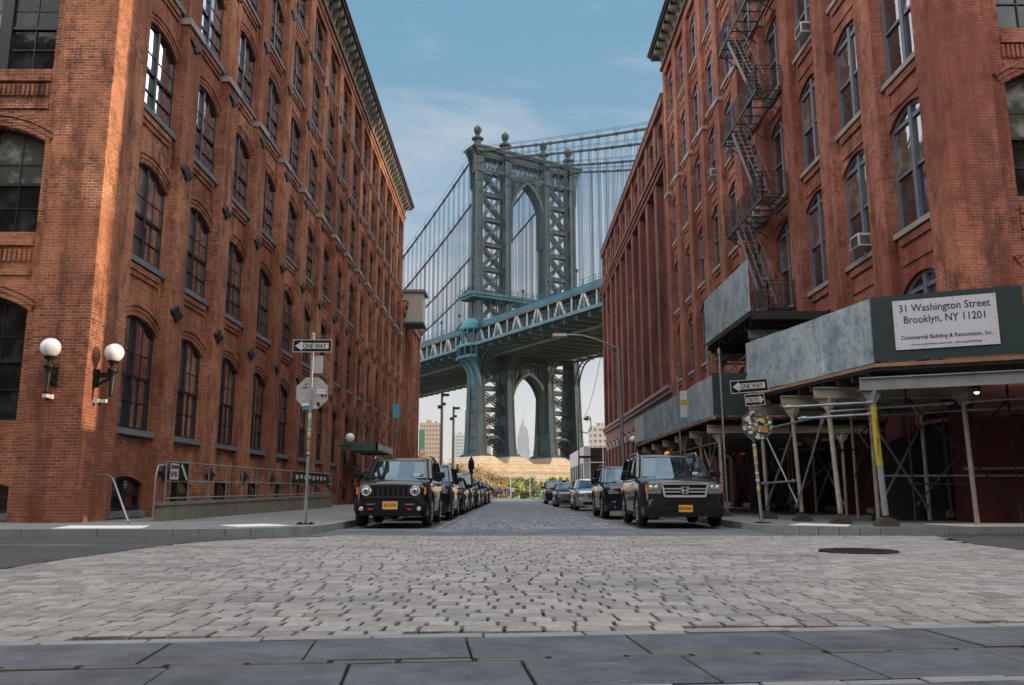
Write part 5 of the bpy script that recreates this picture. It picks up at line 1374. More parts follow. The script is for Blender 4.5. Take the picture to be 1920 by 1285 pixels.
# entrance canopy on the left
t = thing('entrance_canopy', 'green metal entrance canopy hung from rods on the left warehouse', 'canopy', (-10, 53, 3.4))
b = MB(); b.box(-10,-7.95,50,56.3,3.42,3.62); b.box(-7.95,-7.85,49.9,56.4,3.30,3.80); b.box(-10,-7.85,49.9,50,3.30,3.80); b.box(-10,-7.85,56.3,56.4,3.3,3.8); b.build('roof_slab', M['canopy'], t)
for y_ in (50.4, 53.2, 56): b = MB(); b.tube([(-8.1,y_,3.8),(-9.98,y_,5.6)], .03, 6); b.build('hanger_rod', M['iron'], t)
for k in range(3): b = MB(); b.box(-7.85,-7.83,50.2+k*2.1,52.1+k*2.1,3.36,3.7); b.build('fascia_panel', M['signalum'], t)
t = thing('globe_lamp', 'white globe lamp beside the green entrance canopy', 'lamp', (-9.3, 48.6, 3.7))
b = MB(); b.sphere((-9.3,48.8,3.98), .27, 14, 10); b.build('globe', M['globe'], t); b = MB(); b.tube([(-10,48.8,3.5),(-9.3,48.8,3.5),(-9.3,48.8,3.75)], .04, 6); b.build('bracket', M['iron'], t)

# ---------------------------------------------------------------- ramp with pipe railing
t = thing('access_ramp', 'concrete access ramp with grey pipe railing along the left warehouse', 'ramp', (-8.9, 30, .13))
b = MB(); b.prism([(24.5,.10),(40.5,.10),(40.5,.64),(24.5,.30)], lambda a,d,z: Vector((d,a,z)), -9.95, -8.67); b.prism([(20.8,.10),(40.5,.10),(40.5,.66),(20.8,.53)], lambda a,d,z: Vector((d,a,z)), -8.66, -8.45); b.prism([(20.75,.50),(40.55,.64),(40.55,.72),(20.75,.58)], lambda a,d,z: Vector((d,a,z)), -8.68, -8.42); b.build('ramp_wall', M['rampc'], t)
b = MB()
def rz(y): return .57 + (y-20.8)*.0066
yy = [20.95 + k*1.50 for k in range(14)]
for y_ in yy: b.tube([(-8.52,y_,rz(y_)),(-8.52,y_,rz(y_)+1.0)], .024, 8)
for h_ in (1.0, .52, .10): b.tube([(-8.52,yy[0],rz(yy[0])+h_),(-8.52,yy[-1],rz(yy[-1])+h_)], .024, 8)
b.tube([(-8.52,20.9,1.5),(-8.52,20.45,1.45),(-8.52,20.35,1.2),(-8.52,20.35,.13)], .022, 8)
b.build('pipe_railing', M['galv'], t)
t = thing('railing_banner', 'black and white printed banner on the near end of the ramp railing', 'banner', (-8.5, 21.7, 1.2))
b = MB(); b.box(-8.49,-8.475,21.05,22.3,1.12,1.56); b.build('sheet', M['black'], t)
b = MB(); rnd = random.Random(5)
b.box(-8.473,-8.468,21.08,21.62,1.14,1.54)
b.prism([(21.75,1.5),(21.85,1.54),(22.25,1.16),(22.15,1.13)], lambda a,d,z: Vector((d,a,z)), -8.473, -8.468)
b.build('white_print', M['signwhite'], t)
b = MB()
for k in range(5): b.box(-8.467,-8.464,21.12+.09*k,21.17+.09*k,1.18+.03*(k%3),1.34); b.box(-8.467,-8.464,21.12+.1*k,21.19+.1*k,1.40,1.50)
b.build('black_print', M['black'], t)
t = thing('railing_banner', 'long black banner with white markings at the far end of the ramp railing', 'banner', (-8.5, 37, 1.3))
b = MB(); b.box(-8.49,-8.475,33.2,39.6,1.22,1.66); b.build('sheet', M['black'], t)
for k in range(8): b = MB(); b.box(-8.473,-8.468,33.5+k*.72,33.5+k*.72+.4,1.35+.04*(k%2),1.53); b.build('white_mark', M['signwhite'], t)
t = thing('handrail', 'slanted grey handrail beside the first basement window at the left corner', 'handrail', (-9.2, 20.2, .13))
b = MB(); b.tube([(-9.98,20.35,1.22),(-9.6,20.2,1.22),(-9.45,20.15,1.14),(-8.75,19.6,.14)], .026, 8); b.build('pipe', M['galv'], t)

# ---------------------------------------------------------------- signs on poles
def octagon(r): return [(r*math.cos(R(22.5+45*k)), r*math.sin(R(22.5+45*k))) for k in range(8)]
def oneway(parent, c, w, h, left=True, rot=0.0, yaw=0.0):
    """c in local coordinates of parent; sign faces -y"""
    T = Matrix.Translation(c) @ Matrix.Rotation(yaw, 4, 'Z') @ Matrix.Rotation(rot, 4, 'Y')
    L = lambda a, d, z: Vector((a, d, z))
    b = MB(); b.T = T; b.box(-w/2, w/2, -.004, .004, -h/2, h/2); o = b.build('one_way_plate', M['black'], parent, world=False)
    b = MB(); b.T = T; e = .014
    for x0,x1,z0,z1 in ((-w/2,w/2,h/2-e,h/2),(-w/2,w/2,-h/2,-h/2+e),(-w/2,-w/2+e,-h/2+e,h/2-e),(w/2-e,w/2,-h/2+e,h/2-e)): b.box(x0,x1,-.006,-.0045,z0,z1)
    b.build('border', M['signwhite'], o, world=False)
    s = 1 if left else -1
    b = MB(); b.T = T
    arrow = [(-.44*w*s, 0), (-.26*w*s, .38*h), (-.26*w*s, .23*h), (.42*w*s, .23*h), (.42*w*s, -.23*h), (-.26*w*s, -.23*h), (-.26*w*s, -.38*h)]
    b.prism(arrow, L, -.0065, -.0048); b.build('arrow', M['signwhite'], o, world=False)
    tx = text('lettering', 'ONE WAY', M['black'], o, Matrix.Identity(4), .2, ext=.0006, bold=.004)
    xs = [v.co.x for v in tx.data.vertices]; ys_ = [v.co.y for v in tx.data.vertices]; kx = w*.60/(max(xs)-min(xs)); ky = h*.36/(max(ys_)-min(ys_))
    tx.data.transform(T @ Matrix.Translation((.06*w*s, -.0082, 0)) @ FACE @ Matrix.Diagonal((kx, ky, 1, 1)) @ Matrix.Translation((0, -(max(ys_)+min(ys_))/2, 0)))
    return o
stick_cols = [(.6,.6,.6),(.55,.5,.06),(.05,.30,.42),(.55,.22,.03),(.35,.05,.05),(.03,.03,.03),(.25,.35,.12),(.45,.45,.55),(.75,.75,.72)]
smats = [mottled('sticker_%s' % n_, c_, .5, .3, 8, 40, bump=0) for n_, c_ in zip(('grey','yellow','blue','orange','red','black','green','lilac','white'), stick_cols)]
def stickers(parent, T, r, n, seed, wrange=(.03,.07), weights=None):
    rnd = random.Random(seed); by = {}
    for i in range(n):
        a, rr = rnd.uniform(0, 2*math.pi), r*.88*math.sqrt(rnd.random()); x, z = rr*math.cos(a), rr*math.sin(a)
        w, h = rnd.uniform(*wrange), rnd.uniform(*wrange)*.8; c = rnd.choices(range(len(smats)), weights)[0]
        if math.hypot(abs(x)+w/2, abs(z)+h/2) > r*.93: continue
        b = MB(); b.T = T @ Matrix.Translation((x, -.0006*i-.004, z)) @ Matrix.Rotation(rnd.uniform(-.3,.3), 4, 'Y')
        if rnd.random() < .2: b.lathe([(w/2,-.0005),(w/2,.0005)], n=12, axis='y')
        else: b.box(-w/2, w/2, -.0004, .0004, -h/2, h/2)
        b.build('sticker', smats[c], parent, world=False)
def pole_stickers(parent, p, q, n, seed, r):
    rnd = random.Random(seed); p, q = Vector(p), Vector(q)
    for i in range(n):
        f_ = rnd.random(); h = rnd.uniform(.02,.05); c = p+(q-p)*f_; d = (q-p).normalized()
        b = MB(); b.tube([c-d*h, c+d*h], r+.0015+.0002*i, 10, cap=False); b.build('pole_sticker', smats[rnd.randrange(len(smats))], parent, world=False)
# left pole
t = thing('one_way_sign_pole', 'grey sign pole with one way sign and bare octagon back at the left kerb', 'street sign', (-4.45, 18.6, .135))
b = MB(); b.tube([(0,0,0),(0,0,4.2)], .035, 10); b.lathe([(.05,4.2),(.05,4.23),(.02,4.25)], n=10); o = b.build('pole', M['galv'], t, world=False)
b = MB(); b.box(-.17,.17,-.12,.12,0,.02)
for x,y_ in ((-.12,-.07),(.12,.07),(-.12,.07),(.12,-.07)): b.lathe([(.02,.02),(.02,.045)], (x,y_,0), 6)
b.build('base_plate', M['iron'], t, world=False)
oneway(t, (-.005,-.045,3.94), .88, .29)
b = MB(); T = Matrix.Translation((.12,-.012,3.52)); b.T = T; b.box(-.13,.13,-.003,.003,-.20,.20); b.build('blank_plate', M['signalum'], t, world=False)
b = MB(); b.T = Matrix.Translation((.015,.05,2.88)); b.prism(octagon(.385), lambda a,d,z: Vector((a,d,z)), -.003, .003); o = b.build('octagon_plate', M['signalum'], t, world=False)
T0 = Matrix.Translation((.015,.045,2.88))
for (x,z,w,h,c) in ((-.17,.12,.10,.03,5),(-.14,.2,.04,.04,5),(.20,.06,.20,.05,8),(.20,0,.22,.04,8),(.31,-.06,.06,.08,4),(.23,-.06,.06,.06,5),(-.20,-.12,.12,.12,7),(-.14,-.27,.16,.08,8),(-.12,-.33,.16,.08,2),(.15,-.26,.07,.10,5),(.23,-.17,.07,.07,7),(.10,-.30,.08,.05,8)):
    b = MB(); b.T = T0 @ Matrix.Translation((x,-.003,z)); b.box(-w/2,w/2,-.0015,.0015,-h/2,h/2); b.build('sticker', smats[c], o, world=False)
pole_stickers(t, (0,0,1.2), (0,0,2.5), 18, 3, .035)
# right pole, leaning
t = thing('one_way_sign_pole', 'leaning pole with two one way signs and a sticker covered octagon, right kerb', 'street sign', (5.73, 19.3, .135))
ln = Vector((-.16, 0, 3.35)); 
b = MB(); b.tube([(0,0,0), ln], .038, 10); b.build('pole', M['galv'], t, world=False)
b = MB(); b.box(-.16,.16,-.12,.12,0,.02); b.build('base_plate', M['iron'], t, world=False)
def onp(z): return Vector((ln.x*z/ln.z, 0, z))
oneway(t, onp(3.12)+Vector((0,-.05,0)), .88, .30, True, rot=-R(4.5)); oneway(t, onp(2.80)+Vector((.10,-.05,0)), .46, .27, False, rot=-R(4.5))
T0 = Matrix.Translation(onp(2.22)+Vector((.10,-.045,0))) @ Matrix.Rotation(R(4), 4, 'Y'); b = MB(); b.T = T0; b.prism(octagon(.385), lambda a,d,z: Vector((a,d,z)), .0, .006); o = b.build('octagon_plate', mottled('grimy_sign_back', (.10,.10,.10), .6, .5, 8, 30), t, world=False)
stickers(o, T0, .385, 74, 11, (.03,.10), (3,2,1,1.2,.6,3,1,2,4))
b = MB(); b.T = T0 @ Matrix.Translation((.10,-.055,.10)); b.lathe([(.055,-.001),(.055,.001)], n=14, axis='y'); b.build('sticker', smats[1], o, world=False)
b = MB(); b.T = T0 @ Matrix.Translation((.14,-.055,-.10)); b.box(-.08,.08,-.001,.001,-.07,.07); b.build('sticker', smats[3], o, world=False)
pole_stickers(t, onp(.5), onp(2.6), 26, 8, .038)
# further poles
t = thing('bus_stop_sign', 'thin pole with a white blue and yellow notice panel in front of the long shed', 'street sign', (5.75, 28, .135))
b = MB(); b.tube([(5.75,28,.135),(5.68,28,4.7)], .03, 8); b.build('pole', M['galv'], t)
b = MB(); b.box(5.75,6.07,27.95,27.97,3.15,4.2); b.build('panel', M['signwhite'], t)
b = MB(); b.box(5.76,6.06,27.935,27.948,3.75,3.9); b.build('yellow_band', M['yellow'], t); b = MB(); b.box(5.76,6.06,27.935,27.948,3.17,3.3); b.build('blue_band', smats[2], t)
t = thing('parking_sign_pole', 'thin leaning pole with a narrow blue sign at the left kerb beyond the canopy', 'street sign', (-4.7, 35, .135))
b = MB(); b.tube([(-4.85,35,.135),(-4.65,35,4.9)], .03, 8); b.build('pole', M['galv'], t)
b = MB(); b.box(-4.9,-4.62,34.95,34.97,3.9,4.5); b.build('sign_panel', smats[2], t)
# street light with long arm
t = thing('street_light', 'tall grey street light with a long arm reaching over the roadway on the right', 'street light', (5.95, 43.5, .135))
b = MB(); b.tube([(5.95,43.5,.135),(5.75,43.5,8.5)], [.12,.08], 10); b.lathe([(.2,.135),(.2,.5),(.13,.7)], (5.95,43.5,0), 8); b.build('pole', M['galv'], t)
b = MB(); b.tube([(5.76,43.5,8.35),(4.9,43.5,8.75),(3.9,43.5,9.05),(2.9,43.5,9.1)], [.05,.045,.04,.035], 8); b.tube([(5.76,43.5,7.9),(4.9,43.5,8.7)], .02, 6); b.build('arm', M['galv'], t)
b = MB(); b.box(2.3,3.05,43.38,43.62,9.0,9.14); b.build('lamp_head', M['acwhite'], t)
# poles further off
for x, y_, h_, lb in ((-8.1,100,12.7,'taller dark floodlight pole left of the bridge tower'),(-7.7,115,12.6,'second dark floodlight pole, nearer the bridge tower leg')):
    t = thing('floodlight_pole', lb, 'pole', (x,y_,0), group='floodlight poles')
    b = MB(); b.tube([(x,y_,0),(x,y_,h_)], [.22,.16], 8); b.build('pole', mottled('brown_pole', (.075,.06,.05), .7, .3), t)
    for q_ in ((x-.1,x+.85,y_-.2,y_+.2,h_-.4,h_-.1),(x-.5,x-.1,y_-.2,y_+.2,h_-1.9,h_-1.5),(x+.1,x+.45,y_-.2,y_+.2,h_-1.5,h_-1.2)): b = MB(); b.box(*q_); b.build('floodlight', M['iron'], t)
for x, y_, h_, lb in ((-3.35,74.0,3.9,'ornate black post with a pointed top past the left parked cars'),(-5.6,62.0,3.35,'ornate black post just behind the left parked cars')):
    t = thing('lantern_post', lb, 'post', (x,y_,.13), group='ornate posts on the left pavement')
    b = MB(); b.lathe([(.22,0),(.22,.5),(.14,.6),(.10,h_*.6),(.2,h_*.62),(.2,h_*.66),(.13,h_*.68)], (x,y_,.1), 8, smooth=False); b.build('shaft', M['iron'], t)
    b = MB(); b.lathe([(.14,h_*.68),(.28,h_*.74),(.26,h_*.88),(.12,h_*.95),(.03,h_)], (x,y_,.1), 8, smooth=False); b.build('lantern', M['iron'], t)
t = thing('crook_lamp', 'black crook necked lamp post in front of the low grey building', 'street light', (8.9, 105, 0))
b = MB(); b.tube([(8.7,105,0),(8.7,105,11.5)], [.12,.08], 8); b.tube([(8.7,105,8.5),(9.8,105,8.2),(10.3,105,8.9),(10.2,105,10.2),(9.8,105,10.4)], .07, 6); b.build('post', M['iron'], t)
b = MB(); b.lathe([(.05,.35),(.35,.1),(.4,-.1),(.1,-.2)], (9.75,105,10.0), 10); b.build('lamp_head', M['iron'], t)
b = MB(); b.box(8.7,11.3,104.9,105.0,5.1,5.4); b.build('street_name_plate', M['black'], t)
t = thing('utility_wire', 'thin wire sagging from the mauve warehouse to the crook lamp', 'wire', (10,100,9))
b = MB(); b.tube([(8.7+2.15*f_, 105-10*f_, 9.5+8.5*f_*f_) for f_ in [k/8 for k in range(9)]], .03, 4, cap=False); b.build('strand', M['iron'], t)
# ---------------------------------------------------------------- cars
def paint(name, c, metal=0.3, rough=0.28):
    m = NT(name); n = m.noise(m.P(), 3.0, 5, 0.6); m.out(m.mix(m.rng(n, .4, .7, 0, .3), c, sc3(c, 1.4)), m.rng(n, .3, .7, rough, rough+.1), metal, .3)
    m.b.inputs['Coat Weight'].default_value = 1.0; m.b.inputs['Coat Roughness'].default_value = 0.04; return m.mat
PA_ = {'black': paint('black_car_paint', (.004,.0045,.006)), 'blueblack': paint('blue_black_car_paint', (.006,.010,.020)), 'slate': paint('slate_car_paint', (.009,.016,.020), .4),
       'silver': paint('silver_car_paint', (.42,.44,.46), .7, .32), 'grey': paint('grey_car_paint', (.10,.11,.12), .6), 'navy': paint('navy_car_paint', (.02,.04,.09), .4)}
M['tyre'] = mottled('tyre_rubber', (.018,.018,.018), .85, .3, 10, 60)
M['alloy'] = mottled('alloy_wheel', (.50,.51,.52), .3, .2, 8, 30, .9, bump=0)
M['chrome'] = mottled('chrome_trim', (.62,.64,.67), .2, .1, 8, 30, .45, bump=0)
M['grillegrey'] = mottled('grille_grey', (.045,.048,.055), .35, .2, 8, 30, .3, bump=0)
M['plastic'] = mottled('black_plastic', (.009,.009,.010), .6, .3, 10, 60, spec=.2)
M['lampglass'] = mottled('headlamp_lens', (.60,.61,.62), .08, .5, 18, 40, .5, bump=0, c2=(.10,.10,.11))
M['amber'] = mottled('amber_lens', (.75,.20,.03), .2, .3, 10, 40, bump=0)
M['redl'] = mottled('red_hook', (.55,.02,.02), .4, .2, 10, 40, bump=0)
M['plate'] = mottled('orange_plate', (.80,.36,.02), .5, .1, 10, 40, bump=0)
def car(name, lab, loc, rz=0.0, L=4.6, W=1.85, H=1.7, hf=.98, hr=1.10, belt=1.12, cowl=1.25, rf=1.95, rr=4.1, rb=4.5, deck=None, clr=.24,
        rw=.36, ax=(.88,3.6), col='black', bodyclad=None, front='suv', plate='', tum=.80, rails=False, group='cars parked along the kerb', cat='car'):
    t = thing(name, lab, cat, loc, rz, group); w = W/2; o0 = -L/2
    pm = PA_[col]; ra = rw + .065
    ys = {0.0, .05, .13, .3, L-.3, L-.12, L-.04, L, cowl-.1, cowl+.05, rb-.02, rb+.05}
    for a in ax:
        for k in range(9): ys.add(round(a - ra*math.cos(math.pi*k/8)*.999, 4))
        ys.add(a-ra-.03); ys.add(a+ra+.03)
    for k in range(12): ys.add(.3 + (L-.6)*k/11)
    ys = sorted(y for y in ys if 0 <= y <= L); y2 = [ys[0]]
    for y in ys[1:]:
        if y - y2[-1] > .012: y2.append(y)
    ys = y2
    def itp(y, tab):
        for (a, b), (c, d) in zip(tab[:-1], tab[1:]):
            if y <= c: return b + (d-b)*(y-a)/(c-a)
        return tab[-1][1]
    dk = deck if deck else belt
    top = [(0, hf-.10), (.05, hf-.05), (.13, hf-.01), (.3, hf+.01), (cowl, hr), (cowl+.15, belt), (rb-.05, belt if not deck else belt+.02), (rb+.08, dk), (L-.12, dk-.03), (L, dk-.12)]
    wid = [(0, .80), (.05, .875), (.13, .93), (.3, .975), (.6, 1.0), (L-.5, 1.0), (L-.2, .96), (L-.04, .88), (L, .82)]
    bot = [(0, clr+.03), (.3, clr), (L-.3, clr), (L, clr+.1)]
    rings = []
    for y in ys:
        ww = w*itp(y, wid); zt = itp(y, top); zb = itp(y, bot); zs = zb
        for a in ax:
            if abs(y-a) < ra: zs = max(zs, rw + math.sqrt(ra*ra-(y-a)**2))
        zm = max(zs+.02, .52*zt+.12); zh = max(zm+.02, zt-.13)
        half = [(0, zb), (ww*.66, zb), (ww*.68, max(zb, zs)), (ww*.975, zs), (ww*1.0, min(zm, zs + .18) if zm > zs+.2 else zm-.005), (ww, zm), (ww*.985, zh), (ww*.93, zt-.035), (ww*.84, zt), (ww*.45, zt+.03), (0, zt+.038)]
        ring = [(x, o0+y, z) for x, z in half] + [(-x, o0+y, z) for x, z in half[-2:0:-1]]
        rings.append(ring)
    b = MB(); b.loft(rings)
    o = b.build('body', pm, t, world=False, merge=True)
    # lower cladding
    b = MB(); zc = clr + .16
    for sg in (-1, 1):
        b.box(sg*w*.955-.03, sg*w*.955+.03, o0+ax[0]+ra, o0+ax[1]-ra, clr-.01, zc)
        for a in ax:
            n = 12; pts_o = [(a+(ra+.055)*math.cos(math.pi*k/n), rw+(ra+.055)*math.sin(math.pi*k/n)) for k in range(n+1)]; pts_i = [(a+(ra-.012)*math.cos(math.pi*k/n), rw+(ra-.012)*math.sin(math.pi*k/n)) for k in range(n+1)]
            x0, x1 = sg*w*.90, sg*(w+.012)
            vs = []
            for (p, q), (r_, s_) in zip(pts_o, pts_i): vs += [(x0,o0+p,q),(x1,o0+p,q),(x1,o0+r_,s_),(x0,o0+r_,s_)]
            b.add(vs, [(k*4+j, k*4+(j+1)%4, (k+1)*4+(j+1)%4, (k+1)*4+j) for k in range(n) for j in range(4)])
    b.build('wheel_arch_cladding', M['plastic'] if bodyclad is None else pm, t, world=False)
    # greenhouse
    wb, wt_ = w*.895, w*tum
    def plan(x, yf, yr, bow=.14, cr=.10): return [(-x, yf+cr*.9), (-x+cr*.9, yf+.0), (-x*.5, yf-bow*.75), (0, yf-bow), (x*.5, yf-bow*.75), (x-cr*.9, yf), (x, yf+cr*.9), (x, yr-.12), (x-.12, yr), (-x+.12, yr), (-x, yr-.12)]
    zr = H - .09
    R0 = [(x, o0+y, belt-.03) for x, y in plan(wb, cowl, rb)]; R1 = [(x, o0+y, zr) for x, y in plan(wt_, rf, rr)]
    b = MB(); b.loft([R0, R1], smooth=False); b.build('windows', M['carglass'], t, world=False)
    b = MB(); R1b = [(x*1.025, (y-(o0+(rf+rr)/2))*1.012+(o0+(rf+rr)/2), zr-.035) for x, y, z in R1]; R2 = [(x*1.02, y, zr+.02) for x, y, z in R1]
    R3 = [(x*.93, (y-(o0+(rf+rr)/2))*.95+(o0+(rf+rr)/2), H-.015) for x, y, z in R1]; R4 = [(x*.5, (y-(o0+(rf+rr)/2))*.7+(o0+(rf+rr)/2), H) for x, y, z in R1]
    b.loft([R1b, R2, R3, R4]); b.build('roof', pm, t, world=False, merge=True)
    for i, j in ((0,1),(6,5)):
        b = MB(); b.bar(Vector(R0[i]), Vector(R1[i]), .07, .075); b.bar(Vector(R0[j]), Vector(R1[j]), .045, .05); b.build('windscreen_pillar', pm, t, world=False)
    for sg in (-1, 1):
        for yb_, yt_, wd in (((ax[0]+ax[1])/2-.15, (ax[0]+ax[1])/2-.05, .09), (ax[1]-.25 if not deck else ax[1]-.1, min(rr-.35, ax[1]-.3), .10), (rb-.10, rr-.10, .16)):
            b = MB(); b.bar((sg*(wb+.003), o0+yb_, belt-.03), (sg*(wt_+.003), o0+yt_, zr), .03, wd, up=(sg,0,0)); b.build('side_pillar', pm, t, world=False)
    b = MB()
    for sg in (-1, 1): b.bar((sg*(wb+.008), o0+cowl+.1, belt+.0), (sg*(wb+.008), o0+rb-.1, belt), .02, .03)
    b.bar((-wb+.08, o0+cowl-.06, belt-.01), (wb-.08, o0+cowl-.06, belt-.01), .10, .03)
    b.build('window_trim', M['plastic'], t, world=False)
    if rails:
        b = MB()
        for sg in (-1, 1): b.tube([(sg*wt_*.97,o0+rf+.25,H-.04),(sg*wt_*.97,o0+rf+.35,H+.045),(sg*wt_*.97,o0+rr-.4,H+.045),(sg*wt_*.97,o0+rr-.25,H-.04)], .022, 6)
        b.build('roof_rails', M['alloy'], t, world=False)
    # wheels
    for sg in (-1, 1):
        for a in ax:
            x = sg*(w-.115); b = MB(); b.T = Matrix.Translation((x, o0+a, rw))
            b.lathe([(rw*.62,-.11),(rw*.93,-.11),(rw,-.07),(rw,.07),(rw*.93,.11),(rw*.62,.11)], n=28, axis='x'); wo = b.build('wheel', M['tyre'], t, world=False)
            b = MB(); b.T = Matrix.Translation((x+sg*.085, o0+a, rw)); b.lathe([(rw*.66,sg*.02),(rw*.62,sg*.03),(rw*.60,-sg*.03),(.02,-sg*.03)] if False else [(rw*.66,sg*.025),(rw*.60,sg*.02),(rw*.58,-sg*.02)], n=24, axis='x')
            for k in range(10): th = 2*math.pi*k/10; b.bar((sg*.012, .03*math.cos(th), .03*math.sin(th)), (sg*.018, rw*.62*math.cos(th), rw*.62*math.sin(th)), .03, .045, up=(1,0,0))
            b.lathe([(.055,sg*.03),(.06,0)], n=10, axis='x'); b.build('rim', M['alloy'], wo, world=False)
            b = MB(); b.T = Matrix.Translation((x+sg*.05, o0+a, rw)); b.lathe([(rw*.55,0),(rw*.56,-sg*.01)], n=16, axis='x'); b.build('brake_disc', M['plastic'], wo, world=False)
    # mirrors
    for sg in (-1, 1):
        b = MB(); mx, my, mz = sg*(w+.13), o0+cowl+.32, belt+.08
        b.loft([[(mx+px*s_, my+dy, mz+pz*s_) for px, pz in ((-.12,-.075),(.09,-.08),(.12,-.02),(.10,.075),(-.10,.08),(-.13,.03))] for dy, s_ in ((-.07,.75),(-.03,1),(.05,1),(.08,.9))])
        b.bar((sg*w*.93, my+.02, belt-.02), (mx-sg*.05, my, mz-.03), .05, .05); b.build('mirror', M['plastic'] if front in ('boxy','pilot') else pm, t, world=False)
    y0 = o0
    def Q(name_, mat, items, parent=t, bev=None):
        b = MB()
        for it in items: b.box(*it)
        return b.build(name_, mat, parent, world=False)
    fx = w*.80
    if front == 'boxy':
        Q('grille', M['plastic'], [(-.60,.60,y0-.035,y0+.03,hf-.34,hf-.10)])
        b = MB()
        for k in range(7): x = -.36+k*.12; b.box(x-.04, x+.04, y0-.040, y0-.0355, hf-.31, hf-.13)
        b.build('grille_slots', M['black'], t, world=False)
        b = MB()
        for k in range(8): x = -.42+k*.12; b.box(x-.012, x+.012, y0-.052, y0-.036, hf-.32, hf-.12)
        b.box(-.62,.62,y0-.055,y0-.03,hf-.375,hf-.345); b.box(-.55,.55,y0-.05,y0-.03,hf-.105,hf-.085); b.build('grille_bars', M['grillegrey'], t, world=False)  # bar beneath the grille stands in for a reflected line
        for sg in (-1, 1):
            b = MB(); b.T = Matrix.Translation((sg*.575, y0-.035, hf-.215)); b.lathe([(.118,.03),(.118,-.025),(.10,-.03),(.095,-.01),(.0001,.0)], n=24, axis='y')
            ho = b.build('headlight', M['chrome'], t, world=False)
            b = MB(); b.T = Matrix.Translation((sg*.575, y0-.05, hf-.215)); b.lathe([(.088,.02),(.075,-.012),(.0001,-.02)], n=20, axis='y'); b.build('lens', M['lampglass'], ho, world=False)
            b = MB(); b.T = Matrix.Translation((sg*.575, y0-.062, hf-.215)); b.lathe([(.04,.02),(.03,-.012),(.0001,-.015)], n=12, axis='y'); b.build('bulb_shield', M['plastic'], ho, world=False)
            Q('side_marker', M['amber'], [(sg*w*.88-.02, sg*w*.88+.03, y0+.02, y0+.12, hf-.30, hf-.13)])
            b = MB(); b.T = Matrix.Translation((sg*.68, y0-.068, .44)); b.lathe([(.05,.05),(.05,-.02),(.04,-.025),(.0001,-.015)], n=14, axis='y'); b.build('fog_light', M['chrome'], t, world=False)
            Q('tow_hook', M['redl'], [(sg*.46-.05, sg*.46+.05, y0-.11, y0-.02, .41, .45)])
            Q('bumper_accent', M['alloy'], [(sg*.46-.11, sg*.46+.11, y0-.075, y0-.03, .535, .555)])
        b = MB(); b.loft([[(x*sx_, y0+yy, z) for x, z in ((-1,.30),(1,.30),(1,.60),(.96,.63),(-.96,.63),(-1,.60))] for yy, sx_ in ((-.07,.70),(-.045,.78),(.10,.845))]); b.build('bumper', M['plastic'], t, world=False)
        Q('lower_intake', M['black'], [(-.42,.42,y0-.075,y0-.066,.34,.50)])
        pz, py_, pw = .52, y0-.085, .165
    elif front == 'pilot':
        b = MB(); b.loft([[(x*sx_, y0+yy, z) for x, z in ((-1,.30),(1,.30),(1,.62),(.97,.66),(-.97,.66),(-1,.62))] for yy, sx_ in ((-.08,.76),(-.05,.83),(.10,.90))]); b.build('bumper', pm, t, world=False)
        b = MB(); g0, g1 = hf-.37, hf-.10
        b.prism([(-.50,g1),(.50,g1),(.45,g0),(-.45,g0)], lambda a,d,z: Vector((a,d,z)), y0-.055, y0+.0); b.build('grille', M['black'], t, world=False)
        b = MB(); yf_ = y0-.07
        def fb(p, q, th): b.bar((p[0],yf_,p[1]),(q[0],yf_,q[1]),.03,th)
        fb((-.53,g1+.01),(.53,g1+.01),.028); fb((-.47,g0),(.47,g0),.05); fb((-.53,g1+.01),(-.47,g0),.04); fb((.53,g1+.01),(.47,g0),.04)
        for z in (g0+.10, g0+.17): fb((-.49,z),(-.10,z),.028); fb((.10,z),(.49,z),.028)
        b.build('grille_frame', M['chrome'], t, world=False)
        b = MB(); ye = y0-.085; zc = g0+.135   # letter shaped emblem in a rounded frame
        def eb(p, q, th): b.bar((p[0],ye,zc+p[1]),(q[0],ye,zc+q[1]),.02,th)
        eb((-.085,.075),(.085,.075),.014); eb((-.06,-.075),(.06,-.075),.014); eb((-.085,.075),(-.06,-.075),.014); eb((.085,.075),(.06,-.075),.014)
        eb((-.05,.065),(-.035,-.06),.026); eb((.05,.065),(.035,-.06),.026); eb((-.035,0),(.035,0),.024)
        b.build('emblem', M['chrome'], t, world=False)
        Q('lower_intake', M['black'], [(-.48,.48,y0-.088,y0-.07,.50,.60)])
        b = MB(); b.loft([[(x*sx_, y0+yy, z) for x, z in ((-1,.26),(1,.26),(1,.455),(-1,.455))] for yy, sx_ in ((-.095,.74),(-.062,.845),(.10,.915))], smooth=False); b.build('lower_bumper', M['plastic'], t, world=False)
        for sg in (-1, 1):
            hx = sg*.70
            ho = Q('headlight', M['lampglass'], [(hx-.155, hx+.155, y0-.005, y0+.20, hf-.31, hf-.09)])
            b = MB()
            for dx in (-.07, .05):
                b.T = Matrix.Translation((hx+sg*dx*-1, y0-.006, hf-.17)); b.lathe([(.052,.0),(.05,-.012),(.0001,-.004)], n=14, axis='y')
            b.build('reflector', M['chrome'], ho, world=False)
            Q('turn_signal', M['amber'], [(hx+sg*.17-.03, hx+sg*.17+.012, y0+.0, y0+.16, hf-.28, hf-.11)], ho)
            Q('bumper_corner', M['plastic'], [(sg*.72-.15, sg*.72+.15, y0-.07, y0+.02, .31, .46)])
            Q('fog_light', M['lampglass'], [(sg*.66-.075, sg*.66+.075, y0-.085, y0-.03, .37, .43)])
        pz, py_, pw = .45, y0-.10, .16
    else:
        zc = (hf+.45)/2+.06
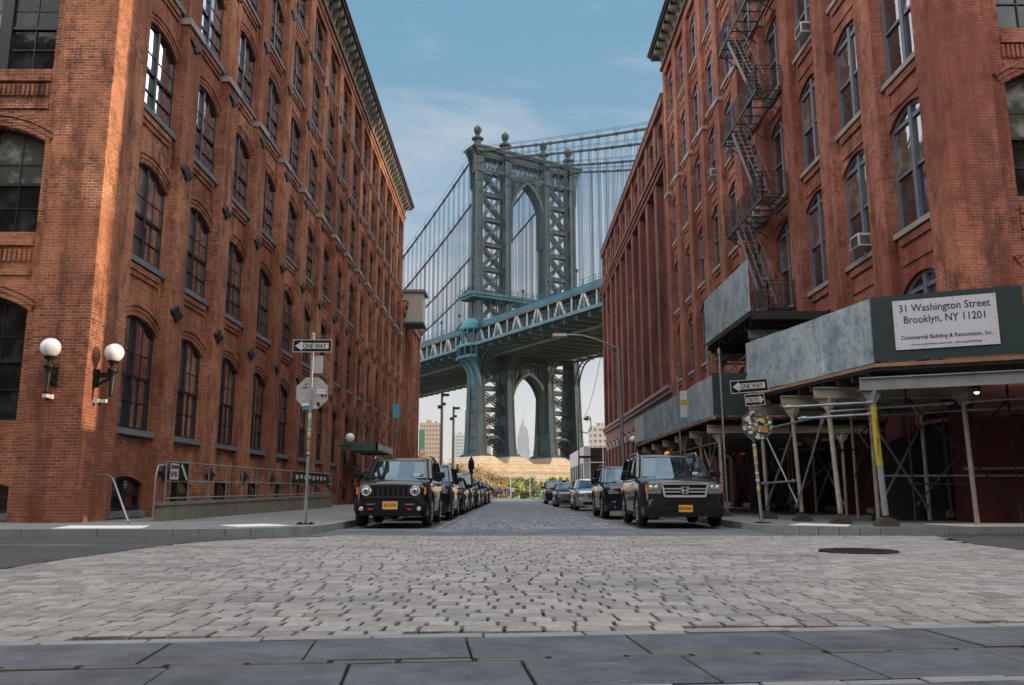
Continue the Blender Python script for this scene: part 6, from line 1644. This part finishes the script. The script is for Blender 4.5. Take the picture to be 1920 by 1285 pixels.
        b = MB(); b.loft([[(x*sx_, y0+yy, z) for x, z in ((-1,clr+.02),(1,clr+.02),(1,.50),(.97,.56),(-.97,.56),(-1,.50))] for yy, sx_ in ((-.09,.62),(-.06,.72),(.12,.85 if W < 1.85 else .87))]); b.build('bumper', pm, t, world=False)
        gw = .44 if front == 'suv' else .36
        b = MB(); b.prism([(-gw,hf-.13),(gw,hf-.13),(gw*.8,hf-.36),(-gw*.8,hf-.36)], lambda a,d,z: Vector((a,d,z)), y0-.05, y0+.02); b.build('grille', M['black'], t, world=False)
        b = MB()
        for k in range(3): z = hf-.17-.065*k; b.box(-gw*.9, gw*.9, y0-.06, y0-.045, z-.008, z+.008)
        b.bar((-gw-.01,y0-.06,hf-.12),(gw+.01,y0-.06,hf-.12),.02,.02); b.build('grille_bars', M['chrome'], t, world=False)
        Q('lower_intake', M['black'], [(-.55,.55,y0-.098,y0-.08,clr+.06,clr+.20)])
        for sg in (-1, 1):
            b = MB(); b.T = Matrix.Translation((sg*w*.70, y0+.02, hf-.20)); 
            b.loft([[(x*sg, d, z) for x, z in ((-.17,-.05),(.15,-.06),(.20,.06),(.02,.075),(-.16,.03))] for d in (-.06, .16)], smooth=False); b.build('headlight', M['lampglass'], t, world=False)
            Q('fog_light', M['lampglass'], [(sg*.62-.05, sg*.62+.05, y0-.09, y0-.03, clr+.10, clr+.16)])
        pz, py_, pw = .47, y0-.105, .16
    po = Q('number_plate', M['plate'], [(-pw,pw,py_,py_+.012,pz-.08,pz+.08)])
    if front == 'boxy':
        b = MB(); 
        for it in ((-pw-.012,-pw,py_-.004,py_+.01,pz-.09,pz+.09),(pw,pw+.012,py_-.004,py_+.01,pz-.09,pz+.09),(-pw,pw,py_-.004,py_+.01,pz+.08,pz+.092),(-pw,pw,py_-.004,py_+.01,pz-.092,pz-.08)): b.box(*it)
        b.build('plate_frame', M['chrome'], po, world=False)
    if plate: text('plate_lettering', plate, M['ink'], po, Matrix.Translation((0,py_-.003,pz)) @ FACE @ Matrix.Diagonal((.80,1,1,1)), .095, ext=.001, bold=.002)
    if front in ('boxy', 'pilot'):
        fz = (belt + .09); f_ = .14
        p = Vector(R0[5])+(Vector(R1[5])-Vector(R0[5]))*f_; 
        b = MB(); b.T = Matrix.Translation((wb*.62, o0+cowl+.0+(rf-cowl)*f_-.10, fz))
        b.box(-.09,.05,-.03,-.02,-.03,.03); b.build('windscreen_sticker', smats[8], t, world=False)
    # rear lights and wipers
    for sg in (-1, 1): Q('tail_light', M['redl'], [(sg*w*.76-.07, sg*w*.76+.07, o0+L-.06, o0+L+.02, belt-.30, belt-.05)])
    b = MB()
    for x0 in (-.5, .15): b.tube([(x0,o0+cowl-.02,belt+.03),(x0+.5,o0+cowl+.06,belt+.09)], .012, 5)
    b.build('wipers', M['black'], t, world=False)
    b = MB(); b.box(-w*.70,w*.70,o0+.4,o0+L-.3,clr+.02,clr+.10); b.build('underbody', M['black'], t, world=False)
    return t
def pk(x, yfront, L): return (x, yfront + L/2, 0.0)
car('parked_car', 'black boxy car with round headlights and orange plate, first on the left', pk(-2.80,20.0,4.23), 0, L=4.23, W=1.82, H=1.70, hf=1.07, hr=1.15, belt=1.17, cowl=1.20, rf=1.72, rr=3.80, rb=4.02, ax=(.82,3.40), rw=.37, col='black', front='boxy', plate='JEL-1576', tum=.80, rails=True, clr=.26)
car('parked_car', 'dark slate car with chrome barred grille and orange plate, first on the right', pk(4.12,19.7,4.77), R(-1), L=4.77, W=1.99, H=1.79, hf=1.10, hr=1.19, belt=1.20, cowl=1.35, rf=1.95, rr=4.35, rb=4.6, ax=(.95,3.68), rw=.38, col='slate', front='pilot', plate='EFZ-4361', tum=.79, rails=True, clr=.28)
car('parked_car', 'black sport utility car directly behind the boxy car on the left', pk(-2.72,25.6,4.7), 0, L=4.7, W=1.93, H=1.72, hf=1.05, hr=1.14, belt=1.15, cowl=1.3, rf=1.98, rr=4.1, rb=4.55, col='blueblack', rw=.38, rails=True, tum=.77)
car('parked_car', 'dark sedan third in the left row of parked cars', pk(-2.62,32.0,4.7), 0, L=4.7, W=1.82, H=1.48, hf=.86, hr=.98, belt=1.0, cowl=1.45, rf=2.15, rr=3.3, rb=3.95, deck=1.03, clr=.2, rw=.33, ax=(.92,3.65), col='black', front='sedan', tum=.72)
car('parked_car', 'grey roofed tall car fourth in the left row of parked cars', pk(-2.66,38.0,4.6), 0, L=4.6, W=1.85, H=1.74, hf=1.03, hr=1.12, belt=1.14, cowl=1.15, rf=1.85, rr=4.2, rb=4.45, col='grey', rails=True)
car('parked_car', 'dark car fifth in the left row of parked cars', pk(-2.55,44.2,4.6), 0, L=4.6, W=1.82, H=1.55, hf=.92, hr=1.02, belt=1.05, cowl=1.35, rf=2.05, rr=3.7, rb=4.3, col='black', front='sedan', rw=.34, clr=.2)
car('parked_car', 'navy car sixth in the left row of parked cars', pk(-2.55,50.5,4.5), 0, L=4.5, W=1.82, H=1.60, hf=.98, hr=1.06, belt=1.08, cowl=1.25, rf=1.95, rr=3.9, rb=4.3, col='navy')
car('parked_car', 'small blue sedan seventh in the left row of parked cars', pk(-2.45,58,4.4), 0, L=4.4, W=1.78, H=1.46, hf=.86, hr=.97, belt=1.0, cowl=1.35, rf=2.0, rr=3.2, rb=3.8, deck=1.02, clr=.2, rw=.32, ax=(.88,3.45), col='navy', front='sedan', tum=.72)
car('parked_car', 'dark car furthest away in the left row of parked cars', pk(-2.45,66,4.5), 0, L=4.5, W=1.8, H=1.6, hf=.96, hr=1.05, belt=1.07, cowl=1.25, rf=1.95, rr=3.9, rb=4.3, col='blueblack')
car('parked_car', 'blue black sport utility car behind the slate one on the right', pk(3.98,26.9,4.75), 0, L=4.75, W=1.92, H=1.72, hf=1.03, hr=1.13, belt=1.15, cowl=1.4, rf=2.1, rr=4.1, rb=4.5, col='blueblack', rw=.38, rails=True, tum=.76)
car('parked_car', 'silver compact car third in the right row of parked cars', pk(3.98,39.6,4.45), 0, L=4.45, W=1.76, H=1.50, hf=.90, hr=1.02, belt=1.04, cowl=1.05, rf=1.95, rr=3.2, rb=4.0, deck=1.08, clr=.2, rw=.32, ax=(.9,3.6), col='silver', front='sedan', tum=.72)
car('parked_car', 'dark grey sedan fourth in the right row of parked cars', pk(3.60,49,4.7), 0, L=4.7, W=1.82, H=1.44, hf=.84, hr=.96, belt=.99, cowl=1.45, rf=2.15, rr=3.3, rb=3.95, deck=1.02, clr=.2, rw=.33, ax=(.92,3.65), col='grey', front='sedan', tum=.72)
car('parked_car', 'dark sport utility car furthest away in the right row', pk(3.62,62,4.7), 0, L=4.7, W=1.92, H=1.76, hf=1.05, hr=1.15, belt=1.16, cowl=1.3, rf=1.95, rr=4.2, rb=4.5, col='blueblack', rw=.38, rails=True)

# ---------------------------------------------------------------- vegetation
def leafmat(name, a, b_):
    m = NT(name); g = m.n('ShaderNodeNewGeometry').outputs['Random Per Island']; n = m.noise(m.P(), .9, 4)
    m.out(m.mix(m.math('ADD', m.math('MULTIPLY', g, .6), m.math('MULTIPLY', n, .4)), a, b_), .7)
    m.b.inputs['Subsurface Weight'].default_value = 0.0; return m.mat
LM = {'gold': leafmat('golden_leaves', (.16,.11,.045), (.40,.28,.12)), 'green': leafmat('green_leaves', (.04,.07,.02), (.13,.18,.05)), 'dark': leafmat('dark_green_leaves', (.02,.045,.015), (.06,.11,.03)),
      'lime': leafmat('lime_leaves', (.09,.13,.025), (.26,.31,.07)), 'spruce': leafmat('spruce_needles', (.02,.05,.03), (.06,.11,.06)), 'brown': leafmat('brown_twigs_leaves', (.10,.06,.05), (.2,.13,.09))}
M['bark'] = mottled('golden_bark', (.40,.27,.14), .9, .4, 2, 10)
def shrub(lab, x, y, w, h, d, mat, n=700, seed=0, leaf=.13, group='shrubs at the end of the street', name='shrub', cat='shrub', box=False):
    t = thing(name, lab, cat, (x, y, 0), group=group); w, h, d = w*1.25, h*1.08, d*1.2; leaf *= 1.9; n = int(n*1.4); rnd = random.Random(seed); b = MB()
    cl = [(rnd.uniform(-1,1), rnd.uniform(-1,1), rnd.uniform(.15,1)) for _ in range(14 if not box else 40)]
    for i in range(n):
        cx, cy, cz_ = cl[rnd.randrange(len(cl))]
        if box: px, py, pz = cx*w/2 + rnd.gauss(0,.15), cy*d/2+rnd.gauss(0,.15), max(.05,min(1,cz_+rnd.gauss(0,.08)))*h
        else:
            k = math.sqrt(max(0.05, 1-(cz_*.9)**2)); px, py, pz = cx*w/2*k + rnd.gauss(0,w*.09), cy*d/2*k + rnd.gauss(0,d*.09), max(.03, cz_*h*.85 + rnd.gauss(0,h*.09))
        c = Vector((x+px, y+py, pz)); u = Vector((rnd.gauss(0,1),rnd.gauss(0,1),rnd.gauss(0,1))).normalized(); v = u.orthogonal().normalized(); s_ = leaf*rnd.uniform(.6,1.3)
        b.add([c-u*s_, c+v*s_*.6, c+u*s_, c-v*s_*.6], [(0,1,2,3)])
    b.build('foliage', mat, t, recalc=False)
    b = MB()
    for k in range(6): b.tube([(x+rnd.uniform(-.1,.1)*w, y, 0), (x+rnd.uniform(-.35,.35)*w, y+rnd.uniform(-.2,.2)*d, h*.6)], [.03,.015], 4)
    b.build('stems', M['bark'], t)
    return t
shrub('low brownish bush beside the left parked cars at the street end', -4.6, 122, 2.6, 2.2, 2, LM['brown'], 800, 1)
shrub('golden grass clump left of the street end', -7.6, 128, 3.4, 1.9, 2, LM['gold'], 800, 2)
shrub('golden bush behind the people', -2.2, 140, 3.6, 2.0, 2.4, LM['gold'], 800, 3)
shrub('lime green bush behind the people', .4, 143, 3.4, 2.6, 2.4, LM['lime'], 800, 4)
shrub('taller lime green bush above the people', 2.9, 146, 3.2, 3.4, 2.6, LM['green'], 900, 5)
shrub('olive bush left of the white gate frame', -5.0, 145, 3, 2.4, 2.4, LM['lime'], 700, 6)
shrub('golden reeds along the terrace', -9.5, 150, 5, 2.6, 2.6, LM['gold'], 900, 7)
shrub('wide golden brush in front of the terrace wall', -14, 160, 7, 3.6, 3, LM['gold'], 1400, 8, leaf=.2)
shrub('dark green hedge right of the street end', 9.2, 124, 4.4, 2.2, 1.8, LM['dark'], 1600, 9, name='hedge', cat='hedge', box=True, group=None)
shrub('bright green hedge top behind the dark hedge', 11.5, 150, 11, 3.2, 1.8, LM['lime'], 2200, 10, name='hedge', cat='hedge', box=True, leaf=.16, group=None)
for i, (x, y, w_, h_, lb) in enumerate(((-12.6,108,4.0,4.4,'dry golden thicket nearest the left buildings'),(-10.2,118,4.4,5.0,'dry golden thicket below the tan apartment tower'),(-8.8,128,4.6,5.2,'dry golden thicket behind the second floodlight pole'),(-7.0,140,5.0,5.4,'dry golden thicket beside the first bridge leg'),(-3.6,150,5.5,4.6,'dry golden thicket under the first bridge leg'),(0.8,158,6,3.6,'dry golden thicket under the arch'))):
    shrub(lb, x, y, w_, h_, 2.5, LM['gold'], 1500, 20+i, leaf=.10, group='golden thickets below the bridge')
t = thing('spruce_tree', 'small dark green spruce beyond the left parked cars', 'tree', (-6.0, 97, 0)); rnd = random.Random(4); b = MB()
for i in range(1500):
    f_ = rnd.random()**.8; rr_ = (1-f_)*1.35*(.75+.35*math.sin(f_*40)); a_ = rnd.uniform(0,6.28); r_ = rr_*math.sqrt(rnd.uniform(.3,1)); c = Vector((-6.0+r_*math.cos(a_), 97+r_*math.sin(a_), .4+f_*3.7-.15*r_))
    u = Vector((math.cos(a_),math.sin(a_),-.3)).normalized(); v = u.cross(Vector((0,0,1))).normalized(); s_ = .13; b.add([c-u*s_, c+v*s_*.4, c+u*s_, c-v*s_*.4], [(0,1,2,3)])
b.build('crown', LM['spruce'], t, recalc=False); b = MB(); b.tube([(-6,97,0),(-6,97,3.9)],[.09,.02],6); b.build('trunk', M['bark'], t)
def baretree(lab, x, y, h, seed, leafy=True):
    t = thing('bare_tree', lab, 'tree', (x,y,0), group='bare trees left of the bridge tower'); rnd = random.Random(seed); b = MB(); tips = []
    def grow(p, d, L, r, lv):
        q = p + d*L; m_ = p + d*L*.5 + Vector((rnd.gauss(0,1),rnd.gauss(0,1),0))*L*.04
        r = max(r, .05); b.tube([p, m_, q], [r, r*.8, r*.62], 5 if lv < 2 else 3, cap=False)
        if lv >= 5: tips.append(q); return
        for k in range(3 if lv < 5 else 2):
            nd = (d + Vector((rnd.gauss(0,.42),rnd.gauss(0,.42),rnd.uniform(-.05,.4)))).normalized(); grow(p + d*L*rnd.uniform(.55,1), nd, L*rnd.uniform(.6,.82), r*.6, lv+1)
    grow(Vector((x,y,0)), Vector((rnd.gauss(0,.04),0,1)).normalized(), h*.27, h*.017, 0)
    zmax = max(q.z for q in tips)
    o = b.build('branches', M['bark'], t, recalc=False)
    return t
for i, (x, y, h, lb) in enumerate(((-13.5,131,9.5,'golden twigged bare tree right beside the end of the left buildings'),(-11,142,7.5,'lower bare tree below the tan apartment tower'),(-9.2,134,6.5,'bare tree between the two floodlight poles'),(-15.5,152,9,'bare tree half hidden behind the nearest one'),(-7.2,150,7,'spreading bare tree just left of the first bridge leg'),(-3.9,160,6,'small bare tree in front of the first bridge leg'),(-10.3,124,8.5,'bare tree right behind the taller floodlight pole'),(-12.4,118,7.5,'bare tree nearest the street on the left'))):
    baretree(lb, x, y, h, 30+i)

# ---------------------------------------------------------------- people and small things at the street end
def personmat(name, shirt, trousers, skin, hair):
    m = NT(name); s = m.n('ShaderNodeSeparateXYZ'); m.set(s.inputs[0], m.O())
    r = m.n('ShaderNodeValToRGB'); r.color_ramp.interpolation = 'CONSTANT'; m.set(r.inputs[0], m.math('DIVIDE', s.outputs[2], 2.0))
    e = r.color_ramp.elements; e[0].position = 0; e[0].color = (.03,.03,.03,1); e[1].position = .04; e[1].color = (*trousers,1)
    for p_, c in ((.47, shirt),(.735, skin),(.825, hair)): q = r.color_ramp.elements.new(p_); q.color = (*c,1)
    return m.out(r.outputs[0], .8)
def person(lab, x, y, h, face, mat, seed, stride=.1):
    t = thing('person', lab, 'person', (x,y,.02), face, 'people at the end of the street'); k = h/1.75; b = MB(); rnd = random.Random(seed)
    V = [(0,0,.95),(0,0,1.15),(0,0,1.40),(0,0,1.50),(0,0,1.58),(0,-.01,1.68),(0,0,1.75)]; rad = [.15,.135,.15,.06,.075,.10,.05]
    E = [(0,1),(1,2),(2,3),(3,4),(4,5),(5,6)]
    for sg in (-1, 1):
        i = len(V); s_ = stride*sg
        V += [(sg*.10,0,.90),(sg*.11,-.02+s_*.5,.50),(sg*.11,s_,.09),(sg*.12,s_-.14,.04)]; rad += [.095,.062,.045,.035]; E += [(0,i),(i,i+1),(i+1,i+2),(i+2,i+3)]
        i = len(V); V += [(sg*.20,0,1.42),(sg*.26,.02,1.14),(sg*.25,-.06+.05*sg,.90),(sg*.25,-.07+.05*sg,.80)]; rad += [.065,.045,.035,.03]; E += [(2,i),(i,i+1),(i+1,i+2),(i+2,i+3)]
    me = bpy.data.meshes.new('body'); me.from_pydata([tuple(c*k for c in v) for v in V], E, []); me.materials.append(mat)
    o = bpy.data.objects.new('body', me); scene.collection.objects.link(o); o.parent = t
    md = o.modifiers.new('skin', 'SKIN'); sv = me.skin_vertices[0].data
    for v_, r_ in zip(sv, rad): v_.radius = (r_*k*1.0, r_*k*.8 if r_ > .1 else r_*k)
    sv[0].use_root = True
    md.use_smooth_shade = True; sb = o.modifiers.new('sub', 'SUBSURF'); sb.levels = 1; sb.render_levels = 1
    return t
pmats = [personmat('person_white_dark', (.55,.55,.55), (.03,.03,.05), (.45,.30,.22), (.05,.035,.03)), personmat('person_violet', (.16,.12,.30), (.04,.04,.07), (.45,.30,.22), (.06,.04,.03)),
         personmat('person_dark', (.03,.03,.04), (.05,.05,.07), (.40,.26,.19), (.04,.03,.02)), personmat('person_blue', (.06,.10,.22), (.03,.03,.03), (.45,.30,.22), (.10,.07,.04))]
for i, (x, y, h, f_, m_, lb) in enumerate(((.55,124,1.78,.2,0,'person in a white top and dark trousers standing in the middle of the street end'),(-.55,123,1.68,1.2,2,'person in dark clothes just left of the one in white'),
        (-1.15,123.5,1.66,-.8,1,'person in a violet top, nearer the middle of the group'),(-1.85,122.6,1.60,.6,1,'person in a violet top at the left of the group'),(-2.45,124,1.7,2.2,2,'person in black at the left edge of the group'),
        (-.1,126,1.65,2.6,3,'person in a blue top behind the group'),(3.5,123,1.72,-.4,3,'person in blue standing alone beside the dark hedge'))):
    person(lb, x, y, h, f_, pmats[m_], i, .06+.05*(i%3))
t = thing('barrier_board', 'pale slatted barrier board left of the people at the street end', 'barrier', (-3.3,119.5,.02)); b = MB()
for k in range(3): b.box(-4.0,-2.9,119.45,119.5,.25+k*.35,.50+k*.35)
b.build('boards', mottled('peach_board', (.60,.48,.38), .8), t); b = MB(); b.box(-3.95,-3.85,119.5,119.58,.02,1.3); b.box(-3.05,-2.95,119.5,119.58,.02,1.3); b.build('legs', M['galv'], t)
t = thing('planter', 'low dark planter box to the right of the person in white', 'planter', (2.2,119,.02)); b = MB(); b.box(1.5,2.5,118.8,119.4,.02,.75); b.box(1.45,2.55,118.75,119.45,.75,.85); b.build('box', M['block'], t)
b = MB(); rnd = random.Random(2)
for i in range(120): c = Vector((rnd.uniform(1.5,2.5), rnd.uniform(118.8,119.4), .85+rnd.random()*.3)); u = Vector((rnd.gauss(0,1),rnd.gauss(0,1),rnd.gauss(0,1))).normalized(); v = u.orthogonal(); b.add([c-u*.07,c+v*.04,c+u*.07,c-v*.04],[(0,1,2,3)])
b.build('plants', LM['brown'], t, recalc=False)
t = thing('gate_frame', 'white pipe gate frame behind the people', 'gate', (1.6,131,.02)); b = MB()
b.tube([(.2,131,.02),(.2,131,3.2),(3.2,131,3.2),(3.2,131,.02)], .05, 6); b.tube([(1.7,131,.02),(1.7,131,3.2)], .04, 6); b.build('frame', M['acwhite'], t)
t = thing('litter_bin', 'round pale green litter bin beside the hedge', 'bin', (4.7,120,.02)); b = MB(); b.lathe([(.32,0),(.36,.1),(.36,.95),(.28,1.1),(.1,1.16)], (4.7,120,.02), 12); b.build('drum', mottled('bin_green', (.25,.36,.36), .6), t)
b = MB(); b.lathe([(.37,.86),(.38,.92),(.37,.98)], (4.7,120,.02), 12); b.build('rim', M['galv'], t)
t = thing('white_fence', 'white picket railing on the bank in front of the bridge pier', 'fence', (8,158,.0)); b = MB()
for k in range(16): b.box(2+k*1.0,2.06+k*1.0,158,158.06,0,3.6 if k%5==0 else 3.2)
b.build('pickets', M['acwhite'], t); b = MB(); b.box(2,17.2,158.0-.03,158.0,3.0,3.1); b.box(2,17.2,157.97,158,1.8,1.9); b.build('rails', M['acwhite'], t)

# ---------------------------------------------------------------- haze
HAZE = 0.000045
b = MB(); b.box(-700, 700, -60, 5200, -1.2, 520)
hz = b.build('haze', [], kind='stuff')
hm = bpy.data.materials.new('haze'); hm.use_nodes = True; hm.node_tree.nodes.clear()
ho_ = hm.node_tree.nodes.new('ShaderNodeOutputMaterial'); hv = hm.node_tree.nodes.new('ShaderNodeVolumePrincipled')
hv.inputs['Color'].default_value = (.86,.88,.90,1); hv.inputs['Density'].default_value = HAZE; hv.inputs['Anisotropy'].default_value = 0.2
hm.node_tree.links.new(hv.outputs[0], ho_.inputs['Volume']); hz.data.materials.append(hm)
